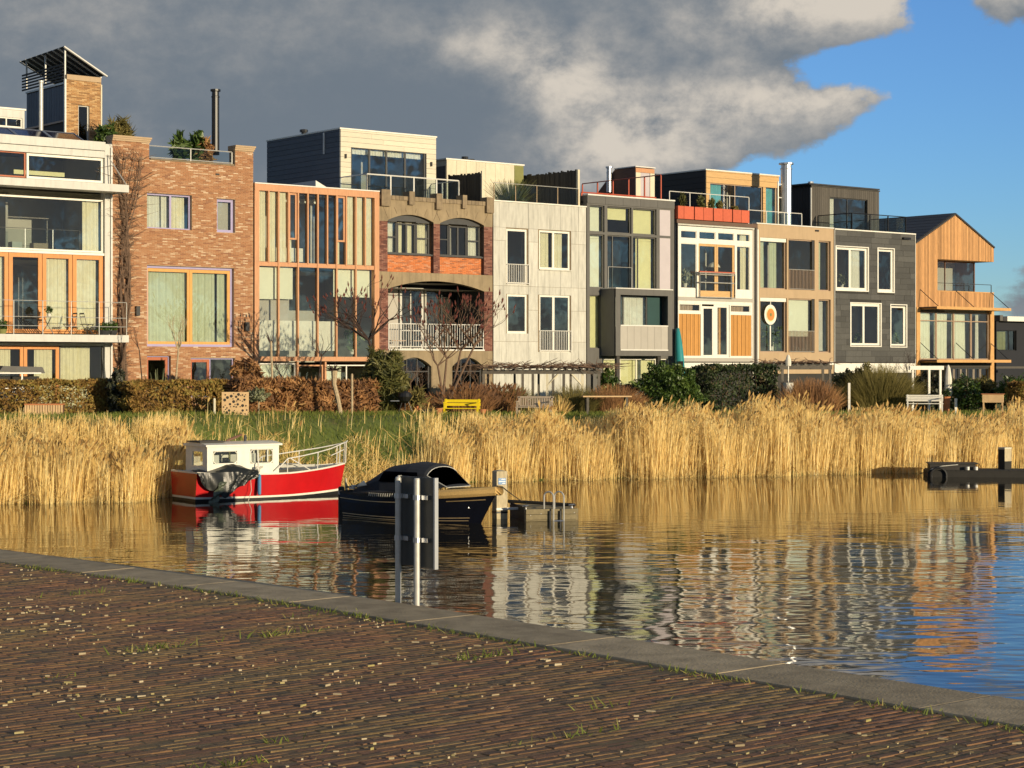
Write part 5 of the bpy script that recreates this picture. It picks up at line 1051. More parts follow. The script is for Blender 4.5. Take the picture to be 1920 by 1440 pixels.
piece('sliding_hatch', cab, c0 - .1, c0 + .75, -.45, .45, cz1 + .1, cz1 + .14, 'black_timber'); MB().tube([(c0 + 1.0, .0, cz1 + .12), (c0 + 1.25, .0, cz1 + .2), (c0 + 1.55, .02, cz1 + .30)], [.03, .05, .03], 6).build('folded_mast', 'brown_timber', cab); MB().lathe([(.05, 0), (.05, .12), (.03, .2)], (c0 + 1.6, -.1, cz1 + .1), 8).build('horn', 'dark_metal', cab)
piece('toe_rail', t, 2.9, 4.3, -.5, -.46, .93, 1.0, 'deck_grey'); piece('fore_hatch', t, 3.2, 3.8, -.3, .3, .9, 1.02, 'deck_grey'); b = MB()
for k in range(26): a = k * .9; b.tube([(3.6 + .5 * math.sin(k * 1.7), .35 * math.cos(k * 2.3), .97), (3.6 + .5 * math.sin(k * 1.7 + .9), .35 * math.cos(k * 2.3 + 1.1), 1.0)], .02, 4)
b.build('rope_pile', 'rope_black', t)
# pulpit rail
b = MB(); pr = [(pt(s, 1, -1)[0], pt(s, 1, -1)[1] + .07, sh(s)) for s in (.50, .58, .68, .78, .88, .96, 1.0)]; top = [(x, y, z + h_) for (x, y, z), h_ in zip(pr, (.06, .42, .46, .5, .54, .6, .63))]
b.tube(top, .018, 6).tube([(x, -y, z) for x, y, z in top], .018, 6).tube([top[-1], (top[-1][0] + .08, 0, top[-1][2] + .05), (top[-1][0], -top[-1][1], top[-1][2])], .018, 6)
for i in (1, 3, 5, 6):
    for sg in (1, -1): b.tube([(pr[i][0] - .02, sg * pr[i][1], pr[i][2] - .02), (top[i][0], sg * top[i][1], top[i][2])], .016, 6)
b.tube([(pr[2][0] + .25, pr[2][1], pr[2][2]), (pr[1][0] + .1, top[1][1], top[1][2])], .016, 6).tube([(p[0], p[1], p[2] - .22) for p in top[4:]], .014, 6)
b.build('pulpit_rail', 'white_metal', t)
MB().lathe([(.02, -.32), (.055, -.28), (.06, 0), (.055, .28), (.02, .32)], (2.02, -1.04, .46), 10).build('fender', 'fender_blue', t); MB().tube([(2.02, -1.03, .78), (2.03, -.93, .95), (2.05, -.9, 1.28)], .012, 4).tube([(1.72, -1.0, .85), (1.74, -1.06, .3), (1.62, -1.08, -.02)], .010, 4).build('fender_line', 'rope_white', t)
MB().tube([(2.05, -.92, .85), (2.05, -.92, 1.42)], .02, 6).build('rail_stanchion', 'white_metal', t)
b = MB()
for k in range(14): a = k * 2.4; b.tube([(2.0 + .1 * math.sin(a), -.9 + .05 * math.cos(a), .86 + .04 * math.sin(k)), (2.08 + .12 * math.cos(a), -.93, 1.0 + .1 * math.sin(a * 1.3))], .014, 4)
b.build('coiled_line', 'rope_white', t)
# tarpaulin draped over cabin side, gunwale and hull
b = MB(); b.sm = True; nu, nv = 44, 22; G_ = {}
for i in range(nu + 1):
    x = -.02 + 2.0 * i / nu; hang = .26 + .50 * max(0, 1 - abs(x - .78) / .85) ** .8 + .04 * math.sin(x * 9)
    for j in range(nv + 1):
        v = j / nv; wr = .04 * math.sin(x * 6.3 + v * 3.7 + 1.6 * math.sin(v * 4 + x * 2)) + .010 * math.sin(x * 17 - v * 6 + 2 * math.sin(x * 5))
        bul = .24 * math.exp(-((x - 1.25) / .6) ** 2)
        if v < .5: q = v / .5; p = (x, -.45 - .56 * q, .92 + bul * (1 - q * .5) + wr * .8 * (1 - q * .4) - .04 * q)
        else: q = (v - .5) / .5; p = (x + .10 * q * (1 - x / 2), -1.02 - .03 * math.sin(q * 3) - abs(wr) * 1.1, .88 - hang * q)
        G_[i, j] = p
for i in range(nu):
    for j in range(nv): b.face([G_[i, j], G_[i, j + 1], G_[i + 1, j + 1], G_[i + 1, j]])
tp_ = b.build('tarpaulin', 'tarp', t); b = MB(); b.sm = True
for k in range(14):
    q0, q1 = k / 14, (k + 1) / 14; f = lambda q, s: (.78 - .42 * q + s * (.10 + .05 * q + .02 * math.sin(q * 17)), -1.12 - .1 * q - .03 * math.sin(q * 14 + s * 2), .60 - .64 * q)
    for s0, s1 in ((-1, -.3), (-.3, .3), (.3, 1)): b.face([f(q0, s0), f(q0, s1), f(q1, s1), f(q1, s0)])
b.build('tarpaulin_tail', 'green_tarp', t)
MB().lathe([(.05, 0), (.05, .09), (.03, .12)], (.1, -.5, .83), 8).build('stern_light', 'steel', t)
# ---- dark sloop
SA = math.atan2(-.64, .77); t = thing('black_sloop', 'black open sloop with a folded-up navy canvas hood and a thick tan rope fender', 'boat', (-4.2, 52.62, 0), 'L', SA)
LS = 4.25
hb = lambda s, q: (.62 + .32 * q ** .7) * (.80 + .20 * min(1, s * 2.5)) * max(.012, 1 - max(0, (s - .35) / .65) ** (1.9 + .75 * q))
sh = lambda s: .66 + .30 * (s - .30) ** 2 * 1.4 + .05 * max(0, .2 - s)
pt = hull(t, LS, hb, sh, [('hull', 0, .93, 'navy_hull'), ('gunwale', .93, 1.0, 'black_timber')], rake=.72)
for q, r_ in ((.80, .014), (.36, .014), (.29, .012)):
    for sg in (-1, 1):
        s1 = .93 if q < .5 else .60; b = MB().tube([(lambda p: (p[0], p[1] * 1.008, p[2]))(pt(s, q, sg)) for s in np.linspace(0, s1, 18)], r_, 4).build('gold_line', 'brass', t)
        if q > .5: MB().tube([(lambda p: (p[0], p[1] * 1.01, p[2]))(pt(s, q, sg)) for s in np.linspace(.80, .97, 6)], r_, 4).build('gold_line', 'brass', t)
b = MB(); n = 20
for i in range(n): b.face([pt(i / n, .95, -1), pt((i + 1) / n, .95, -1), pt((i + 1) / n, .95, 1), pt(i / n, .95, 1)])
b.build('deck', 'jetty_dark', t)
S_ = np.linspace(.56, 1.0, 14); top = [pt(s, 1.0, -1) for s in S_]; path = [(x, y - .05, z + .0) for x, y, z in top] + [(top[-1][0] + .10, 0, top[-1][2])] + [(x, -y + .05, z) for x, y, z in reversed(top)]
MB().tube(path, [.06, .10] + [.12] * (len(path) - 4) + [.10, .06], 8).build('bow_fender', 'rope_tan', t)
b = MB()
for i in range(14): p = pt(.30 + .26 * i / 14, 1.0, -1); b.tube([(p[0], p[1] - .035, p[2] - .03), (p[0] + .035, p[1] - .05, p[2] + .05)], .014, 4)
b.build('rope_wrap', 'rope_white', t)
# canvas hood: loft of arched hoops
hoops = [(.45, .66, .82, .82), (1.0, .76, .86, 1.10), (1.55, .82, .9, 1.42), (2.4, .80, .93, 1.54), (3.0, .70, .97, 1.50)]
def arc(x, w, zb, zt_, n=14): return [(x, -w * math.cos(math.pi * k / n), zb - .12 + (zt_ - zb + .12) * math.sin(math.pi * k / n) ** .55) for k in range(n + 1)]
b = MB(); b.sm = True; A_ = [arc(*q) for q in hoops]
for P, Q in zip(A_, A_[1:]):
    for k in range(14): b.face([P[k], Q[k], Q[k + 1], P[k + 1]])
hd = b.build('canvas_hood', 'canvas', t)
lastA = A_[-1]; fx = [(3.0 + (.66 if 2 <= k <= 12 else .5), y * .72, .90 + (z - .90) * .06) for k, (x, y, z) in enumerate(lastA)]
b = MB(); b.sm = False
for k in range(14):
    P, Q = [Vector(v_) for v_ in (lastA[k], lastA[k + 1])], [Vector(v_) for v_ in (fx[k], fx[k + 1])]; a0, a1 = .0, .14
    L4 = lambda s0, s1: b.face([P[0].lerp(Q[0], s0), P[1].lerp(Q[1], s0), P[1].lerp(Q[1], s1), P[0].lerp(Q[0], s1)])
    L4(0, .12); L4(.9, 1.0)
    if k in (0, 1, 12, 13): L4(.12, .9)
ws = b.build('windscreen_surround', 'canvas', t); b = MB()
for k in range(2, 12):
    P, Q = [Vector(v_) for v_ in (lastA[k], lastA[k + 1])], [Vector(v_) for v_ in (fx[k], fx[k + 1])]; b.face([P[0].lerp(Q[0], .12), P[1].lerp(Q[1], .12), P[1].lerp(Q[1], .9), P[0].lerp(Q[0], .9)])
glassmat('hood_window', (.25, .25, .3), 4.5); b.build('windscreen', 'hood_window', ws)
c4 = [Vector(lastA[2]).lerp(Vector(fx[2]), s) for s in (.12, .9)] + [Vector(lastA[12]).lerp(Vector(fx[12]), s) for s in (.9, .12)]
MB().tube([Vector(lastA[k]).lerp(Vector(fx[k]), .12) for k in range(2, 13)] + [Vector(fx[12]), ] + [Vector(fx[2]), Vector(lastA[2]).lerp(Vector(fx[2]), .12)], .012, 4).build('windscreen_trim', 'pale_grey_paint', ws)
for sg in (-1, 1):
    q = [(1.75, sg * .835, 1.30), (2.85, sg * .75, 1.30), (2.9, sg * .775, 1.02), (1.55, sg * .855, 1.02)]; MB().face(q).face([(x, y * .985, z) for x, y, z in q]).build('side_window', 'hood_window', hd)
    MB().face([(.78, sg * .83, .90), (1.0, sg * .845, 1.02), (1.12, sg * .86, .90), (.72, sg * .81, .84)]).face([(.78, sg * .81, .90), (1.0, sg * .82, 1.02), (1.12, sg * .84, .90), (.72, sg * .79, .84)]).build('rear_window', 'white_curtain', hd)
for k in range(6): MB().tube([(-.05 + .1 * k + .09 * math.cos(a), .1 * k - .2 + .22 * math.sin(a), .78 + .03 * k) for a in np.linspace(0, 6.28, 13)], .022, 5).build('mooring_coil', 'rope_white' if k % 2 else 'rope_black', t)
piece('stern_cleat', t, .12, .3, -.5, -.44, .74, .80, 'steel')
tx = bpy.data.curves.new('boat_name', 'FONT'); tx.body = 'Adam Bell'; tx.size = .135; tx.shear = .35; tx.extrude = .002; tx.align_x = 'CENTER'; ob = bpy.data.objects.new('boat_name', tx); COL.objects.link(ob); ob.parent = t; ORG[ob.name] = (0, 0, 0); tx.materials.append(M['pale_grey_paint'])
pa, pb_ = Vector(pt(.55, .80, -1)), Vector(pt(.76, .80, -1)); mid = Vector(pt(.655, .77, -1)); ang = math.atan2(pb_.y - pa.y, pb_.x - pa.x); ob.location = mid + Vector((.0, -.035, 0)); ob.rotation_euler = (R(80), 0, ang)
bpy.context.view_layer.update(); me_ = bpy.data.meshes.new_from_object(ob.evaluated_get(bpy.context.evaluated_depsgraph_get())); me_.materials.clear(); me_.materials.append(M['pale_grey_paint']); o2 = bpy.data.objects.new('boat_name', me_); COL.objects.link(o2); o2.parent = t; o2.location = ob.location; o2.rotation_euler = ob.rotation_euler; ORG[o2.name] = (0, 0, 0); bpy.data.objects.remove(ob); o2.name = 'boat_name'
for x_, z_ in ((.99, .45), (.93, .30)): p = pt(x_, .5, -1); MB().lathe([(.03, 0), (.03, .05)], (p[0] - .05, p[1] - .05, z_ + .1), 6).build('bow_fitting', 'steel', t)
# ---- mooring post
px_, Z_ = 937, 51.4; X_ = (px_ - 960) / FPX * Z_
t = thing('mooring_post', 'square timber mooring post with a small blue notice between the sloop and the jetty', 'mooring post', (X_, Z_, 0), 'L', R(24))
b = MB(); s_ = .155; b.box(-s_, s_, -s_, s_, -1, 1.27); b.face([(-s_, -s_, 1.27), (s_, -s_, 1.27), (0, 0, 1.31)]).face([(s_, -s_, 1.27), (s_, s_, 1.27), (0, 0, 1.31)]).face([(s_, s_, 1.27), (-s_, s_, 1.27), (0, 0, 1.31)]).face([(-s_, s_, 1.27), (-s_, -s_, 1.27), (0, 0, 1.31)]); b.build('post', 'post_wood', t)
nb_ = MB().box(-.11, .11, -s_ - .012, -s_ - .002, .92, 1.09).build('notice', 'sign_blue', t)
for z, w_ in ((1.06, .12), (1.0, .19), (.95, .09)): piece('notice_line', nb_, .09 - w_, .09, -s_ - .016, -s_ - .0125, z - .009, z + .009, 'sign_white')
piece('pipe_collar', t, -s_ - .03, s_ + .35, -s_ - .06, -s_ - .003, .24, .30, 'white_metal'); MB().tube([(-s_ - .05, -s_ - .02, .9), (0, -s_ - .02, .86), (s_ + .02, -s_ - .02, .72), (s_ + .3, -.3, .5), (s_ + .5, -.3, .42)], .012, 4).build('mooring_line', 'rope_black', t)
piece('band', t, -s_ - .008, s_ + .008, -s_ - .008, s_ + .008, .15, .2, 'black_bottom')
# ---- jetty with ladder
X_ = (986 - 960) / FPX * 50.6
t = thing('floating_jetty', 'low floating timber jetty with a steel bathing ladder right of the mooring post', 'jetty', (X_, 50.6, 0), 'L', R(12))
for k in range(3): piece('edge_plank', t, .0, 1.42, -.02 - .004 * k, .03, -.12 + k * .145, .015 + k * .145, 'jetty_wood')
piece('end_panel', t, -.03, -.002, .0, 1.9, -.3, .36, 'jetty_dark')
for k in range(13): piece('deck_plank', t, .0, 1.42, .05 + k * .145, .05 + k * .145 + .13, .27, .30 + random.uniform(-.004, .004), 'jetty_wood')
piece('float', t, .05, 1.38, .1, 1.85, -.3, .26, 'jetty_dark'); MB().tube([(-.1, 1.75, .40), (1.42, .35, .37)], .05, 6).build('fender_beam', 'jetty_dark', t)
for x_ in (.52, .80):
    b = MB(); q = lambda t_, z: (x_ + .10 - .10 * t_, .12 * t_, z)
    b.tube([q(1, .26), q(1, .60)] + [q(math.cos(a), .62 + .14 * math.sin(a)) for a in np.linspace(.3, math.pi - .3, 9)] + [q(-1, .60), q(-1, -.5)], .022, 6); b.build('ladder_rail', 'galvanised', t); piece('ladder_bracket', t, x_ + .10, x_ + .13, -.10, -.025, -.2, .26, 'black_metal')
for z in (.0, -.25): MB().tube([(.72, -.12, z), (1.0, -.12, z)], .018, 5).build('ladder_rung', 'steel', t)
for x_, y_ in ((.0, .05), (1.3, .25), (-.02, 1.8)): MB().lathe([(.04, 0), (.03, .05), (.05, .09)], (x_, y_, .30), 8).tube([(x_ - .08, y_, .38), (x_ + .08, y_, .40)], .018, 5).build('cleat', 'steel', t)
for x_, z_ in ((.12, .14), (1.3, .2), (.4, .18)): MB().lathe([(.016, 0), (.016, .01)], (x_, -.04, z_), 6).build('bolt', 'steel', t)
# ---- sunken black pile at the boats
t = thing('rubber_fender_pile', 'short black fender pile between the two boats', 'pile', ((640 - 960) / FPX * 54.5, 54.5, 0), 'L'); MB().lathe([(.09, -.5), (.09, .62), (.07, .66)], (0, 0, 0), 10).build('pile', 'pile_rubber', t); MB().lathe([(.095, .0), (.095, .1)], (0, 0, .44), 10).build('collar', 'deck_grey', t); MB().tube([(.13, -.03, .9), (.16, -.02, .4), (.1, 0, -.05)], .04, 5).build('stay', 'post_wood', t)
# ---- right-hand work pontoon
Z_ = 70.5; X_ = (1740 - 960) / FPX * Z_
t = thing('black_pontoon', 'low black pontoon with a box and a tyre in front of the reeds', 'pontoon', (X_, Z_, 0), 'L', R(-6))
MB().box(.0, 4.6, .0, 1.6, -.2, .22).build('float', 'jetty_dark', t)
for k in range(28): piece('deck_plank', t, .05 + k * .16, .2 + k * .16, .02, 1.58, .222, .25, 'jetty_dark')
bx = MB().box(.1, 1.75, .25, 1.1, .25, .46).build('locker', 'black_timber', t); piece('lid', bx, .05, 1.85, .2, 1.15, .463, .50, 'black_timber')
b = MB(); b.tube([(.38 + .28 * math.cos(a), -.06, .06 + .28 * math.sin(a)) for a in np.linspace(0, math.pi * 2, 19)], .05, 7, cap=False).build('tyre', 'pile_rubber', t); MB().tube([(.1, .1, .27), (.5, .0, .4), (1.1, .15, .45)], .014, 4).build('mooring_line', 'rope_white', t)
for x_ in (1.45, 1.75): MB().lathe([(.06, 0), (.06, .12)], (x_, .1, .26), 8).build('bollard', 'white_metal', t)
Z_ = 71.2; X_ = (1884 - 960) / FPX * Z_
t = thing('mooring_post', 'square dark mooring post with a pale cap standing behind the black pontoon', 'mooring post', (X_, Z_, 0), 'L', R(30)); s_ = .17; MB().box(-s_, s_, -s_, s_, -1, 1.0).build('post', 'post_wood', t); MB().box(-s_ - .004, s_ + .004, -s_ - .004, s_ + .004, 1.003, 1.06).build('cap', 'cream_panel', t); piece('rubbing_sheet', t, -s_ - .006, -s_ - .002, -s_, s_, .2, .98, 'jetty_dark'); piece('rubbing_sheet', t, -s_, s_, -s_ - .006, -s_ - .002, .2, .55, 'jetty_dark')
# ---- foreground sign seen from the back, mounted on the quay wall
p0, p1 = qp(740, 1128.5), qp(775, 1134); d_ = (p1 - p0).normalized(); ang = math.atan2(d_.y, d_.x); out = Vector((-d_.y, d_.x, 0)); L_ = (p1 - p0).length
t = thing('canal_sign', 'dark back of a tall panel sign on two steel tubes at the quay edge', 'sign', (p0.x + out.x * .03, p0.y + out.y * .03, 1.6), 'L', ang); zt_ = 3.345 - 1.6
for x_, r_ in ((0, .0205), (L_, .0205)): MB().lathe([(r_, 0), (r_, zt_ - .01), (r_ * .8, zt_)], (x_, 0, 0), 14).build('post', 'galvanised', t)
x1_ = L_ + .145; y_ = .045; pn = MB().box(-.035, x1_, y_, y_ + .012, zt_ - .60, zt_ + .004).build('panel', 'sign_back', t)
piece('panel_edge', pn, x1_ - .004, x1_ + .012, y_ - .016, y_ + .014, zt_ - .602, zt_ + .006, 'steel'); piece('panel_edge', pn, -.05, -.036, y_ - .016, y_ + .014, zt_ - .602, zt_ + .006, 'galvanised')
for x_ in (0, L_):
    for z in (zt_ - .145, zt_ - .43): q = MB().lathe([(.026, 0), (.026, .032)], (x_, 0, z), 12).box(x_ - .01, x_ + .085, .018, .043, z + .002, z + .03).build('clamp', 'steel', t)
# ================================================================== gardens
mat('hedge_brown', (.2, .12, .04), .8, .15, 3, cols=[(.07, .04, .014), (.22, .12, .03), (.34, .20, .05), (.28, .23, .05), (.44, .28, .08)], sub=.2)
mat('twig_red', (.2, .12, .04), .8, .15, 3, cols=[(.08, .04, .022), (.25, .12, .05), (.38, .19, .07), (.46, .28, .11)], sub=.1)
mat('leaf_green', (.05, .09, .02), .45, .2, 3, cols=[(.014, .024, .006), (.04, .075, .014), (.075, .13, .022), (.15, .21, .04)], sub=.2)
mat('leaf_yellow', (.05, .09, .02), .55, .2, 3, cols=[(.04, .04, .012), (.10, .11, .03), (.18, .17, .05), (.26, .23, .08)], sub=.25)
mat('grass_olive', (.2, .15, .04), .8, .15, 3, cols=[(.05, .045, .012), (.14, .12, .03), (.22, .18, .05), (.30, .24, .08)], sub=.2)
mat('leaf_pale', (.3, .3, .2), .7, .15, 3, cols=[(.07, .08, .03), (.2, .22, .11), (.42, .42, .28)], sub=.2); mat('ivy_dark', (.02, .03, .01), .5, .2, 3, cols=[(.006, .007, .004), (.015, .018, .008), (.04, .045, .02), (.2, .19, .15)])
mat('ivy_green', (.02, .03, .01), .6, .2, 3, cols=[(.008, .012, .004), (.02, .035, .008), (.04, .065, .014), (.13, .085, .04)]); mat('bark', (.16, .10, .065), .9, .3, 12, bump=.004, bs=40); mat('bark_pale', (.42, .33, .21), .9, .3, 12, bump=.004, bs=40); mat('bark_dark', (.05, .03, .024), .9, .3, 12); mat('sumac_fruit', (.13, .035, .025), .9, .3, 30); mat('terracotta', (.48, .18, .07), .8, .12, 8); mat('yellow_paint', (.78, .60, .01), .45, .06, 5); mat('bench_wood', (.42, .34, .26), .8, .2, 6, stretch=(2, 2, .6), vary='obj', va=.1); mat('kayak_teal', (.03, .26, .27), .3, .1, 3, coat=.4); mat('cloth_white', (.74, .70, .60), .8, .08, 5); mat('old_timber', (.13, .115, .095), .85, .25, 6, vary='obj', va=.2); mat('pine_board', (.62, .42, .22), .75, .15, 6, vary='obj', va=.12); mat('awning_grey', (.13, .125, .115), .8, .15, 4); mat('pot_white', (.70, .68, .60), .6, .08, 5)
def boxvol(c, sx, sy, sz, n, rz=TH, round_=.0):
    u = rng.uniform(-1, 1, (n, 3)); f = rng.integers(0, 5, n); s = rng.uniform(.78, 1.02, n)                     # most leaves sit on the outside
    for k, (ax, sg) in enumerate(((0, 1), (0, -1), (1, -1), (1, 1), (2, 1))): u[f == k, ax] = sg * s[f == k]
    if round_: u[:, 2] -= round_ * (u[:, 0] ** 4) * (u[:, 2] > 0)
    u *= 1 + .05 * np.sin(u[:, :1] * 9 + u[:, 2:] * 7)
    x, y, z = u[:, 0] * sx / 2, u[:, 1] * sy / 2, (u[:, 2] + 1) * sz / 2; c_, s_ = math.cos(rz), math.sin(rz)
    return np.stack([c[0] + c_ * x - s_ * y, c[1] + s_ * x + c_ * y, c[2] + z], 1)
def ellvol(c, rx, ry, rz_, n, hollow=.45):
    d = rng.normal(size=(n, 3)); d /= np.linalg.norm(d, axis=1)[:, None]; r = rng.uniform(hollow ** 3, 1, n) ** (1 / 3); lump = 1 + .22 * np.sin(d[:, 0] * 5 + c[0]) * np.sin(d[:, 2] * 6 + c[1]) + .1 * np.sin(d[:, 0] * 13 + d[:, 2] * 11); d *= (r * lump)[:, None]
    return np.stack([c[0] + d[:, 0] * rx, c[1] + d[:, 1] * ry, c[2] + d[:, 2] * rz_], 1)
def clump_tint(P, sc=3.1, base=.5, amp=.25, sd=.16): return base + amp * np.sin(P[:, 0] * sc + 1.7 * np.sin(P[:, 2] * sc * 1.3)) * np.sin(P[:, 1] * sc * .8 + P[:, 2] * sc) + rng.normal(0, sd, len(P))
def hedge(px0, px1, Z, ptop, label, m='hedge_brown', depth=.9, n=7000, size=.085, name='hedge', cat='hedge', group=None, extra_twigs=True, ar=2.2):
    pc = (px0 + px1) / 2; x, y, z = PT(pc, Z); w_ = (px1 - px0) / FPX * Z / (CT + .0); sz = HT(ptop, Z) - z; t = thing(name, label, cat, (x, y, z), 'W', group=group)
    P = boxvol((x, y, z), w_ * .93, depth, sz, n); T = clump_tint(P); parts = [leaves(P, np.full(n, size), T, ar=ar)]
    o = npmesh('foliage', *join(*parts), m, t); o['kind'] = 'stuff'
    b = MB(); k = max(5, int(w_ * 4))
    for i in range(k): q = (i + .5) / k - .5; a = (x + CT * w_ * .9 * q, y + ST * w_ * .9 * q, z - .1); b.tube([a, (a[0] + random.uniform(-.1, .1), a[1], z + sz * .55), (a[0] + random.uniform(-.2, .2), a[1] + random.uniform(-.1, .1), z + sz * .97)], [.02, .014, .005], 4)
    o = b.build('stems', 'bark', t); o['kind'] = 'stuff'; return t
def shrub(px, Z, wpx, ptop, label, m='leaf_green', n=3500, size=.08, name='shrub', cat='shrub', depth=None, up=0., ar=2., base=None, stem='bark', group=None, tb=.5):
    x, y, z = PT(px, Z); z = base if base is not None else z; h_ = HT(ptop, Z) - z; rx = wpx / FPX * Z / 2; ry = depth or rx; t = thing(name, label, cat, (x, y, z), 'W', group=group)
    P = ellvol((x, y, z + h_ * .5), rx, ry, h_ * .52, n); P[:, 2] = np.maximum(P[:, 2], z + .02); o = npmesh('foliage', *leaves(P, np.full(n, size), clump_tint(P, base=tb), ar=ar), m, t); o['kind'] = 'stuff'
    b = MB()
    for i in range(9): a = random.uniform(0, 6.28); r_ = random.random(); b.tube([(x + .08 * math.cos(a), y + .08 * math.sin(a), z - .1), (x + rx * .4 * r_ * math.cos(a), y + ry * .4 * r_ * math.sin(a), z + h_ * .5), (x + rx * .8 * r_ * math.cos(a), y + ry * .8 * r_ * math.sin(a), z + h_ * .95)], [.025, .016, .005], 4)
    o = b.build('stems', stem, t); o['kind'] = 'stuff'; return t
def tuft(px, Z, wpx, ptop, label, m='grass_olive', n=1800, name='ornamental_grass', cat='ornamental grass', spread=.5, w=.016, depth=None, plume=0., base=None, bend=.25, group=None):
    x, y, z = PT(px, Z); z = base if base is not None else z; h_ = HT(ptop, Z) - z; rx = wpx / FPX * Z / 2; ry = depth or min(rx, .8); t = thing(name, label, cat, (x, y, z), 'W', group=group)
    u = rng.uniform(-1, 1, (n, 2)); P = np.stack([x + u[:, 0] * rx * (1 - spread * .6), y + u[:, 1] * ry * (1 - spread * .6), np.full(n, z - .03)], 1); hh = h_ * rng.uniform(.45, 1.0, n) * (1 - .45 * u[:, 0] ** 2); lean = np.stack([u[:, 0] * rx * spread + rng.normal(0, .10, n) * h_, u[:, 1] * ry * spread + rng.normal(0, .08, n), np.zeros(n)], 1)
    o = npmesh('blades', *blades(P, hh, np.full(n, w), lean, clump_tint(P + lean, 2.3), bend, plume=(rng.uniform(0, 1, n) < plume) if plume else None), m, t); o['kind'] = 'stuff'; return t
def branch(b, p, d, L_, r, lev, tips, spread=.6, up=.25, kids=(2, 3), seg=3, shr=.72):
    pts = [p]; rs = [r]; q = p.copy(); dd = d.copy()
    for i in range(seg):
        dd = (dd + Vector((random.gauss(0, .16), random.gauss(0, .12), random.gauss(0, .10) + up * .25))).normalized(); q = q + dd * (L_ / seg); pts.append(q.copy()); rs.append(r * (1 - .45 * (i + 1) / seg))
    b.tube(pts, rs, 5 if lev > 1 else 4)
    if lev == 0: tips.append((q, dd)); return
    for k in range(random.randint(*kids)):
        ax = Vector((random.gauss(0, 1), random.gauss(0, .7), random.gauss(0, .3))).normalized(); nd = (dd + ax * spread + Vector((0, 0, up))).normalized(); branch(b, q, nd, L_ * shr * random.uniform(.75, 1.15), rs[-1] * .85, lev - 1, tips, spread, up, kids, seg, shr)
    if lev > 1 and random.random() < .7:
        m_ = pts[len(pts) // 2]; ax = Vector((random.gauss(0, 1), random.gauss(0, .6), .3)).normalized(); branch(b, m_, (dd * .5 + ax * .8).normalized(), L_ * .55, r * .5, lev - 2, tips, spread, up, kids, seg, shr)
def tree(px, Z, label, trunks, levels, r, L_, name='bare_tree', m='bark', fruit=False, spread=.6, up=.3, base=None, kids=(2, 3), shr=.72, cat='tree'):
    x, y, z = PT(px, Z); z = base if base is not None else z; t = thing(name, label, cat, (x, y, z), 'W'); tips = []; tb, cb = MB(), MB()
    for (dx, dz, tl) in trunks:                      # each trunk: sideways run, height
        p = Vector((x + random.uniform(-.05, .05), y, z - .1)); q = Vector((x + dx, y + random.uniform(-.15, .15), z + dz)); mid = p.lerp(q, .5) + Vector((random.gauss(0, .06), 0, 0)); tb.tube([p, mid, q], [r, r * .85, r * .65], 7)
        d = (q - mid).normalized()
        for k in range(tl): ax = Vector((random.choice([-1, 1]) * random.uniform(.4, 1), random.gauss(0, .5), random.uniform(0, .6))); branch(cb, q, (d * .7 + ax * spread).normalized(), L_, r * .5, levels, tips, spread, up, kids, 3, shr)
    tb.build('trunk', m, t); cb.build('crown', m, t)
    if fruit:
        f = MB()
        for p, d in tips:
            a = Vector((d.x * .5 + random.gauss(.05, .1), d.y * .3, 1)).normalized(); l_ = random.uniform(.12, .24); f.tube([p, p + a * l_ * .35, p + a * l_], [.016, .034, .006], 5)
        o = f.build('fruit', 'sumac_fruit', t); o['kind'] = 'stuff'
    return t
# hedges
hedge(-45, 197, 69.5, 713, 'clipped brown beech hedge at the left edge behind the slatted box', n=14000, size=.068)
hedge(243, 414, 70.5, 714, 'clipped brown beech hedge below the brick house beside the drilled insect board', n=12500, size=.068)
shrub(222, 70, 42, 694, 'dark ivy mound filling the gap between the two clipped hedges', 'ivy_dark', 2400, .10, name='ivy_bush')
hedge(440, 560, 72, 714, 'loose reddish twiggy hedge under the copper timber house, left half', 'twig_red', 1.0, 4200, .10, ar=4.5, name='twiggy_hedge')
hedge(556, 694, 73.5, 718, 'loose reddish twiggy hedge under the copper timber house, right half by the pollard', 'twig_red', 1.0, 4600, .10, ar=4.5, name='twiggy_hedge')
shrub(462, 76, 60, 676, 'tangled brown shrub against the right end of the brick house', 'twig_red', 1500, .09, ar=5, depth=.7)
# slatted box, bin, insect board, stakes
x, y, z = PT(82, 68.6); t = thing('slatted_box', 'low pale slatted wooden box in front of the left hedge', 'planter', (x, y, z), 'L', R(6)); hw_ = .68; hh = HT(757, 68.6) - z
MB().box(-hw_ + .02, hw_ - .02, .01, .5, 0, hh - .04).build('box', 'brown_timber', t)
for k in range(15): a = -hw_ + k * 2 * hw_ / 15; piece('slat', t, a + .012, a + 2 * hw_ / 15 - .012, -.025, .008, .04, hh - .05, 'pine_board')
piece('top_rail', t, -hw_, hw_, -.035, .52, hh - .047, hh, 'terracotta'); piece('bottom_rail', t, -hw_, hw_, -.03, .006, 0, .038, 'pine_board')
x, y, z = PT(41, 68.9); t = thing('black_bin', 'small black bin left of the slatted box', 'bin', (x, y, z), 'L'); MB().lathe([(.13, 0), (.16, .45), (.17, .46), (.17, .5)], (0, 0, 0), 10).build('body', 'lamp_black', t); MB().lathe([(.18, 0), (.12, .06)], (0, 0, .5), 10).build('lid', 'lamp_black', t)
Zi = 69.2; x, y, z = PT(441, Zi); t = thing('insect_board', 'upright wooden insect hotel block with dark round discs for its drilled holes', 'insect hotel', (x, y, z), 'L', R(5)); w_ = 50 / FPX * Zi / 2; hh = HT(735, Zi) - z
MB().box(-w_, w_, .02, .22, .0, hh).build('board', 'pine_board', t)
hp = []
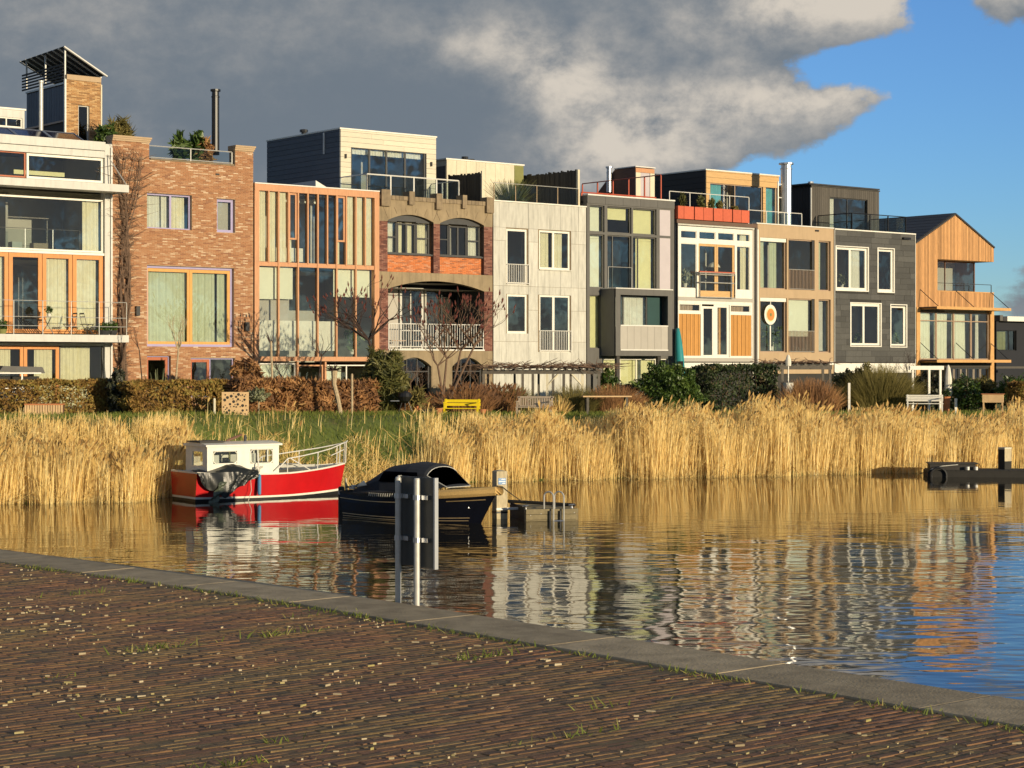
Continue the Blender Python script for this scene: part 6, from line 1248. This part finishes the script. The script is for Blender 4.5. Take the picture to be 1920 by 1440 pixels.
while len(hp) < 42:
    r_ = random.choice([.022, .03, .045, .055]); c = (random.uniform(-w_ + .06, w_ - .06), random.uniform(.06, hh - .06))
    if all(math.hypot(c[0] - a, c[1] - e) > r_ + g + .012 for a, e, g in hp): hp.append((*c, r_))
    elif random.random() < .002: break
for a, e, r_ in hp: MB().tube([(a, .0155, e), (a, .03, e)], r_, 10).build('hole_disc', 'dark_room', t)  # dark discs on the face, coloured like the shade inside drilled holes
for px_, Z_, pt_, lab, nm, m_ in ((402, 69, 748, 'short pale stake at the right end of the clipped hedge', 'stake', 'cream_panel'), (660, 72.3, 702, 'tall thin pale stake in front of the twiggy hedge', 'stake', 'bark_pale')):
    x, y, z = PT(px_, Z_); tag(MB().lathe([(.045, -.1), (.045, HT(pt_, Z_) - z), (.02, HT(pt_, Z_) - z + .03)], (x, y, z), 8).build(nm, m_, None, (x, y, z)), lab, 'stake')
# garden swing under a grey awning behind the left hedge
Zs = 73.5; x, y, z = PT(38, Zs); t = thing('garden_swing', 'garden swing seat with grey awning behind the left hedge', 'garden swing', (x, y, z), 'L', TH * .6); h2 = HT(686, Zs) - z; w_ = 84 / FPX * Zs / 2
MB().prism([(-w_, h2 - .22), (w_, h2 - .28), (w_ - .1, h2 - .04), (-w_ + .15, h2)], -.5, .5).build('awning', 'awning_grey', t); piece('post', t, -.03, .03, -.45, -.4, 0, h2 - .24, 'white_metal'); piece('back_panel', t, -w_ + .1, w_ - .1, .3, .36, .4, h2 - .4, 'dark_room'); piece('front_rail', t, -w_, w_ - .15, -.52, -.48, h2 - .3, h2 - .25, 'white_metal')
for k in range(4): piece('mesh_bar', t, -w_ + .15, w_ - .2, -.42, -.40, .5 + k * .14, .515 + k * .14, 'steel')
MB().tube([(-w_ + .1, -.5, .55), (w_ * .6, -.5, .95)], .03, 5).build('arm', 'white_metal', t)
# yucca, shrubs near brick house
def spiky(px, Z, wpx, ptop, label, m='leaf_pale', n=40, base=None, w=.07): return tuft(px, Z, wpx, ptop, label, m, n, 'yucca', 'yucca', .85, w, base=base, bend=.55)
spiky(297, 74.5, 46, 686, 'pale spiky yucca in front of the orange garden door', w=.09)
tree(331, 75, 'slender pale young tree with bare twigs before the big brick house window', [(.06, 2.4, 6)], 2, .05, .62, 'young_tree', 'bark_pale', spread=.45, up=.55)
tree(265, 76, 'thin dark sapling against the brick wall left of the big window', [(-.05, 2.4, 4)], 1, .03, .55, 'sapling', 'bark_dark', spread=.4, up=.6)
tree(372, 74, 'small crooked bare bush between the two orange doors', [(.1, .9, 5), (-.2, .8, 4)], 1, .03, .4, 'bare_bush', 'bark_dark', cat='bush')
# creeper on the brick house
uo = U(226); x, y = FW(uo, -.12, 0)[:2]; t = thing('creeper', 'bare woody creeper climbing the left side of the brick house', 'creeper', (x, y, GZ), 'W'); b = MB(); tw = MB(); n = 26; zt_ = ZP(235, 300); path = []
for k in range(7):
    P = []
    for i in range(n + 1):
        q = i / n; zz = GZ + (zt_ - GZ) * q; P.append(FW(uo + .10 * math.sin(q * 14 + k * 1.3) + .13 * math.sin(q * 3.0 + k) + .25 * q + (.20 * (k - 3) * max(0, q - .72) * 3.2), -.10 - .05 * math.sin(q * 19 + k * 2) - .03 * k % .1, zz))
    b.tube(P, [.085 * (1 - .7 * i / n) * (1.2 if k == 0 else .6) for i in range(n + 1)], 5, t=.5); path += P[3:]
b.build('trunk', 'bark', t)
for p in random.choices(path, k=950):
    q = (p.z - GZ) / (zt_ - GZ); L_ = random.uniform(.12, .45) * (1.0 if q < .62 else 1.7); a = random.gauss(0, .9); d = Vector((CT * math.sin(a), ST * math.sin(a), math.cos(a) * .6 + .15)); m1 = p + d * L_ * .5 + Vector((random.gauss(0, .05), random.gauss(0, .03), random.gauss(0, .05))); tw.tube([p, m1, m1 + (d + Vector((random.gauss(0, .5), random.gauss(0, .3), random.gauss(-.1, .5)))) * L_ * .6], [.014, .009, .004], 4)
o = tw.build('twigs', 'bark', t); o['kind'] = 'stuff'
# roof plants
def roofplant(px, y, zb, wpx, ptop, label, m, n, size, ar=3., name='roof_plant', cat='potted plant'):
    u = U(px, y); c = FW(u, y, zb); D = c.y; rx = wpx / FPX * D / 2; h_ = ZP(px, ptop, y) - zb; t = thing(name, label, cat, tuple(c), 'W'); P = ellvol((c.x, c.y, zb + .1 + h_ * .5), rx, rx * .7, h_ * .52, n, .1)
    o = npmesh('foliage', *leaves(P, np.full(n, size), clump_tint(P), ar=ar), m, t); o['kind'] = 'stuff'; MB().lathe([(rx * .35, 0), (rx * .5, .32), (rx * .45, .33)], tuple(c), 10).build('pot', 'terracotta', t); return t
zb = ZP(280, 299) - .25
roofplant(200, 2.2, zb + .5, 44, 238, 'green shrub on the brick house roof beside the stair tower', 'leaf_green', 500, .12, 2.5); roofplant(222, 2.4, zb + .5, 46, 232, 'dry straw-coloured grass on the brick house roof', 'grass_olive', 900, .10, 9)
roofplant(337, 1.6, zb, 30, 256, 'small dark spiky shrub on the brick house roof', 'leaf_green', 260, .16, 3.5); roofplant(371, 1.6, zb, 40, 251, 'larger dark bush by the black flue on the brick house roof', 'leaf_green', 480, .15, 3); roofplant(386, 1.3, zb, 26, 262, 'thin dry bush touching the black flue', 'twig_red', 260, .09, 6)
zb = ZP(925, 377) - .3; c = FW(U(958, 1.2), 1.2, zb); n = 900; t = thing('pampas_grass', 'big pale grass tuft behind the glass on the white concrete house roof', 'ornamental grass', tuple(c), 'W'); u = rng.normal(size=(n, 2)); P = np.tile(np.array([[c.x, c.y, zb]]), (n, 1)) + np.concatenate([u * .12, np.zeros((n, 1))], 1); o = npmesh('blades', *blades(P, rng.uniform(.5, 1.55, n), np.full(n, .03), np.concatenate([u * .42, np.zeros((n, 1))], 1), clump_tint(P + .3, 5), .4), 'leaf_yellow', t); o['kind'] = 'stuff'
for px_, lab in ((1280, 'small round conifer in the leftmost red roof planter'), (1314, 'taller bushy conifer in the second pair of red planters'), (1334, 'dry reddish plant in a red roof planter'), (1349, 'low dry plant right of the conifers in the red planters'), (1378, 'small green plant in the rightmost pair of red planters')):
    i = px_; u = U(px_, .0); c = FW(u, .0, ZP(1266, 386) - .05); hh = {1280: .75, 1314: .7, 1334: .55, 1349: .45, 1378: .25}[px_]; t = thing('planter_shrub', lab, 'shrub', tuple(c), 'W'); P = ellvol((c.x, c.y, c.z + hh / 2), .2 if px_ < 1320 else .17, .18, hh * .55, 260, .0); o = npmesh('foliage', *leaves(P, np.full(260, .07), clump_tint(P), ar=2.5), 'leaf_yellow' if px_ < 1340 else 'grass_olive', t); o['kind'] = 'stuff'
# balcony furniture of the glass house
zd = ZP(241, 629.5, -1.4)
def bistro(px, lab):
    u = U(px, -.8); t = thing('bistro_table', lab, 'table', (u, -.8, zd), 'F'); MB().lathe([(.3, 0), (.3, .025)], (u, -.8, zd + .70), 14).build('top', 'black_metal', t)
    for s in (-1, 1): MB().tube([(u - s * .24, -.8 + .1 * s, zd), (u, -.8 + .05 * s, zd + .38), (u + s * .2, -.8 + .1 * s, zd + .7)], .015, 5).build('leg', 'black_metal', t)
bistro(89, 'black folding bistro table with a pot plant on the left balcony'); u = U(92, -.8); c = FW(u, -.8, zd + .725); t = thing('pot_plant', 'small pot plant standing on the bistro table', 'potted plant', tuple(c), 'W'); MB().lathe([(.06, 0), (.09, .12)], tuple(c), 10).build('pot', 'pot_white', t); P = ellvol((c.x, c.y, c.z + .25), .15, .15, .16, 120, 0); o = npmesh('foliage', *leaves(P, np.full(120, .06), clump_tint(P)), 'leaf_green', t); o['kind'] = 'stuff'
def chair(px, lab, flip=1):
    u = U(px, -.7); t = thing('folding_chair', lab, 'chair', (u, -.7, zd), 'F', group='folding chairs on the left balcony'); 
    for k in range(4): piece('seat_slat', t, u - .2 + k * .1, u - .11 + k * .1, -.9, -.5, zd + .43, zd + .45, 'black_metal')
    for s in (-.9, -.5):
        MB().tube([(u - flip * .2, s, zd), (u + flip * .12, s, zd + .44), (u + flip * .22, s, zd + .88)], .013, 5).build('frame', 'black_metal', t); MB().tube([(u + flip * .2, s, zd), (u - flip * .18, s, zd + .44)], .013, 5).build('leg', 'black_metal', t)
    for z_ in (.7, .84): piece('back_slat', t, u + flip * (.14 + z_ * .08), u + flip * (.16 + z_ * .08), -.9, -.5, zd + z_, zd + z_ + .06, 'black_metal')
chair(131, 'black folding chair right of the bistro table on the left balcony'); chair(163, 'black folding chair nearest the right end of the left balcony', -1)
u = U(50, -.9); t = thing('folded_parasol_rack', 'dark diagonal lattice of folded garden chairs on the left balcony', 'folded chairs', (u, -.9, zd), 'F')
for k in range(7): MB().tube([(u - .45 + k * .1, -.9, zd + .75 - .04 * k), (u + .05 + k * .1, -.85, zd + .08)], .018, 5).build('bar', 'black_metal', t)
for px_, w_, hh, lab in ((195, .28, .35, 'low planter bowl with a small shrub at the right end of the left balcony'), (212, .2, .45, 'tall dark pot in the right corner of the left balcony'), (4, .2, .4, 'green pot at the left edge of the balcony')):
    u = U(px_, -1.0); c = FW(u, -1., zd); t = thing('balcony_pot', lab, 'potted plant', tuple(c), 'W'); MB().lathe([(w_ * .6, 0), (w_, .2), (w_ * .95, .21)], tuple(c), 12).build('pot', 'dark_metal' if px_ > 100 else 'olive_panel', t); P = ellvol((c.x, c.y, c.z + .22 + hh / 3), w_, w_, hh / 2, 200, 0); o = npmesh('foliage', *leaves(P, np.full(200, .07), clump_tint(P)), 'leaf_green', t); o['kind'] = 'stuff'
# garden in front of houses 3-5
x, y, z = PT(640, 71.5); t = thing('pollard_tree', 'leaning pollarded trunk with a knobbly head before the twiggy hedge', 'tree', (x, y, z), 'W'); hz = HT(695, 71.5) - z; b = MB().tube([(x, y, z - .1), (x - .12, y, z + hz * .35), (x - .27, y, z + hz * .7), (x - .26, y, z + hz)], [.09, .085, .085, .13], 8); b.build('trunk', 'bark_pale', t); b = MB()
for k in range(30): a = random.uniform(0, 6.28); d = Vector((math.cos(a), math.sin(a) * .6, random.uniform(-.1, 1))).normalized(); p = Vector((x - .26, y, z + hz)); b.tube([p, p + d * random.uniform(.15, .42)], [.035, .008], 4)
b.build('crown', 'bark_dark', t)
x, y, z = PT(485, 70.5); t = thing('standard_shrub', 'small round pale-leaved shrub on a thin stem beside the insect board', 'shrub', (x, y, z), 'W'); MB().tube([(x, y, z - .1), (x, y, z + .6)], .03, 6).build('stem', 'bark_pale', t); P = ellvol((x, y, z + .72), .36, .3, .26, 520, .1); o = npmesh('crown', *leaves(P, np.full(520, .07), clump_tint(P)), 'leaf_pale', t)
tree(726, 77, 'staghorn sumac with dark upright fruit before the copper timber house', [(-.75, 2.9, 13)], 2, .085, 1.2, 'sumac_tree', 'bark_dark', True, spread=1.25, up=.16, kids=(2, 3), shr=.76)
tree(828, 76, 'many-stemmed staghorn sumac with reddish fruit before the dark loggia', [(.75, 2.5, 6), (.2, 2.2, 6), (1.3, 2.7, 7), (-.15, 1.9, 5)], 2, .06, 1.0, 'sumac_tree', 'bark', True, spread=1.0, up=.3, kids=(2, 3), shr=.76)
shrub(722, 75, 78, 660, 'green and yellow bamboo-like evergreen left of the arched house', 'leaf_yellow', 5600, .085, ar=6, name='bamboo_bush', depth=.8)
tree(770, 76.5, 'low bare bush with arching twigs under the arched house', [(.3, .9, 5), (-.3, 1.0, 5), (.0, 1.2, 4)], 3, .03, .36, 'bare_bush', 'bark', spread=.8, cat='bush'); tree(880, 77, 'bare tangled bush right of the sumacs beside the long pergola', [(.35, 1.1, 5), (-.3, 1.2, 5)], 3, .03, .38, 'bare_bush', 'bark', spread=.9, cat='bush')
tuft(755, 76, 110, 726, 'dark low undergrowth at the foot of the sumacs', 'twig_red', 1500, 'undergrowth', 'undergrowth', .4, .03); tuft(870, 76.5, 120, 722, 'brown stalks behind the yellow bench', 'twig_red', 1600, 'dry_perennials', 'perennials', .3, .02, plume=.15)
tree(520, 75, 'small multi-stemmed bare shrub in front of the copper timber house', [(.2, 1.3, 5), (-.2, 1.1, 5)], 3, .03, .42, 'bare_bush', 'bark_dark', spread=.8, cat='bush'); tree(598, 75.5, 'tall thin bare shrub with a twisted stem in front of the timber mullions', [(.1, 2.2, 5)], 1, .035, .6, 'bare_bush', 'bark_dark', spread=.7, cat='bush')
x, y, z = PT(509, 74.5); t = thing('topped_sapling', 'straight cut-back sapling trunk before the copper timber house', 'tree', (x, y, z), 'W'); zt_ = HT(640, 74.5); MB().tube([(x, y, z - .1), (x + .03, y, z + 1.2), (x - .02, y, zt_)], [.06, .05, .045], 6).build('trunk', 'bark_pale', t); b = MB(); [b.tube([(x - .02, y, zt_ - .1), (x + random.uniform(-.25, .2), y, zt_ + random.uniform(.0, .35))], [.03, .008], 4) for _ in range(9)]; b.build('crown', 'bark_dark', t)
# barbecue and pots
Zb = 74; x, y, z = PT(757, Zb); t = thing('barbecue', 'round black kettle barbecue on thin metal legs left of the flower pots', 'barbecue', (x, y, z), 'L'); MB().lathe([(.05, 0), (.22, .08), (.28, .22), (.29, .25), (.24, .38), (.06, .46)], (.05, 0, .45), 14).build('kettle', 'lamp_black', t)
for dx in (-.28, .0, .32): MB().tube([(.05 + dx * .4, 0, .5), (.05 + dx, .05, 0)], .018, 5).build('leg', 'dark_metal', t)
piece('side_table', t, -.5, -.16, -.15, .15, .52, .55, 'steel')
for px_, r_, hh, lab, pl in ((781, .15, .34, 'terracotta flower pot with dry stems right of the barbecue', True), (823, .14, .22, 'low terracotta pot left of the yellow bench', False), (905, .13, .2, 'low terracotta pot right of the yellow bench', False)):
    x, y, z = PT(px_, 74.3); t = thing('flower_pot', lab, 'flower pot', (x, y, z), 'W', group='terracotta pots on the bank'); MB().lathe([(r_ * .65, 0), (r_, hh), (r_ * 1.1, hh), (r_ * 1.1, hh + .05), (r_ * .9, hh + .05)], (x, y, z), 14).build('pot', 'terracotta', t)
    if pl: P = ellvol((x, y, z + hh + .3), .28, .28, .3, 200, 0); o = npmesh('foliage', *leaves(P, np.full(200, .1), clump_tint(P), ar=7), 'grass_olive', t); o['kind'] = 'stuff'
x, y, z = PT(797, 74); t = thing('watering_can', 'black watering can between the flower pots', 'watering can', (x, y, z), 'L'); MB().lathe([(.12, 0), (.14, .16), (.1, .22)], (0, 0, 0), 12).build('body', 'lamp_black', t); MB().tube([(.1, 0, .06), (.26, 0, .24)], [.02, .03], 6).build('spout', 'lamp_black', t); MB().tube([(-.1, 0, .08), (-.22, 0, .2), (-.05, 0, .3)], .015, 5).build('handle', 'lamp_black', t)
# benches
def bench(px0, px1, Z, pback, pseat, label, m, rz, slats_v=False, nm='garden_bench', backless=False, legm=None, nsl=3):
    pc = (px0 + px1) / 2; x, y, z = PT(pc, Z); z = HT(772, Z) if False else z; w_ = (px1 - px0) / FPX * Z / 2 / math.cos(rz) * .93; hs, hb_ = HT(pseat, Z), HT(pback, Z); hs -= z; hb_ -= z; t = thing(nm, label, 'bench', (x, y, z), 'L', rz); legm = legm or m
    for k in range(4): piece('seat_slat', t, -w_, w_, -.22 + k * .11, -.125 + k * .11, hs - .03, hs, m)
    for s in (-1, 1):
        a = s * (w_ - .06)
        for yy in (-.2, .2): piece('leg', t, a - .03, a + .03, yy - .03, yy + .03, 0, hs - .032 if yy < 0 or backless else hb_, legm)
        if not backless: piece('armrest', t, a - .035, a + .035, -.22, .16, hs + .2, hs + .24, legm); piece('arm_post', t, a - .025, a + .025, -.2, -.15, hs + .002, hs + .198, legm)
    if not backless:
        if slats_v:
            n = int(w_ * 2 / .11)
            for k in range(n): a = -w_ + .1 + k * (2 * w_ - .2) / n; piece('back_slat', t, a, a + .055, .19, .22, hs + .06, hb_ - .05, m)
            piece('back_rail', t, -w_, w_, .17, .24, hb_ - .048, hb_ + .02, m); piece('back_rail', t, -w_, w_, .17, .24, hs + .01, hs + .058, m)
        else:
            for k in range(nsl): piece('back_slat', t, -w_, w_, .18, .22, hs + .08 + (hb_ - hs - .08) * k / nsl, hs + .08 + (hb_ - hs - .08) * (k + .82) / nsl, m)
    return t
bench(829, 902, 74.6, 748, 765, 'bright yellow painted bench on the bank', 'yellow_paint', R(-8), nsl=2); bench(966, 1038, 75.6, 744, 763, 'weathered grey slatted bench with wooden arms', 'bench_wood', R(-14), True)
bench(1698, 1770, 84, 740, 756, 'cream painted slat bench at the right under the white frame', 'white_paint', R(-10), nsl=4)
x, y, z = PT(1137, 78); t = thing('plank_table', 'long pale plank table on the bank below the grey house', 'table', (x, y, z), 'L', R(6)); hh = HT(742, 78) - z; w_ = 92 / FPX * 78 / 2
for k in range(3): piece('plank', t, -w_, w_, -.3 + k * .2, -.11 + k * .2, hh - .05, hh, 'pine_board')
for s in (-1, 1): piece('leg', t, s * (w_ - .2) - .05, s * (w_ - .2) + .05, -.25, .25, 0, hh - .052, 'old_timber')
# long pergola
Zp = 80.5; xl, xr = [(p - 960) / FPX * Zp for p in (905, 1125)]; z = ground(1015, Zp); zt_ = HT(694, Zp); t = thing('pergola', 'long dark timber pergola roof covered in bare vines before the white concrete house', 'pergola', (xl, Zp, z), 'W')
piece('beam', t, xl, xr, Zp - .06, Zp + .06, zt_ - .16, zt_, 'old_timber'); piece('beam', t, xl, xr, Zp + 2.4, Zp + 2.52, zt_ - .16, zt_, 'old_timber')
for px_, m_ in ((907, 'old_timber'), (980, 'old_timber'), (999, 'old_timber'), (1026, 'cream_panel'), (1037, 'old_timber'), (1057, 'old_timber'), (1092, 'cream_panel'), (1123, 'old_timber')):
    a = (px_ - 960) / FPX * Zp; piece('post', t, a - .055, a + .055, Zp - .05, Zp + .06, z - .1, zt_ - .162, m_)
for px_ in (915, 965, 1010, 1070, 1110): a = (px_ - 960) / FPX * (Zp + 2.4); piece('post', t, a - .05, a + .05, Zp + 2.4, Zp + 2.5, z - .1, zt_ - .162, 'old_timber')
for k in range(16): a = xl + (xr - xl) * (k + .5) / 16; piece('rafter', t, a - .04, a + .04, Zp - .3, Zp + 2.8, zt_ + .003, zt_ + .08, 'old_timber')
for px_, s in ((1092, -1), (1026, 1)): a = (px_ - 960) / FPX * Zp; MB().tube([(a, Zp - .02, zt_ - .65), (a + s * .45, Zp - .02, zt_ - .16)], .045, 4).build('brace', 'cream_panel', t)
b = MB()
for k in range(260):
    a = random.uniform(xl - .3, xr + .5); p = Vector((a, Zp + random.uniform(-.3, 2.4), zt_ + .1 + abs(random.gauss(0, .06)))); d = Vector((random.gauss(0, 1), random.gauss(0, .6), random.gauss(.05, .18))); b.tube([p, p + d * .35, p + d * .6 + Vector((.1, 0, random.gauss(0, .1)))], [.022, .015, .006], 4)
o = b.build('vine', 'bark', t); o['kind'] = 'stuff'
for lab, px_, px2, Z_, pt_, nn in (('long grey-green grass mound under the pergola', 960, 70, 78.5, 716, 1300), ('brown grass mound at the right end of the pergola', 1075, 80, 79, 715, 1500)): tuft(px_, Z_, px2 + 20, pt_, lab, 'grass_olive', nn, spread=.5, w=.02)
tuft(1150, 80, 120, 716, 'reddish dry perennials behind the plank table', 'twig_red', 2200, 'dry_perennials', 'perennials', .35, .02); tuft(935, 78, 80, 722, 'dry brown seed stalks right of the yellow bench', 'twig_red', 1100, 'dry_perennials', 'perennials', .3, .02, plume=.3)
tuft(1050, 77, 40, 738, 'arching bare stalks beside the grey bench', 'reed', 120, spread=.9, w=.03, bend=.5)
shrub(1140, 82, 44, 688, 'green climbing bush at the right end of the pergola', 'leaf_green', 1400, .09)
shrub(1255, 82, 118, 682, 'broad glossy green laurel bush before the cream framed house', 'leaf_green', 10500, .078, name='laurel_bush', tb=.58, depth=1.0); hedge(1300, 1455, 86, 685, 'dark evergreen hedge in front of the tan and cream houses', 'ivy_green', 1.2, 8000, .08, name='evergreen_hedge'); hedge(1160, 1300, 84, 722, 'low dark hedge under the laurel', 'ivy_dark', 1.0, 2600, .1, name='evergreen_hedge')
# kayak
c0_, c1_ = FW(U(1279.5, -1.0), -1.0, GZ), FW(U(1270.5, -.25), -.25, ZP(1271, 616, -.25)); ax = (c1_ - c0_); t = thing('kayak', 'teal kayak leaning upright against the cream framed house', 'kayak', tuple(c0_), 'W'); b = MB(); b.sm = True; n = 12; pts = [c0_ + ax * (i / n) for i in range(n + 1)]; b.tube(pts, [.05 + .20 * math.sin(math.pi * min(1, (i + 1.5) / (n + 2))) ** .6 for i in range(n + 1)], 10); b.build('hull', 'kayak_teal', t)
mm = c0_ + ax * .5; MB().tube([mm + Vector((.02, -.25, -.3)), mm + Vector((.02, -.27, .3))], [.13, .13], 8).build('cockpit', 'lamp_black', t)
# second pergola, closed umbrellas
Zp = 90; xl, xr = [(p - 960) / FPX * Zp for p in (1428, 1560)]; z = ground(1490, Zp); zt_ = HT(684, Zp); t = thing('pergola', 'short dark pergola with wild vines in front of the tan house', 'pergola', (xl, Zp, z), 'W'); piece('beam', t, xl, xr, Zp - .06, Zp + .06, zt_ - .22, zt_, 'old_timber'); piece('beam', t, xl, xr, Zp + 2, Zp + 2.1, zt_ - .2, zt_, 'old_timber')
for px_ in (1430, 1467, 1556): a = (px_ - 960) / FPX * Zp; piece('post', t, a - .06, a + .06, Zp - .05, Zp + .06, z - .1, zt_ - .222, 'old_timber'); piece('post', t, a - .06, a + .06, Zp + 2, Zp + 2.1, z - .1, zt_ - .202, 'old_timber')
for k in range(9): a = xl + (xr - xl) * (k + .5) / 9; piece('rafter', t, a - .04, a + .04, Zp - .25, Zp + 2.3, zt_ + .003, zt_ + .08, 'old_timber')
b = MB()
for k in range(150): p = Vector((random.uniform(xl, xr), Zp + random.uniform(-.3, 1.8), zt_ + .08)); d = Vector((random.gauss(0, 1), random.gauss(0, .5), abs(random.gauss(.1, .3)))); b.tube([p, p + d * .3, p + d * .5 + Vector((.12, 0, -.12))], [.022, .014, .005], 4)
o = b.build('vine', 'bark', t); o['kind'] = 'stuff'
def umbrella(px, Z, pt_, pb, lab, r_):
    x, y, z = PT(px, Z); zt_, zb_ = HT(pt_, Z), HT(pb, Z); t = thing('closed_parasol', lab, 'parasol', (x, y, z), 'W'); MB().lathe([(.03, 0), (.03, zb_ - z)], (x, y, z), 8).build('pole', 'galvanised', t); MB().lathe([(r_ * .9, 0), (r_, .15), (r_ * .9, (zt_ - zb_) * .55), (r_ * .5, (zt_ - zb_) * .9), (.02, zt_ - zb_)], (x, y, zb_), 10).build('canopy', 'cloth_white', t); piece('base', t, x - .25, x + .25, y - .25, y + .25, z, z + .08, 'dark_metal')
umbrella(1478, 88.5, 665, 686, 'closed white parasol above the short pergola', .14); umbrella(1778, 90, 684, 742, 'tall closed white parasol before the larch house', .19)
x, y, z = PT(1478, 86); t = thing('white_planter', 'white cylindrical pot under the short pergola', 'planter', (x, y, z), 'W'); MB().lathe([(.2, 0), (.24, .7), (.26, .72)], (x, y, z + .6), 12).build('pot', 'pot_white', t); piece('stand', t, x - .18, x + .18, y - .18, y + .18, z, z + .598, 'old_timber')
tuft(1520, 84, 110, 704, 'tall rusty dry grasses before the tan house', 'twig_red', 2600, 'dry_grass_clump', 'ornamental grass', .3, .025); shrub(1580, 88, 46, 697, 'olive green shrub left of the big round grass bush', 'leaf_yellow', 1500, .09, tb=.35)
tuft(1650, 86, 128, 679, 'big round feathery olive grass bush before the slate house', 'grass_olive', 5200, spread=.62, w=.022, depth=1.4, bend=.3); shrub(1612, 87.5, 70, 690, 'dark bush on the left of the feathery grass bush', 'grass_olive', 1500, .10, tb=.25, ar=4)
tree(1690, 88, 'bare reddish twiggy shrub against the slate house corner', [(.3, 1.5, 5), (-.4, 1.4, 5), (.6, 1.8, 4)], 3, .03, .46, 'bare_bush', 'bark_dark', spread=.8, cat='bush')
# white frame, its dark planting, planters at the right
Zf = 88; x, y, z = PT(1737, Zf); w_ = 58 / FPX * Zf / 2; zt_ = HT(686, Zf) - z; t = thing('garden_arbour', 'open white wooden frame standing before the larch house', 'pergola', (x, y, z), 'L', R(8)); piece('beam', t, -w_ - .1, w_ + .1, -.08, .08, zt_ - .18, zt_, 'white_paint'); piece('post', t, -w_, -w_ + .1, -.05, .05, 0, zt_ - .182, 'white_paint'); piece('post', t, w_ - .1, w_, -.05, .05, 0, zt_ - .182, 'white_paint'); piece('beam', t, -w_ - .1, w_ + .1, 1.4, 1.5, zt_ - .18, zt_, 'white_paint'); piece('post', t, w_ - .1, w_, 1.4, 1.5, 0, zt_ - .182, 'white_paint')
shrub(1737, 90.5, 60, 694, 'dark evergreen bush inside the white frame', 'ivy_dark', 1600, .11); shrub(1812, 90, 60, 708, 'mixed green shrub right of the tall closed parasol', 'leaf_green', 1500, .09); hedge(1782, 1855, 92, 712, 'low green hedge below the larch house glazing', 'leaf_yellow', .9, 1500, .09, name='low_hedge'); shrub(1850, 91, 44, 710, 'yellow-brown shrub at the corner post of the larch house', 'grass_olive', 900, .1, ar=4); shrub(1905, 90, 80, 702, 'dark green shrub before the black house at the right edge', 'leaf_green', 1800, .1); hedge(1888, 1990, 87, 716, 'brown hedge at the right edge behind the reeds', 'hedge_brown', .9, 2600, .09)
Zq = 83; x, y, z = PT(1862, Zq); t = thing('raised_planter', 'raised wooden planter table among the reeds at the right', 'planter', (x, y, z), 'L', R(-16)); hh = HT(738, Zq) - z; w_ = .44; MB().box(-w_, w_, -.3, .3, hh - .38, hh - .03).build('box', 'pine_board', t); piece('rim', t, -w_ - .05, w_ + .05, -.34, .34, hh - .028, hh, 'terracotta')
for a in (-w_ + .05, w_ - .05):
    for e in (-.25, .25): piece('leg', t, a - .03, a + .03, e - .03, e + .03, 0, hh - .382, 'pine_board')
x, y, z = PT(1774, 84.5); t = thing('terracotta_planter', 'tall rust coloured pot at the right end of the cream bench', 'planter', (x, y, z), 'W'); MB().lathe([(.14, 0), (.2, .75), (.22, .78)], (x, y, z), 12).build('pot', 'terracotta', t); P = ellvol((x, y, z + .9), .2, .2, .2, 150, 0); o = npmesh('foliage', *leaves(P, np.full(150, .08), clump_tint(P)), 'leaf_green', t); o['kind'] = 'stuff'
for px_, lab in ((1562, 'pale stake left of the reed heads below the tan house'), (1792, 'short white post beside the cream bench'), (1592, 'tall white post left of the feathery grass bush')):
    x, y, z = PT(px_, 84); zt_ = HT(747 if px_ != 1592 else 718, 84); tag(MB().box(x - .05, x + .05, y - .05, y + .05, z - .1, zt_).build('stake', 'white_paint', None, (x, y, z)), lab, 'stake')
# ================================================================== things seen through the windows
def houseplant(px, pb, y, hh, label, m='leaf_green', n=140, size=.11):
    u = U(px, y); z = ZP(px, pb, y); c = FW(u, y, z); t = thing('house_plant', label, 'house plant', tuple(c), 'W'); MB().lathe([(.09, 0), (.13, .2), (.12, .21)], tuple(c), 10).build('pot', 'pot_white', t)
    P = ellvol((c.x, c.y, z + .2 + hh / 2), hh * .42, hh * .35, hh * .55, n, 0); o = npmesh('foliage', *leaves(P, np.full(n, size), clump_tint(P, base=.65), ar=3), m, t); o['kind'] = 'stuff'
houseplant(1284, 539, .5, .75, 'leafy house plant behind the left upper window of the cream framed house', 'leaf_pale'); houseplant(1608, 647, .5, .4, 'low house plant behind the lower left window of the slate house'); houseplant(1682, 649, .5, .55, 'house plant behind the lower right window of the slate house')
houseplant(1446, 657, .6, 1.3, 'tall house plant under the round hanging disc in the tan house', n=220); houseplant(660, 664, .7, .9, 'green house plant at the right end of the low glazing of the timber house'); houseplant(520, 664, .8, .8, 'house plant behind the half curtains of the timber house'); houseplant(1578, 540, .5, .5, 'small house plant behind the upper left window of the slate house', 'leaf_pale')
